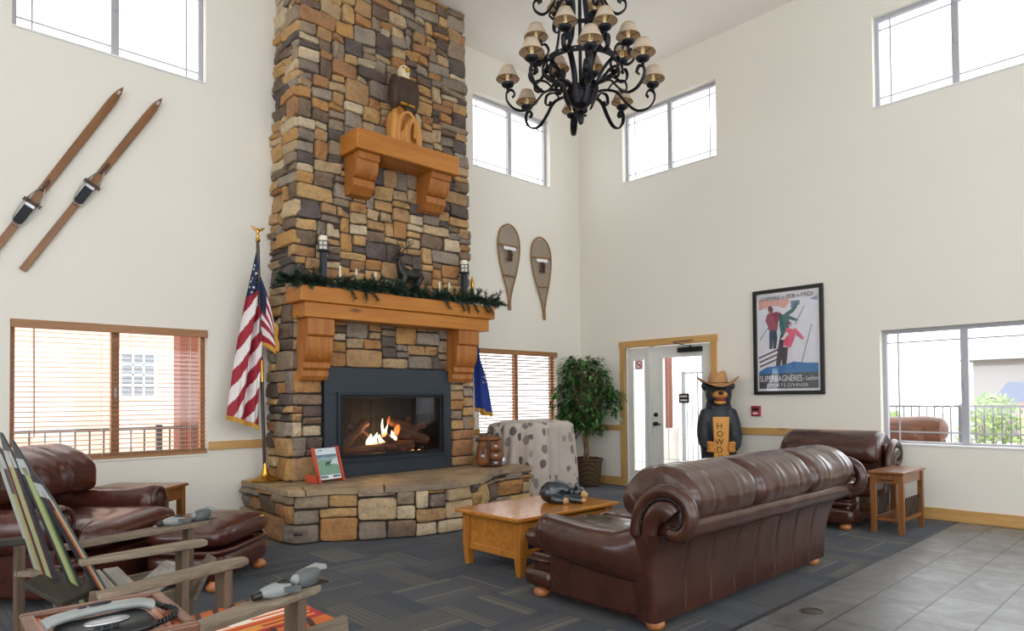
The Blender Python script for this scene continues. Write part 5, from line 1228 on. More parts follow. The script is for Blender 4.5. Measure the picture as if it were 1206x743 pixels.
    g = G(); g.sell((0, D - 0.14, 0.14), (hx, 0.145, 0.085), 8, 5, nu=64, nv=20); g.build('front_rail', lea, root, 70)
    g = G(); g.sell((0, D - 0.145, 0.258), (hx - 0.01, 0.135, 0.04), 8, 3, nu=64, nv=16); g.build('front_piping_roll', lea, root, 70)
    a0, b0 = -hx + 0.13, hx - 0.13; ncu = n_cush
    for k in range(ncu):
        a, b = a0 + (b0 - a0) * k / ncu, a0 + (b0 - a0) * (k + 1) / ncu; ph = rng.uniform(0, 9); tb = 0.10 if ncu == 1 else (0.05 if k in (0, ncu - 1) else 0)
        def fn(p, ph=ph, w=(b - a) / 2, le=(k == 0), ri=(k == ncu - 1)):
            f = min(1.0, max(0.0, (p.y + (D + 0.33) / 2 - (D - back + 0.04)) / 0.05)); f = f * f * (3 - 2 * f); ex = f * 0.085 * (1 if (p.x < 0 and le) or (p.x > 0 and ri) else 0)
            return (p.x + math.copysign(ex * min(1, abs(p.x) / (w * 0.5)), p.x), p.y + 0.01 * nz((p.x * 5, p.z * 5, ph)), p.z + (0.012 * nz((p.x * 6, p.y * 6, ph)) + 0.007 * nz((p.x * 16, p.y * 16, ph)) if p.z > 0 else 0))
        G().sell(((a + b) / 2, (0.24 + D + 0.09) / 2, 0.375 + az * 0.6), ((b - a) / 2 - 0.003, (D + 0.09 - 0.24) / 2, 0.105), 6, 2.6, nu=96, nv=24, fn=fn).build('seat_cushion', lea, root, 70)
    # arms: side panel, padded roll, round front panel with piping
    for s in (1, -1):
        g = G(); g.box((s * (hx - 0.11), 0.04, 0.06), (s * (hx - 0.005), D - back - 0.04, 0.38 + az)); g.build('side_panel', lea, root, 40, bevel=0.025)
        g = G(); rs = []; N = 44; ph = rng.uniform(0, 9); Yf = D - back
        for i in range(N + 1):
            u = i / N; y = 0.03 + (Yf - 0.03) * u
            top = 0.555 - 0.018 * math.sin(PI * u) + 0.02 * u ** 3 + 0.10 * max(0, 1 - u / 0.32) ** 1.3
            top += az; bot = 0.245 + az * 0.7 + 0.075 * u ** 1.2; zc, rz = (top + bot) / 2, (top - bot) / 2
            outw = 0.075 * min(1, 0.1 + u / 0.4); xin, xout = hx - 0.165, hx + 0.01 + outw * 1.0
            xc, rx = (xin + xout) / 2, (xout - xin) / 2; sh = 1.0 if u < 0.93 else (1 - 0.22 * ((u - 0.93) / 0.07) ** 2)
            ring = []
            for j in range(28):
                th = 2 * PI * j / 28; c, d = math.cos(th), math.sin(th); pw = lambda v: math.copysign(abs(v) ** 0.82, v)
                w = 1 + 0.03 * nz((y * 6, th * 1.2, ph)) + 0.015 * nz((y * 18, th * 3, ph)) + (0.02 * math.sin(y * 46 + th * 2) * math.exp(-u / 0.25) if d > 0 else 0)
                ring.append((s * (xc + rx * sh * pw(c) * w), y, zc + rz * sh * pw(d) * w))
            rs.append(ring)
        g.rings(rs); g.build('arm_pad', lea, root, 70)
        xc, zc = s * (hx - 0.04), 0.455 + az; rx, rz = 0.098, 0.105
        G().sell((xc, Yf + 0.0, zc), (rx * 0.72, 0.03, rz * 0.72), 2.2, nu=28).build('arm_front_panel', lea, root, 70)
        G().tube([(xc + rx * 0.86 * math.cos(k * PI / 16), Yf + 0.004, zc + rz * 0.86 * math.sin(k * PI / 16)) for k in range(32)], 0.016, 8, True).build('arm_front_piping', lea, root, 70)
        gg = G()
        for k in range(26): a = k * 2 * PI / 26; gg.sell((xc + rx * 0.66 * math.cos(a), Yf + 0.022, zc + rz * 0.66 * math.sin(a)), (0.006, 0.006, 0.006), nu=6, nv=5)
        gg.build('arm_nailheads', M['bronze'], root, 60)
    for x in (hx - 0.10, -hx + 0.10):
        for y in (0.10, D - 0.10):
            G().lathe([(0.02, 0.0), (0.042, 0.006), (0.056, 0.028), (0.05, 0.05), (0.034, 0.06), (0.034, 0.075)], (x, y, 0), 18).build('bun_foot', foot_mat, root, 60)
M['foot'] = plain('maple_bun_foot', (186, 118, 66), 0.35, 0, 0.15, 12, coat=0.3)
sofa = thing('leather_sofa', 'long dark brown leather sofa in the foreground seen from behind', 'sofa', (4.21, 2.12, 0))
lounge(sofa, 2.28, 3, M['leather'], M['foot'], 8, 1.09, 3)
ch = thing('leather_armchair', 'dark brown leather armchair against the right wall under the window', 'armchair', (7.72, 2.97, 0), math.radians(90))
lounge(ch, 1.04, 1, M['leather'], M['foot'], 4, 1.0, 5, 0.0, 1.1, 0.15)
a = math.radians(-136.7)
rc = thing('leather_recliner', 'reddish brown leather armchair with a tall pillow back by the left window', 'armchair', (0.61, 5.98, 0), a)
rc.scale = (1, 1, 1.06)
lounge(rc, 1.10, 1, M['leather_red'], M['foot'], 4, 0.96, 9, 0.05, 1.25, 0.12)

def ottoman():
    t = thing('leather_ottoman', 'reddish brown leather ottoman in front of the left armchair', 'ottoman', (1.75, 5.13, 0), math.radians(42)); rng = random.Random(2)
    hx, hy = 0.42, 0.30
    fn = lambda p: (p.x, p.y, p.z + (0.014 * nz((p.x * 5, p.y * 5, 3)) + 0.006 * nz((p.x * 15, p.y * 15, 5)) if p.z > 0 else 0) + 0.02 * (1 - (p.x / hx) ** 2) * (1 if p.z > 0 else 0))
    G().sell((0, 0, 0.365), (hx, hy, 0.095), 5, 2.8, nu=60, nv=24, fn=fn).build('top_cushion', M['leather_red'], t, 70)
    G().tube([(hx * 0.965 * math.copysign(abs(math.cos(k * PI / 32)) ** 0.4, math.cos(k * PI / 32)), hy * 0.965 * math.copysign(abs(math.sin(k * PI / 32)) ** 0.4, math.sin(k * PI / 32)), 0.272) for k in range(64)], 0.018, 8, True).build('piping', M['leather_red'], t, 70)
    G().sell((0, 0, 0.17), (hx - 0.02, hy - 0.02, 0.115), 7, 4, nu=60, nv=16, fn=lambda p: (p.x * (1 + 0.02 * nz((p.x * 4, p.z * 8, 1))), p.y * (1 + 0.02 * nz((p.y * 4, p.z * 8, 2))), p.z)).build('body', M['leather_red'], t, 70)
    for x in (hx - 0.09, -hx + 0.09):
        for y in (hy - 0.09, -hy + 0.09): G().lathe([(0.02, 0.0), (0.042, 0.006), (0.056, 0.028), (0.05, 0.05), (0.034, 0.06), (0.034, 0.075)], (x, y, 0), 18).build('bun_foot', M['foot'], t, 60)
ottoman()

# ------------------------------------------------------------------ tables
def coffee_table():
    t = thing('coffee_table', 'honey oak coffee table with tapered legs between the hearth and the sofa', 'coffee table', (3.885, 3.84, 0)); hx, hy = 0.585, 0.365
    G().box((-hx, -hy, 0.412), (hx, hy, 0.44)).build('table_top', M['oak'], t, 0, bevel=0.006)
    lx, ly = hx - 0.09, hy - 0.07
    for sx in (1, -1):
        for sy in (1, -1):
            g = G(); q = 0.036; r = 0.024; x, y = sx * lx, sy * ly
            g.rings([[(x - r, y - r, 0), (x + r, y - r, 0), (x + r, y + r, 0), (x - r, y + r, 0)], [(x - q, y - q, 0.17), (x + q, y - q, 0.17), (x + q, y + q, 0.17), (x - q, y + q, 0.17)], [(x - q, y - q, 0.412), (x + q, y - q, 0.412), (x + q, y + q, 0.412), (x - q, y + q, 0.412)]]); g.build('leg', M['oak_z'], t, 20, bevel=0.003)
        G().box((sx * lx - 0.01, -ly + 0.03, 0.16), (sx * lx + 0.01, ly - 0.03, 0.41)).build('end_panel', M['oak'], t, 0)
        G().box((sx * lx - 0.018, -ly + 0.03, 0.125), (sx * lx + 0.018, ly - 0.03, 0.175)).build('end_rail', M['oak'], t, 0, bevel=0.003)
    for sy in (1, -1):
        G().box((-lx + 0.03, sy * ly - 0.012, 0.375), (lx - 0.03, sy * ly + 0.012, 0.411)).build('apron', M['oak'], t, 0, bevel=0.003)
        G().box((-lx + 0.03, sy * ly - 0.012, 0.125), (lx - 0.03, sy * ly + 0.012, 0.165)).build('lower_rail', M['oak'], t, 0, bevel=0.003)
        for k in (-1, 1):
            x0, x1 = (k * lx - k * 0.035, k * 0.02); x0, x1 = min(x0, x1), max(x0, x1); g = G(); y0, y1 = sy * ly - 0.01, sy * ly + 0.01
            g.box((x0, y0, 0.345), (x1, y1, 0.374)); g.box((x0, y0, 0.166), (x1, y1, 0.19)); g.box((x0, y0, 0.19), (x0 + 0.035, y1, 0.345)); g.box((x1 - 0.035, y0, 0.19), (x1, y1, 0.345)); d = g.build('door', M['oak'], t, 0, bevel=0.002)
            G().box((x0 + 0.035, sy * ly - 0.004, 0.19), (x1 - 0.035, sy * ly + 0.004, 0.345)).build('dark_glass_panel', M['black_plastic'], d, 0)
            G().lathe([(0.009, 0), (0.013, 0.01), (0.0, 0.016)], n=12, T=Matrix.Translation(((x0 + x1) / 2, sy * (ly + 0.01), 0.36)) @ Matrix.Rotation(-sy * PI / 2, 4, 'X')).build('knob', M['black_metal'], d, 40)
    G().box((-lx + 0.02, -ly + 0.02, 0.135), (lx - 0.02, ly - 0.02, 0.155)).build('lower_shelf', M['oak'], t, 0)
coffee_table()

def end_table_right():
    t = thing('end_table', 'narrow brown wooden end table with slatted magazine racks beside the right armchair', 'end table', (7.23, 2.21, 0)); hx, hy, h = 0.34, 0.155, 0.585
    G().box((-hx, -hy, h - 0.024), (hx, hy, h)).build('table_top', M['brown_wood'], t, 0, bevel=0.005)
    lx, ly = hx - 0.05, hy - 0.035
    for sx in (1, -1):
        for sy in (1, -1): G().box((sx * lx - 0.024, sy * ly - 0.024, 0), (sx * lx + 0.024, sy * ly + 0.024, h - 0.024)).build('leg', M['brown_wood_z'], t, 0, bevel=0.003)
    for sy in (1, -1):
        G().box((-lx, sy * ly - 0.01, h - 0.115), (lx, sy * ly + 0.01, h - 0.026)).build('apron', M['brown_wood'], t, 0)
        G().box((-lx, sy * ly - 0.012, 0.115), (lx, sy * ly + 0.012, 0.15)).build('stretcher', M['brown_wood'], t, 0)
    G().box((lx - 0.01, -ly, h - 0.115), (lx + 0.01, ly, h - 0.026)).build('apron', M['brown_wood'], t, 0)
    d = G().box((-lx - 0.018, -ly + 0.02, h - 0.112), (-lx + 0.01, ly - 0.02, h - 0.03)).build('drawer', M['brown_wood_z'], t, 0, bevel=0.003)
    G().tube(smooth_pts([(-lx - 0.02, -0.06, h - 0.075), (-lx - 0.036, -0.04, h - 0.08), (-lx - 0.036, 0.04, h - 0.08), (-lx - 0.02, 0.06, h - 0.075)], 4), 0.005, 8).build('pull', M['black_metal'], d, 60)
    G().box((-lx, -ly, 0.115), (lx, ly, 0.14)).build('rack_floor', M['brown_wood'], t, 0)
    for sy in (1, -1):
        for k in range(6):
            x = -lx + 0.09 + k * 0.078; G().bar((x - 0.025, sy * (ly - 0.005), 0.15), (x + 0.045, sy * (ly + 0.008), 0.33), 0.012, 0.03).build('rack_slat', plain('dark_slat', (58, 40, 30), 0.4) if 'dark_slat' not in bpy.data.materials else bpy.data.materials['dark_slat'], t, 0)
end_table_right()

def end_table_left():
    t = thing('side_table', 'brown square-edged wooden side table behind the left armchair below the window', 'side table', (1.585, 6.34, 0), math.radians(133)); hx, hy, h = 0.33, 0.17, 0.595
    G().box((-hx, -hy, h - 0.026), (hx, hy, h)).build('table_top', M['brown_wood'], t, 0, bevel=0.005)
    lx, ly = hx - 0.045, hy - 0.045
    for sx in (1, -1):
        for sy in (1, -1): G().box((sx * lx - 0.027, sy * ly - 0.027, 0), (sx * lx + 0.027, sy * ly + 0.027, h - 0.026)).build('leg', M['brown_wood_z'], t, 0, bevel=0.003)
        G().box((sx * lx - 0.012, -ly, h - 0.13), (sx * lx + 0.012, ly, h - 0.026)).build('apron', M['brown_wood'], t, 0)
    for sy in (1, -1): G().box((-lx, sy * ly - 0.012, h - 0.13), (lx, sy * ly + 0.012, h - 0.026)).build('apron', M['brown_wood'], t, 0)
    G().box((-lx, -ly, 0.12), (lx, ly, 0.145)).build('lower_shelf', M['brown_wood'], t, 0)
end_table_left()
# ------------------------------------------------------------------ bears
def standing_bear():
    bx, by = 7.72, 4.41; t = thing('bear_statue', 'tall carved black bear statue holding a wooden welcome board beside the door', 'statue', (bx, by, 0), math.radians(-143) + PI / 2)
    # local: faces -y ; rotz turns it toward the room
    g = G()
    g.tube(smooth_pts([(0, 0.0, 0.10), (0, 0.0, 0.30), (0, 0.01, 0.55), (0, 0.02, 0.75), (0, 0.02, 0.95), (0, 0.01, 1.10), (0, -0.01, 1.22), (0, -0.02, 1.30)], 4),
           [0.19, 0.195, 0.20, 0.203, 0.206, 0.208, 0.21, 0.214, 0.218, 0.222, 0.224, 0.225, 0.225, 0.224, 0.222, 0.218, 0.213, 0.206, 0.198, 0.19, 0.18, 0.172, 0.165, 0.16, 0.155, 0.15, 0.145, 0.14, 0.135], 20, flat=(1, 0.82), up=(1, 0, 0))
    g.sell((0, -0.03, 1.345), (0.165, 0.165, 0.165), 2.2)
    for s in (1, -1):
        g.tube(smooth_pts([(s * 0.10, 0.0, 0.45), (s * 0.12, -0.02, 0.25), (s * 0.12, -0.02, 0.06)], 4), [0.13, 0.13, 0.13, 0.128, 0.125, 0.12, 0.118, 0.115, 0.115], 14)
        g.sell((s * 0.12, -0.09, 0.055), (0.105, 0.16, 0.06), 2.3)
        g.tube(smooth_pts([(s * 0.13, 0.0, 1.14), (s * 0.168, -0.04, 0.95), (s * 0.175, -0.10, 0.78), (s * 0.155, -0.175, 0.70), (s * 0.125, -0.225, 0.69)], 4), [0.085, 0.09, 0.095, 0.098, 0.10, 0.10, 0.10, 0.098, 0.095, 0.09, 0.088, 0.085, 0.08, 0.076, 0.072, 0.068, 0.064], 14)
        g.sell((s * 0.155, -0.01, 1.445), (0.058, 0.03, 0.058), 2.0)
    g.tube([(0, -0.14, 1.32), (0, -0.20, 1.31), (0, -0.245, 1.30)], [0.10, 0.088, 0.06], 14, flat=(1, 0.9), up=(1, 0, 0))
    body = g.build('body', M['bear_fur'], t, 180, mods=REMESH(0.016, 3))
    # face
    m = G(); m.tube([(0, -0.17, 1.325), (0, -0.225, 1.335), (0, -0.265, 1.335), (0, -0.285, 1.33)], [0.095, 0.088, 0.07, 0.045], 16, flat=(1, 0.62), up=(1, 0, 0)); mz = m.build('muzzle', M['muzzle'], t, 60)
    m = G(); m.tube([(0, -0.18, 1.245), (0, -0.225, 1.235), (0, -0.255, 1.238)], [0.075, 0.066, 0.04], 14, flat=(1, 0.4), up=(1, 0, 0)); m.build('lower_jaw', M['muzzle'], t, 60)
    m = G(); m.sell((0, -0.215, 1.275), (0.062, 0.05, 0.034), 2.2); m.build('open_mouth', M['mouth'], t, 60)
    m = G(); m.sell((0, -0.29, 1.355), (0.034, 0.022, 0.024), 2.2); m.build('nose', M['ink'], mz, 60)
    for s in (1, -1):
        m = G(); m.sell((s * 0.062, -0.172, 1.408), (0.018, 0.014, 0.018)); m.build('eye', M['ink'], t, 60)
        m = G(); m.sell((s * 0.155, -0.035, 1.445), (0.034, 0.014, 0.034)); m.build('inner_ear', M['black_plastic'], t, 60)
        m = G()
        for k, (dz, ln) in enumerate(((0.045, 0.05), (0.015, 0.058), (-0.015, 0.056), (-0.045, 0.046))): m.tube(smooth_pts([(s * 0.155, -0.22, 0.69 + dz), (s * 0.13, -0.268, 0.69 + dz), (s * (0.135 - ln), -0.285, 0.688 + dz)], 3), [0.024, 0.026, 0.026, 0.025, 0.024, 0.022, 0.018], 8)
        m.build('paw', M['muzzle'], t, 60)
    # plank held upright in front
    p = G(); zs = [0.18, 0.30, 0.5, 0.68, 0.85, 0.98, 1.06]; ws = [0.105, 0.10, 0.092, 0.086, 0.09, 0.096, 0.10]
    p.rings([[(-w, -0.262, z), (w, -0.262, z), (w, -0.225, z), (-w, -0.225, z)] for z, w in zip(zs, ws)]); pl = p.build('welcome_board', M['sign_wood'], t, 0, bevel=0.004)
    for k, ch in enumerate('HOWDY'): 
        text('lettering', ch, M['ink'], 0.105, frame_m((-0.02 + 0.006 * math.sin(k * 2), -0.2635, 0.945 - k * 0.098), (1, 0, 0), (0, 0, 1)), pl, 0.002)
    h = G(); h.sell((0.045, -0.264, 0.425), (0.017, 0.003, 0.017)); h.tube([(0.045, -0.264, 0.42), (0.05, -0.264, 0.395)], [0.014, 0.003], 6); h.build('painted_spot', M['ink'], pl, 60)
    # cowboy hat
    hat = thing('cowboy_hat', "tan cowboy hat sitting on the tall bear statue's head", 'hat', (bx, by, 1.475), math.radians(-143) + PI / 2)
    def brim(a, r): return (r * 1.0 * math.cos(a), r * 1.12 * math.sin(a), 0.095 * (abs(math.cos(a)) ** 2.2) * (max(0.0, r - 0.12) / 0.14) ** 1.6 - 0.035 * abs(math.sin(a)) ** 3 * max(0, (r - 0.12) / 0.14))
    g = G(); rs = []
    for r, dz in ((0.118, 0.0), (0.16, 0.0), (0.21, 0.0), (0.262, 0.0), (0.262, -0.008), (0.21, -0.009), (0.16, -0.009), (0.118, -0.009)):
        rs.append([(x, y, z + dz) for x, y, z in [brim(2 * PI * k / 40, r) for k in range(40)]])
    g.rings(rs, True, False, True); g.build('brim', M['hat'], hat, 70)
    g = G(); rs = []
    for z, r in ((-0.01, 0.124), (0.05, 0.12), (0.10, 0.112), (0.14, 0.10), (0.165, 0.08), (0.17, 0.045), (0.165, 0.01)):
        ring = []
        for k in range(36):
            a = 2 * PI * k / 36; c, s = math.cos(a), math.sin(a); cr = 0.055 * max(0, (z - 0.06) / 0.11); dent = math.exp(-(c * r / 0.035) ** 2) if z > 0.12 else 0
            ring.append((r * c * (1 - 0.22 * max(0, (z - .03) / .13) * (abs(s) if s < 0 else 0.4 * abs(s))), r * 1.15 * s, z - cr * dent * (0.9 if r < 0.09 else 0.35)))
        rs.append(ring)
    g.rings(rs); g.build('crown', M['hat'], hat, 70)
    g = G(); g.tube([(0.122 * math.cos(k * PI / 16), 0.14 * math.sin(k * PI / 16), 0.012) for k in range(32)], 0.012, 6, True, flat=(0.4, 1), up=(0, 0, 1)); g.build('hat_band', M['pack_brown'], hat, 60)
standing_bear()

def sleeping_bear():
    t = thing('bear_figurine', 'glossy black sleeping bear figurine lying on the coffee table', 'figurine', (4.10, 3.80, 0.44), math.radians(-52)); g = G()
    # curled up on its side: rump, back and belly, head laid on the forepaws
    g.sell((-0.04, 0.0, 0.09), (0.12, 0.095, 0.095), 2.2); g.sell((-0.095, -0.01, 0.08), (0.075, 0.09, 0.08), 2.1); g.sell((0.035, 0.0, 0.085), (0.07, 0.075, 0.08))
    g.tube([(0.06, 0.0, 0.09), (0.115, -0.01, 0.085)], [0.05, 0.042], 12); g.sell((0.15, -0.02, 0.085), (0.052, 0.052, 0.052), 2.1)
    for x, y, r, q in ((0.05, -0.05, 0.03, (0.19, -0.075)), (0.07, 0.05, 0.03, (0.19, 0.04)), (-0.06, -0.085, 0.04, (0.04, -0.105)), (-0.05, 0.09, 0.038, (0.02, 0.11))): g.tube([(x, y, 0.042), ((x + q[0]) / 2, (y + q[1]) / 2 - 0.004, 0.032), (q[0], q[1], 0.025)], [r, r * 0.95, r * 0.75], 10)
    for s in (1, -1): g.sell((0.135, -0.02 + s * 0.045, 0.138), (0.016, 0.022, 0.024))
    g.build('body', M['bear_gloss'], t, 180, mods=REMESH(0.006, 2))
    m = G(); m.tube([(0.175, -0.03, 0.08), (0.21, -0.036, 0.062), (0.228, -0.038, 0.054)], [0.036, 0.029, 0.017], 12); mz = m.build('muzzle', M['paw'], t, 60)
    G().sell((0.232, -0.04, 0.063), (0.012, 0.014, 0.01)).build('nose', M['ink'], mz, 60)
    for s in (1, -1): G().sell((0.19, -0.026 + s * 0.026, 0.112), (0.006, 0.007, 0.007)).build('eye', M['ink'], t, 60)
    for x, y, r in ((0.195, -0.078, 0.024), (0.05, -0.11, 0.03), (-0.045, -0.10, 0.024)): G().sell((x, y, 0.027), (r, r * 0.9, r * 0.9)).build('paw', M['paw'], t, 60)
sleeping_bear()

# ------------------------------------------------------------------ ficus in basket
def ficus():
    rng = random.Random(8); t = thing('potted_ficus', 'leafy green ficus tree in a dark wicker basket in the room corner', 'plant', (7.66, 6.56, 0)); g = G()
    g.lathe([(0.0, 0.0), (0.18, 0.0), (0.20, 0.05), (0.22, 0.2), (0.232, 0.36), (0.236, 0.40), (0.225, 0.41), (0.21, 0.39), (0.20, 0.34), (0.0, 0.34)], n=36); g.build('wicker_basket', M['wicker'], t, 40)
    g = G()
    for z, r in ((0.40, 0.232), (0.385, 0.238), (0.03, 0.2)): g.tube([((r + 0.006 * math.sin(k * 1.57)) * math.cos(k * PI / 24), (r + 0.006 * math.sin(k * 1.57)) * math.sin(k * PI / 24), z + 0.006 * math.cos(k * 1.57)) for k in range(48)], 0.012, 6, True)
    g.build('braided_rim', M['wicker'], t, 60)
    G().lathe([(0.0, 0.385), (0.1, 0.38), (0.2, 0.36)], n=24, caps=False).build('moss', M['soil'], t, 60)
    g = G(); tips = []
    for k in range(3):
        a = k * 2.1; pts = smooth_pts([(0.04 * math.cos(a), 0.04 * math.sin(a), 0.34), (0.03 * math.cos(a + 1.4), 0.03 * math.sin(a + 1.4), 0.55), (0.035 * math.cos(a + 2.8), 0.035 * math.sin(a + 2.8), 0.78), (0.10 * math.cos(a + 3.4), 0.10 * math.sin(a + 3.4), 1.1), (0.16 * math.cos(a + 3.5), 0.16 * math.sin(a + 3.5), 1.45)], 4); g.tube(pts, [0.02 - 0.0008 * i for i in range(len(pts))], 8)
        for q in pts[7:]: tips.append(q)
    br = []
    for k in range(100):
        b = rng.choice(tips); a = rng.random() * 6.28; z = rng.uniform(0.84, 1.92); R = 0.50 * math.sin(PI * min(1, max(0.1, (z - 0.62) / 1.45))) ** 0.7 * rng.uniform(0.45, 1.0)
        e = Vector((R * math.cos(a), R * math.sin(a), z)); e.x = min(e.x, 0.24); e.y = min(e.y, 0.28)
        m = b.lerp(e, 0.55) + Vector((0, 0, 0.08)); p = smooth_pts([b, m, e, e + Vector((math.cos(a) * 0.05, math.sin(a) * 0.05, -0.07))], 4); g.tube(p, [0.006 - 0.0003 * i for i in range(len(p))], 5); br.append((p, a))
    g.build('trunk', M['trunk'], t, 60)
    f = G()
    for p, a in br:
        for q in range(30):
            o = p[rng.randint(len(p) // 3, len(p) - 1)] + Vector((rng.uniform(-.06, .06), rng.uniform(-.06, .06), rng.uniform(-.06, .05)))
            th = a + rng.uniform(-1.6, 1.6); d = Vector((math.cos(th), math.sin(th), rng.uniform(-1.3, 0.25))).normalized(); Lf = rng.uniform(0.065, 0.115); s = d.cross(Vector((0, 0, 1))).normalized() * Lf * 0.25; up = s.cross(d).normalized() * Lf * 0.06
            if max(o.x, o.x + d.x * Lf) > 0.335 or max(o.y, o.y + d.y * Lf) > 0.38: continue
            f.add([o, o + d * Lf * 0.4 + s + up, o + d * Lf * 0.4, o + d * Lf * 0.4 - s + up, o + d * Lf - Vector((0, 0, Lf * 0.12))], [(0, 1, 2), (0, 2, 3), (1, 4, 2), (2, 4, 3)])
    f.build('foliage', M['leaf'], t, 0)
ficus()

# ------------------------------------------------------------------ cloth-covered shape
def draped():
    cx, cy = 6.33, 6.38; hx, hy, h = 0.55, 0.36, 1.0; t = thing('draped_cloth', 'pale grey cloth with a dark leaf print draped to the floor over a bulky shape', 'cloth cover', (cx, cy, 0)); g = G(); rs = []
    def per(k, N, ax, ay, e=3.4):
        a = 2 * PI * k / N; c, s = math.cos(a), math.sin(a); q = (abs(c) ** e + abs(s) ** e) ** (-1 / e); return a, ax * c * q, ay * s * q
    N = 150
    for f in (0.02, 0.25, 0.5, 0.7, 0.85, 0.95):
        rs.append([(x, y, h + 0.03 * math.cos(f * PI / 2) + 0.012 * nz((x * 5, y * 5, 1)) - (0.012 * f ** 4)) for a, x, y in [per(k, N, hx * f, hy * f) for k in range(N)]])
    for i in range(1, 27):
        u = i / 26; z = (h - 0.02) * (1 - u) ** 0.96 + 0.006; ring = []
        for k in range(N):
            a, x, y = per(k, N, hx, hy); am = 0.022 + 0.075 * u ** 0.7; fold = am * (math.sin(a * 9 + 1.2 * math.sin(a * 2 + 1) + u * 0.7) * 0.7 + 0.5 * math.sin(a * 17 + 2.0 * u + 0.5)); fl = 0.02 + 0.07 * u + fold
            fx = min(1.0 + fl / 0.45, 9); yy = y * (1 + fl / hy * 0.9); xx = x * (1 + fl / hx)
            ring.append((xx, min(yy, YA - cy - 0.03), max(0.004, z + (0.02 * math.sin(a * 5) * u * (1 - u)))))
        rs.append(ring)
    g.rings(rs, True, False); g.add(rs[0], [tuple(range(N))]); g.build('cloth', M['leafcloth'], t, 180, mods=[('SOLIDIFY', dict(thickness=0.004))])
    for sx in (1, -1):
        for sy in (1, -1): G().box((sx * 0.36 - 0.03, sy * 0.2 - 0.03, 0), (sx * 0.36 + 0.03, sy * 0.2 + 0.03, 0.9)).build('table_leg', M['black_metal'], t, 0)
    G().box((-0.42, -0.25, 0.9), (0.42, 0.25, 0.965)).build('table_top', M['black_metal'], t, 0, bevel=0.02)
draped()

# ------------------------------------------------------------------ things on the hearth
def pack():
    t = thing('rustic_backpack', 'small brown leather backpack with buckled pockets standing on the right end of the hearth', 'backpack', (5.37, 6.14, 0.488), math.radians(-38)); t.scale = (1.2, 1.1, 1.0); rng = random.Random(6)
    fn = lambda p: (p.x * (1 - 0.12 * p.z / 0.18) + 0.006 * nz((p.x * 14, p.y * 14, p.z * 14)), p.y + 0.006 * nz((p.z * 14, 3, p.x * 14)), p.z)
    G().sell((0, 0, 0.175), (0.135, 0.085, 0.178), 3.4, nu=36, nv=20, fn=fn).build('main_bag', M['pack_brown'], t, 70)
    G().sell((0.0, -0.01, 0.335), (0.125, 0.095, 0.035), 3, 2.4, nu=30, fn=fn).build('top_flap', M['pack_brown'], t, 70)
    for x, z, w, h in ((0.055, 0.245, 0.055, 0.055), (0.055, 0.135, 0.058, 0.05), (0.055, 0.045, 0.06, 0.045), (-0.075, 0.13, 0.05, 0.115)):
        p = G().sell((x, -0.095, z), (w, 0.035, h), 3.6, nu=24, fn=fn).build('pocket', M['pack_brown'] if z != 0.045 else M['pack_dark'], t, 70)
        G().box((x - 0.011, -0.136, z - 0.01), (x + 0.011, -0.128, z + h * 0.95)).build('strap', M['pack_dark'], p, 0)
        G().box((x - 0.016, -0.142, z - 0.005), (x + 0.016, -0.134, z + 0.022)).build('buckle', M['steel'], p, 0, bevel=0.003)
    G().sell((-0.02, -0.112, 0.17), (0.018, 0.012, 0.165), 3, nu=12).build('center_strap', M['pack_dark'], t, 70)
    G().tube(smooth_pts([(-0.03, 0.03, 0.36), (-0.02, 0.03, 0.40), (0.02, 0.03, 0.40), (0.03, 0.03, 0.36)], 4), 0.008, 8).build('carry_loop', M['pack_dark'], t, 70)
    for x in (-0.06, 0.07): G().tube(smooth_pts([(x, 0.07, 0.33), (x, 0.12, 0.25), (x, 0.12, 0.12), (x, 0.075, 0.03)], 4), 0.014, 8, flat=(1, 0.4), up=(1, 0, 0)).build('shoulder_strap', M['pack_dark'], t, 70)
    G().sell((0.125, -0.02, 0.06), (0.035, 0.035, 0.06), 3).build('bedroll_end', M['steel'], t, 70)
    G().sell((-0.12, -0.05, 0.325), (0.03, 0.03, 0.028)).build('tin_cup', M['dark_metal'], t, 70)
pack()
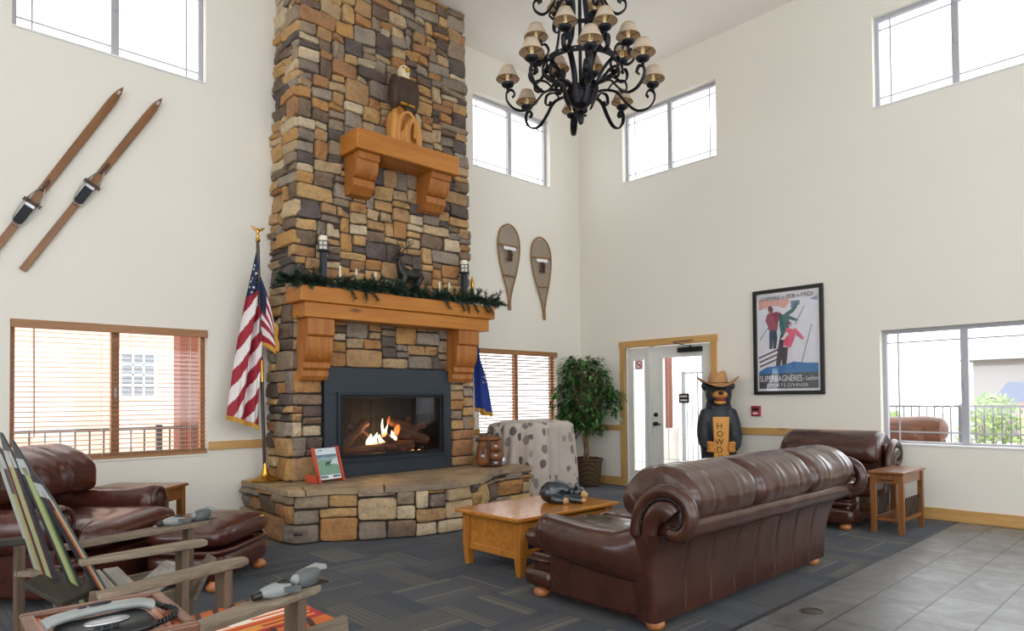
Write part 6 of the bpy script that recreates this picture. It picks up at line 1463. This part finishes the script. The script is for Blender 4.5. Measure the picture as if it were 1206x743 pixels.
def display():
    t = thing('display_stand', 'leaning flip display of an elk meadow picture between red-orange side boards on the hearth', 'display stand', (3.26, 6.13, 0.488), math.radians(14)); lean = math.radians(17)
    T = Matrix.Rotation(-lean, 4, 'X'); hw = 0.155
    for s in (1, -1):
        g = G(); g.prism([(-0.015, 0), (0.02, 0), (0.02 + 0.0, 0.36), (-0.015, 0.36)], lambda p: T @ Vector((s * hw - 0.011, p[0], p[1])), lambda p: T @ Vector((s * hw + 0.011, p[0], p[1]))); 
        g.prism([(0.0, 0.0), (0.20, 0.0), (0.20, 0.075), (0.0, 0.075)], lambda p: (s * hw - 0.011, p[0], p[1]), lambda p: (s * hw + 0.011, p[0], p[1])); g.build('side_board', M['red_panel'], t, 0, bevel=0.002)
    G().box((-hw, 0.16, 0.02), (hw, 0.18, 0.06)).build('rear_rail', M['red_panel'], t, 0)
    R = lambda x, z, d=0: T @ Vector((x, d, z))
    G().prism([(-0.135, 0.03), (0.135, 0.03), (0.135, 0.35), (-0.135, 0.35)], lambda p: R(p[0], p[1], 0.008), lambda p: R(p[0], p[1], 0.0)).build('picture_board', M['paper'], t, 0)
    def sh(name, pts, col, d): G().prism(pts, lambda p: R(p[0], p[1], -0.0006 * d), lambda p: R(p[0], p[1], -0.0006 * d - 0.0004)).build(name, flat(col), t, 0)
    sh('sky_print', [(-0.13, 0.22), (0.13, 0.22), (0.13, 0.285), (-0.13, 0.285)], (150, 176, 186), 1)
    sh('meadow_print', [(-0.13, 0.075), (0.13, 0.075), (0.13, 0.225), (-0.13, 0.225)], (126, 166, 144), 2)
    sh('cloud_print', [(0.02, 0.19), (0.13, 0.17), (0.13, 0.24), (0.08, 0.235)], (206, 222, 224), 3)
    sh('forest_print', [(-0.13, 0.245), (-0.05, 0.26), (0.04, 0.25), (0.13, 0.26), (0.13, 0.283), (-0.13, 0.283)], (104, 134, 152), 3)
    sh('elk_print', [(-0.04, 0.18), (-0.035, 0.155), (-0.028, 0.155), (-0.025, 0.178), (0.01, 0.178), (0.012, 0.155), (0.02, 0.155), (0.022, 0.19), (0.045, 0.205), (0.05, 0.22), (0.03, 0.21), (-0.03, 0.205)], (62, 78, 74), 4)
    sh('caption_print', [(-0.13, 0.295), (0.13, 0.295), (0.13, 0.345), (-0.13, 0.345)], (214, 226, 232), 1)
    sh('title_print', [(-0.11, 0.322), (-0.06, 0.336), (-0.04, 0.324)], (84, 100, 112), 3)
    for k, (x0, x1) in enumerate(((-0.125, -0.03), (0.03, 0.125))): sh('lower_caption', [(x0, 0.045), (x1, 0.045), (x1, 0.066), (x0, 0.07)], (96, 132, 142), 2)
display()

# ------------------------------------------------------------------ chandelier
def chandelier():
    cx, cy, cz = 4.47, 3.85, 4.015; t = thing('chandelier', 'tiered black wrought iron chandelier with many small linen shades hanging from the ceiling', 'chandelier', (cx, cy, cz))
    iron = M['black_metal']
    strap = lambda g, pts, w=0.022, th=0.006, upv=None: g.tube(pts, 1.0, 8, flat=(w, th), up=upv)
    # bowl of straps, finial, rings, cage
    g = G(); g.lathe([(0.0, -0.15), (0.045, -0.145), (0.08, -0.115), (0.105, -0.07), (0.115, -0.02), (0.108, -0.015), (0.085, -0.07), (0.0, -0.12)], n=28); g.build('bowl', iron, t, 40)
    G().lathe([(0.118, -0.025), (0.126, -0.02), (0.126, 0.015), (0.118, 0.02), (0.11, 0.015), (0.11, -0.02), (0.118, -0.025)], n=36, caps=False).build('bowl_ring', iron, t, 40)
    g = G(); g.lathe([(0.035, -0.17), (0.045, -0.185), (0.02, -0.20), (0.026, -0.215), (0.03, -0.24), (0.022, -0.27), (0.014, -0.285), (0.0, -0.288)], n=16)
    for k in range(4): a = k * PI / 2; g.tube(smooth_pts([(0.02 * math.cos(a), 0.02 * math.sin(a), -0.185), (0.06 * math.cos(a), 0.06 * math.sin(a), -0.195), (0.07 * math.cos(a), 0.07 * math.sin(a), -0.18)], 3), 0.009, 6)
    g.build('finial', iron, t, 60)
    for R, z, hgt in ((0.335, 0.20, 0.045), (0.21, 0.74, 0.035), (0.125, 1.12, 0.03)):
        G().lathe([(R, z), (R + 0.008, z), (R + 0.008, z + hgt), (R - 0.008, z + hgt), (R - 0.008, z), (R, z)], n=48, caps=False).build('band_ring', iron, t, 40)
        gg = G()
        for k in range(16): a = k * PI / 8 + 0.2; gg.sell(((R + 0.01) * math.cos(a), (R + 0.01) * math.sin(a), z + hgt / 2), (0.007, 0.007, 0.007), nu=8, nv=6)
        gg.build('rivets', M['steel'], t, 60)
    for k in range(8):   # curved ribs from the bowl up to the big ring
        a = k * PI / 4 + PI / 8; c, s = math.cos(a), math.sin(a); g = G(); strap(g, smooth_pts([(0.10 * c, 0.10 * s, -0.13), (0.15 * c, 0.15 * s, -0.02), (0.16 * c, 0.16 * s, 0.08), (0.23 * c, 0.23 * s, 0.19), (0.31 * c, 0.31 * s, 0.25), (0.36 * c, 0.36 * s, 0.22)], 4), 0.026, 0.009, (-s, c, 0)); g.build('basket_rib', iron, t, 60)
    G().tube([(0, 0, -0.15), (0, 0, 1.45)], 0.016, 10).build('center_rod', iron, t, 60)
    for k in range(4):   # upright cage bars
        a = k * PI / 2 + 0.4; c, s = math.cos(a), math.sin(a); g = G(); strap(g, smooth_pts([(0.335 * c, 0.335 * s, 0.24), (0.23 * c, 0.23 * s, 0.40), (0.19 * c, 0.19 * s, 0.65), (0.21 * c, 0.21 * s, 0.76), (0.13 * c, 0.13 * s, 1.0), (0.12 * c, 0.12 * s, 1.15), (0.05 * c, 0.05 * s, 1.35), (0.02 * c, 0.02 * s, 1.42)], 4), 0.024, 0.008, (-s, c, 0)); g.build('cage_bar', iron, t, 60)
    # one lamp: cup, candle, shade; placed at the end of a scrolled arm
    def arm(a, pts, lamp, big):
        c, s = math.cos(a), math.sin(a); P3 = lambda r, z: (r * c, r * s, z)
        g = G(); sp = smooth_pts([P3(r, z) for r, z in pts], 5); strap(g, sp, 0.021, 0.009, (-s, c, 0))
        r, z = lamp; r0, z0 = pts[-1]
        curl = [P3(r0 + 0.05 * (1 - q / 16) * math.cos(-PI / 2 - q * 0.62) * -1 * 0.6 - 0.0, z0 + 0.05 * (1 - math.cos(q * 0.42)) * 0.5) for q in range(2)]
        g.sell((r * c, r * s, z - 0.07), (0.014, 0.014, 0.03)); arm_o = g.build('scroll_arm', iron, t, 60)
        g = G(); g.tube(smooth_pts([P3(rr, zz) for rr, zz in big], 4), 1.0, 8, flat=(0.018, 0.008), up=(-s, c, 0)); g.build('curl', iron, arm_o, 60)
        k = 1.0
        G().lathe([(0.0, -0.052), (0.025, -0.05), (0.05, -0.035), (0.058, -0.02), (0.055, -0.012), (0.02, -0.02), (0.0, -0.02)], P3(r, z), 20).build('drip_cup', iron, arm_o, 60)
        G().lathe([(0.017, -0.02), (0.017, 0.05), (0.012, 0.055), (0.016, 0.075), (0.017, 0.09), (0.010, 0.11), (0.0, 0.118)], P3(r, z), 12).build('candle_bulb', M['bulb'], arm_o, 60)
        g = G(); ring = []
        for rr, zz in ((0.102, 0.025), (0.086, 0.06), (0.068, 0.10), (0.054, 0.132)): ring.append([(r * c + rr * math.cos(2 * PI * q / 28), r * s + rr * math.sin(2 * PI * q / 28), z + zz) for q in range(28)])
        g.rings(ring, True, False); sh = g.build('lamp_shade', M['shade'], arm_o, 180, mods=[('SOLIDIFY', dict(thickness=0.0015))])
        g = G(); g.tube([(r * c + 0.102 * math.cos(q * PI / 14), r * s + 0.102 * math.sin(q * PI / 14), z + 0.026) for q in range(28)], 0.0028, 5, True); g.build('shade_trim', M['shade_trim'], sh, 60); g = G(); g.tube([(r * c + 0.052 * math.cos(q * PI / 14), r * s + 0.052 * math.sin(q * PI / 14), z + 0.132) for q in range(28)], 0.0022, 5, True); g.build('shade_trim', M['shade_trim'], sh, 60)
        g = G()
        for q in range(3): aa = q * 2.09 + a; g.tube([(r * c + 0.017 * math.cos(aa), r * s + 0.017 * math.sin(aa), z + 0.02), (r * c + 0.092 * math.cos(aa), r * s + 0.092 * math.sin(aa), z + 0.045)], 0.003, 5)
        g.build('shade_carrier', iron, sh, 60)
    view = math.atan2(0.7297, 0.6835)
    for k in range(8):
        a = view + k * PI / 4 + 0.02
        arm(a, [(0.13, 0.0), (0.22, 0.02), (0.32, 0.0), (0.40, -0.09), (0.49, -0.16), (0.585, -0.15), (0.65, -0.08), (0.655, -0.005), (0.61, 0.02), (0.585, -0.02), (0.605, -0.045)], (0.645, 0.09), [(0.24, 0.02), (0.30, 0.09), (0.39, 0.10), (0.41, 0.03), (0.37, 0.0), (0.345, 0.03)])
    for k in range(8):
        a = view + k * PI / 4 + PI / 8
        arm(a, [(0.33, 0.24), (0.37, 0.19), (0.42, 0.165), (0.47, 0.19), (0.485, 0.25), (0.46, 0.29), (0.43, 0.27), (0.445, 0.245)], (0.43, 0.38), [(0.35, 0.24), (0.31, 0.31), (0.34, 0.36), (0.385, 0.34), (0.38, 0.31)])
    for k in range(6):
        a = view + k * PI / 3 + PI / 6
        arm(a, [(0.22, 0.82), (0.28, 0.73), (0.34, 0.70), (0.40, 0.74), (0.41, 0.80), (0.38, 0.83), (0.36, 0.80)], (0.345, 0.90), [(0.24, 0.79), (0.20, 0.72), (0.23, 0.66), (0.27, 0.69), (0.255, 0.72)])
    G().tube([(0, 0, 1.4), (0, 0, CEIL - cz - 0.02)], 0.012, 10).build('hanging_rod', iron, t, 60)
    G().lathe([(0.0, 0), (0.08, 0), (0.07, -0.02), (0.02, -0.04), (0, -0.04)], (0, 0, CEIL - cz), 24).build('ceiling_canopy', iron, t, 60)
chandelier()
# ------------------------------------------------------------------ weathered ski chairs
def add_binding(parent, ox, oy, oz, kind):
    """old alpine binding parts screwed to an arm: toe piece or heel piece"""
    g = G(); T = Matrix.Translation((ox, oy, oz)) @ Matrix.Rotation(math.radians(8), 4, 'Z')
    if kind == 'toe':
        g.sell((0, 0, 0.022), (0.062, 0.034, 0.026), 2.6, nu=24, T=T, fn=lambda p: (p.x, p.y * (0.75 + 0.4 * max(0, p.x / 0.062)), p.z * (1.0 - 0.35 * max(0, -p.x / 0.062))))
        o = g.build('toe_binding', M['light_plastic'], parent, 60)
        g = G(); g.tube([tuple(T @ Vector(p)) for p in ((-0.055, 0, 0.02), (-0.085, 0, 0.016))], [0.016, 0.012], 10); g.sell((0.03, 0, 0.043), (0.025, 0.018, 0.012), 2.4, T=T); g.build('adjusting_screw', M['black_plastic'], o, 60)
        g = G()
        for s in (1, -1): g.bar(T @ Vector((0.02, s * 0.022, 0.025)), T @ Vector((0.075, s * 0.045, 0.022)), 0.014, 0.02)
        g.build('toe_wing', M['grey_plastic'], o, 0)
    else:
        g.sell((0, 0, 0.03), (0.05, 0.032, 0.036), 2.8, nu=24, T=T, fn=lambda p: (p.x + p.z * 0.35, p.y, p.z)); o = g.build('heel_binding', M['grey_plastic'], parent, 60)
        g = G(); g.tube([tuple(T @ Vector(p)) for p in ((0.0, 0, 0.05), (0.045, 0, 0.062), (0.085, 0, 0.055))], [0.02, 0.018, 0.01], 10, flat=(1, 0.55)); g.sell((-0.045, 0, 0.03), (0.02, 0.02, 0.022), T=T); g.build('heel_lever', M['light_plastic'], o, 60)
        g = G(); g.box((-0.09, -0.026, 0.0), (0.08, 0.026, 0.006), T); g.build('base_plate', M['black_plastic'], o, 0)
def ski_curve(base, top, tipk, n=26):
    """centre line of a ski leaning from base to top with a curled tip; returns points"""
    b, t = Vector(base), Vector(top); d = t - b; out = []
    for i in range(n + 1):
        u = i / n; p = b + d * u; k = max(0, (u - 0.80) / 0.20); p = p + tipk * (k * k * 0.9) ; out.append((p, k))
    return out
def ski_back(root, base, top, wid, colors, name='ski', tip=(-0.05, 0, 0.05)):
    pts = ski_curve(base, top, Vector(tip)); side = Vector((0.10, -1, 0)).normalized(); g = G(); rs = []
    for p, k in pts:
        w = wid / 2 * (1 if k == 0 else (1 + 0.1 * k) * max(0.12, 1 - k ** 2.6)); t = 0.006; nrm = Vector((-0.9, -0.1, 0.45)).normalized()
        rs.append([p + side * w + nrm * t, p - side * w + nrm * t, p - side * w - nrm * t, p + side * w - nrm * t])
    g.rings(rs); o = g.build(name, colors[0], root, 30, True)
    for lo, hi, col, u0, u1 in colors[1]:   # printed stripes along the ski's outer face
        g = G(); rs = []
        for q, (p, k) in enumerate(pts):
            u = q / (len(pts) - 1)
            if u < u0 or u > u1: continue
            w = wid / 2 * (1 if k == 0 else (1 + 0.1 * k) * max(0.12, 1 - k ** 2.6)) * 0.97; nrm = Vector((-0.9, -0.1, 0.45)).normalized() * 0.0078
            rs.append([p + side * w * lo + nrm, p + side * w * hi + nrm, p + side * w * hi + nrm * 0.9, p + side * w * lo + nrm * 0.9])
        g.rings(rs); g.build('stripe', flat(col), o, 0, True)
    return o
def plank(root, name, p0, p1, w, h, m, bev=0.006, up=(0, 0, 1)):
    g = G(); g.bar(p0, p1, w, h, up); return g.build(name, m, root, 0, True, bevel=bev)
def arm_board(root, xs, y, z, wr, wf, rise=0.0, yt=None):
    yt = y if yt is None else yt
    g = G(); poly = [(xs[0], -wr / 2), (xs[0], wr / 2), (xs[1] - 0.3, wf / 2), (xs[1] - 0.04, wf / 2), (xs[1], wf * 0.28), (xs[1], -wf * 0.28), (xs[1] - 0.04, -wf / 2), (xs[1] - 0.3, -wf / 2)]
    f = lambda p, o: (p[0], y + (yt - y) * (p[0] - xs[0]) / (xs[1] - xs[0]) + p[1], z + rise * (p[0] - xs[0]) / (xs[1] - xs[0]) + o)
    g.prism(poly, lambda p: f(p, -0.013), lambda p: f(p, 0.013)); return g.build('arm', M['weathered'], root, 0, True, bevel=0.006)

def chair_far():
    t = thing('ski_chair', 'weathered grey wooden armchair with a backrest of upright old skis, nearest the leather ottoman', 'chair', (0.95, 3.75, 0))
    dark = plain('ski_base_dark', (62, 66, 70), 0.35, 0, 0.1, 8)
    white = plain('ski_base_white', (150, 156, 154), 0.3, 0, 0.05, 8)
    y = [4.04, 3.92, 3.80, 3.68, 3.56, 3.45]
    lay = [((0.61, 4.10, 0.30), (0.395, 4.10, 1.10), [(-1, -0.1, (188, 190, 180), 0, 0.9), (-0.1, 0.75, (170, 176, 120), 0, 0.72), (0.75, 1, (168, 70, 76), 0, 0.95)]),
           ((0.636, 3.93, 0.30), (0.41, 3.93, 1.12), [(-1, 0.15, (176, 182, 130), 0, 0.87), (0.15, 0.35, (150, 60, 70), 0, 0.95), (0.35, 1, (52, 56, 60), 0.0, 0.88)]),
           ((0.703, 3.73, 0.30), (0.432, 3.73, 1.09), [(-1, -0.35, (52, 56, 60), 0, 0.88), (-0.35, 0.6, (182, 188, 128), 0, 0.9), (0.6, 1, (112, 142, 84), 0, 0.8)]),
           ((0.79, 3.535, 0.30), (0.468, 3.535, 0.985), [(-1, 0.0, (46, 49, 53), 0, 0.8), (0.0, 0.2, (140, 44, 58), 0, 0.9), (0.2, 0.6, (204, 116, 52), 0, 0.78), (0.6, 1, (206, 194, 162), 0, 0.87)])]
    for b, tp, st in lay: ski_back(t, b, tp, 0.19, (dark, st + [(-0.9, 0.9, (200, 204, 200), 0.84, 0.96)]), tip=(-0.02, 0, 0.05))
    # rear support: post, rails and a dark shelf board behind the skis
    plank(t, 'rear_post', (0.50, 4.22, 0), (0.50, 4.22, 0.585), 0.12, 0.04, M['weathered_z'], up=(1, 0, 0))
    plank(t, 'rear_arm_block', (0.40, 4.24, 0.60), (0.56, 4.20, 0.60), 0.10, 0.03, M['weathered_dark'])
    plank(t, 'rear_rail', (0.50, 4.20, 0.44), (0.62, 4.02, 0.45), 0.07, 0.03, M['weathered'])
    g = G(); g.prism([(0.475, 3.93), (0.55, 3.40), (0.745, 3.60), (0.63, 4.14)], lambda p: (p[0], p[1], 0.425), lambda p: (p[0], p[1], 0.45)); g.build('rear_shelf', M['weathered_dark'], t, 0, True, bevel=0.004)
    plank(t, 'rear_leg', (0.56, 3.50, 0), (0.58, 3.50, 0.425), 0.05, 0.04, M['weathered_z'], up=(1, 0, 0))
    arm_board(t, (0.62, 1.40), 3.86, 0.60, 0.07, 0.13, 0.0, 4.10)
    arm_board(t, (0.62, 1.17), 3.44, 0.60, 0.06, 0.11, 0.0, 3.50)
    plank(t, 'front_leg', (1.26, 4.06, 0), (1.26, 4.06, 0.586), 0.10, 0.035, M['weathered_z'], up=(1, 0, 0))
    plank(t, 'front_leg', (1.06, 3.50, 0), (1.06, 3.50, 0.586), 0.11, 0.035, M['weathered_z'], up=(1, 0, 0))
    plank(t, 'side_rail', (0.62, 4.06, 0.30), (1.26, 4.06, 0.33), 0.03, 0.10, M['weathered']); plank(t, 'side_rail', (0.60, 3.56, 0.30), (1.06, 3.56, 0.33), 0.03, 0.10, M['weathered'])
    for k in range(2): plank(t, 'seat_slat', (0.775 + k * 0.085, 3.63, 0.40), (0.80 + k * 0.085, 4.12, 0.40), 0.075, 0.026, M['weathered_y_lit'])
    for k in range(3): plank(t, 'foot_slat', (0.93 + k * 0.012, 3.66 + k * 0.10, 0.33), (1.10 + k * 0.012, 3.70 + k * 0.10, 0.44), 0.085, 0.02, M['weathered_y_lit'])
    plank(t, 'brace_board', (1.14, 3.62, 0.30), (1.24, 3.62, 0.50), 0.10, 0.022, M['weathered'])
    add_binding_root(t, 1.17, 4.03, 0.613); 
def add_binding_root(t, x, y, z):
    L = t.location; add_binding(t, x - L.x, y - L.y, z - L.z, 'toe'); add_binding(t, x - L.x + 0.17, y - L.y + 0.05, z - L.z, 'heel')
chair_far()
def chair_near():
    t = thing('ski_chair', 'weathered grey wooden low armchair with an orange ski seat right behind the telephone table', 'chair', (0.95, 2.6, 0))
    arm_board(t, (0.56, 1.165), 2.80, 0.60, 0.06, 0.11, 0.0, 2.97)
    arm_board(t, (0.66, 1.20), 2.17, 0.60, 0.07, 0.11, 0.0, 2.37)
    plank(t, 'front_leg', (1.06, 2.95, 0), (1.06, 2.95, 0.586), 0.12, 0.035, M['weathered_z'], up=(1, 0, 0)); plank(t, 'front_leg', (1.10, 2.35, 0), (1.10, 2.35, 0.586), 0.12, 0.035, M['weathered_z'], up=(1, 0, 0))
    plank(t, 'side_rail', (0.55, 2.93, 0.33), (1.28, 2.93, 0.40), 0.03, 0.10, M['weathered']); plank(t, 'side_rail', (0.58, 2.40, 0.33), (1.34, 2.40, 0.40), 0.03, 0.10, M['weathered'])
    plank(t, 'front_rail', (1.26, 2.40, 0.38), (1.24, 2.93, 0.38), 0.035, 0.09, M['weathered_y_lit'])
    plank(t, 'rear_leg', (0.56, 2.93, 0), (0.58, 2.93, 0.585), 0.07, 0.03, M['weathered_z'], up=(1, 0, 0)); plank(t, 'rear_leg', (0.62, 2.40, 0), (0.64, 2.20, 0.585), 0.07, 0.03, M['weathered_z'], up=(1, 0, 0))
    plank(t, 'rear_rail', (0.60, 2.38, 0.36), (0.57, 2.93, 0.36), 0.03, 0.09, M['weathered_y_lit'])
    cols = [((206, 106, 44), (58, 40, 36)), ((168, 44, 58), (224, 150, 60)), ((210, 96, 40), (238, 226, 210)), ((126, 34, 52), (214, 120, 48)), ((214, 110, 46), (70, 44, 40))]
    for k, (c1, c2) in enumerate(cols):
        y = 2.455 + k * 0.105; g = G(); g.bar((0.58, y, 0.40), (1.30, y, 0.435), 0.095, 0.012); s = g.build('seat_ski', flat(c1), t, 0, True, bevel=0.003)
        g = G()
        if k in (0, 4):
            for q in range(9): g.bar((0.64 + q * 0.07, y - 0.045, 0.4105 + (0.06 + q * 0.07) * 0.0486), (0.66 + q * 0.07, y + 0.045, 0.4115 + (0.08 + q * 0.07) * 0.0486), 0.02, 0.003)
        else:
            for q in (-0.02, 0.022): g.bar((0.62, y + q, 0.4092), (1.27, y + q, 0.4408), 0.012, 0.004)
            g.sell((1.02, y, 0.4295), (0.05, 0.03, 0.003))
        g.build('ski_graphic', flat(c2), s, 0, True)
    L = t.location; add_binding(t, 1.00 - L.x, 2.295 - L.y, 0.613, 'toe'); add_binding(t, 1.145 - L.x, 2.35 - L.y, 0.613, 'heel')
chair_near()

# ------------------------------------------------------------------ telephone on a reed-topped table
def phone_table():
    ang = math.radians(-2); cx, cy, h = 0.41, 1.935, 0.75
    t = thing('telephone_table', 'small reed-topped wooden tray table at the bottom left carrying the telephone', 'table', (cx, cy, 0), ang); hx, hy = 0.165, 0.195
    fr = wood('tray_frame_wood', (122, 76, 50), (82, 48, 30), 0, 1.0, 0.35, 0.3, 0.08); w = 0.03
    for a, b in (((-hx, -hy), (hx, -hy + w)), ((-hx, hy - w), (hx, hy)), ((-hx, -hy + w), (-hx + w, hy - w)), ((hx - w, -hy + w), (hx, hy - w))): G().box((a[0], a[1], h - 0.03), (b[0], b[1], h + 0.008)).build('frame_rail', fr, t, 0, bevel=0.006)
    G().box((-hx + w, -hy + w, h - 0.02), (hx - w, hy - w, h - 0.004)).build('reed_top', M['reed'], t, 0)
    for sx in (1, -1):
        for sy in (1, -1): G().tube([(sx * (hx - 0.025), sy * (hy - 0.025), 0), (sx * (hx - 0.025), sy * (hy - 0.025), h - 0.03)], 0.016, 10).build('leg', fr, t, 60)
    p = thing('telephone', 'black corded desk telephone with a silver handset lying on the small table', 'telephone', (0.385, 1.845, h - 0.004), math.radians(3)); p.scale = (0.82, 0.82, 0.82)
    g = G(); g.sell((0, -0.01, 0.02), (0.125, 0.085, 0.024), 5, 3, nu=36, fn=lambda q: (q.x, q.y, q.z + (0.008 * (q.y / 0.085) if q.z > 0 else 0))); g.build('base', M['black_plastic'], p, 60)
    g = G(); pts = smooth_pts([(-0.14, 0.05, 0.046), (-0.10, 0.05, 0.058), (0, 0.05, 0.064), (0.10, 0.05, 0.058), (0.14, 0.05, 0.044)], 6)
    g.tube(pts, [0.022 + 0.007 * abs(2 * i / (len(pts) - 1) - 1) ** 2 for i in range(len(pts))], 14, flat=(1.15, 0.62), up=(0, 1, 0)); hs = g.build('handset', M['light_plastic'], p, 70)
    g = G(); g.sell((0.0, 0.05, 0.079), (0.03, 0.012, 0.004), 3); g.sell((-0.045, 0.05, 0.076), (0.012, 0.008, 0.004), 3); g.build('handset_buttons', M['ink'], hs, 60)
    g = G(); g.sell((0.0, -0.02, 0.043), (0.06, 0.03, 0.008), 2.4); g.build('display_oval', M['steel'], p, 60)
    g = G()
    for i in range(3):
        for j in range(4): g.box((-0.045 + i * 0.024, -0.075 + j * 0.0, 0.036), (-0.045 + i * 0.024 + 0.016, -0.065, 0.041))
    g.build('keypad', M['grey_plastic'], p, 0)
    g = G(); pl = []
    path = smooth_pts([(0.13, 0.05, 0.042), (0.155, 0.09, 0.04), (0.19, 0.10, 0.018), (0.21, 0.05, 0.014), (0.18, -0.02, 0.014), (0.12, -0.055, 0.014), (0.07, -0.085, 0.016)], 30)
    for i, q in enumerate(path):
        a = i * 1.15; d = (path[min(len(path) - 1, i + 1)] - path[max(0, i - 1)]).normalized(); s = d.cross(Vector((0, 0, 1))).normalized(); pl.append(q + (s * math.cos(a) + Vector((0, 0, 1)) * math.sin(a)) * 0.0085)
    g.tube(pl, 0.003, 6); g.build('coiled_cord', M['black_plastic'], p, 60)
phone_table()
# ------------------------------------------------------------------ light: overcast sky, window portals, fire and chandelier
def lighting():
    w = bpy.data.worlds.new('overcast_sky'); SC.world = w; w.use_nodes = True; nt = w.node_tree; nt.nodes.clear()
    out = nt.nodes.new('ShaderNodeOutputWorld'); bg = nt.nodes.new('ShaderNodeBackground'); nt.links.new(bg.outputs[0], out.inputs[0])
    tc = nt.nodes.new('ShaderNodeTexCoord'); sp = nt.nodes.new('ShaderNodeSeparateXYZ'); nt.links.new(tc.outputs['Generated'], sp.inputs[0])
    r = nt.nodes.new('ShaderNodeValToRGB'); e = r.color_ramp.elements; e[0].position = 0.0; e[0].color = (0.86, 0.9, 0.96, 1); e[1].position = 0.6; e[1].color = (0.95, 0.97, 1.0, 1)
    nt.links.new(sp.outputs[2], r.inputs[0]); nt.links.new(r.outputs[0], bg.inputs[0]); bg.inputs[1].default_value = 2.6
    def portal(name, W, h, wall):
        p0, p1, z0, z1 = h; ld = bpy.data.lights.new(name, 'AREA'); ld.shape = 'RECTANGLE'; ld.size = p1 - p0; ld.size_y = z1 - z0; ld.cycles.is_portal = True
        o = bpy.data.objects.new(name, ld); COL.objects.link(o); c = Vector(W((p0 + p1) / 2, (z0 + z1) / 2, T + 0.01)); o.location = c
        d = Vector((0, -1, 0)) if wall == 'b' else Vector((-1, 0, 0)); o.rotation_euler = d.to_track_quat('-Z', 'Y').to_euler()
    for i, h in enumerate(WIN_B): portal('portal_back_%d' % i, WB, h, 'b')
    for i, h in enumerate(WIN_R): portal('portal_right_%d' % i, WR, h, 'r')
    def portal2(name, c, d, sx, sy):
        ld = bpy.data.lights.new(name, 'AREA'); ld.shape = 'RECTANGLE'; ld.size = sx; ld.size_y = sy; ld.cycles.is_portal = True
        o = bpy.data.objects.new(name, ld); COL.objects.link(o); o.location = c; o.rotation_euler = Vector(d).to_track_quat('-Z', 'Y').to_euler()
    portal2('portal_front_low', (2.0, -4.2, 1.4), (0, 1, 0), 9.3, 2.5); portal2('portal_front_high', (2.0, -4.2, 4.5), (0, 1, 0), 9.3, 2.3)
    portal2('portal_left_low', (-3.4, 1.0, 1.45), (1, 0, 0), 8.9, 2.4); portal2('portal_left_high', (-3.4, 1.0, 4.6), (1, 0, 0), 8.9, 2.1)
    portal('portal_door', WR, DOOR, 'r')
    def pt(name, loc, power, col, rad):
        ld = bpy.data.lights.new(name, 'POINT'); ld.energy = power; ld.color = col; ld.shadow_soft_size = rad
        o = bpy.data.objects.new(name, ld); COL.objects.link(o); o.location = loc
    pt('fire_light', (4.14, 6.60, 0.98), 5, (1.0, 0.5, 0.18), 0.06)
    SC.view_settings.view_transform = 'Standard'; SC.view_settings.look = 'None'; SC.view_settings.gamma = 1; SC.view_settings.use_curve_mapping = False
    SC.view_settings.exposure = EXPOSURE
    c = SC.cycles; c.use_denoising = True; c.max_bounces = 10; c.diffuse_bounces = 6; c.transparent_max_bounces = 12; c.caustics_reflective = False; c.caustics_refractive = False
    try: c.denoiser = 'OPENIMAGEDENOISE'
    except Exception: pass
EXPOSURE = 0.64
lighting()
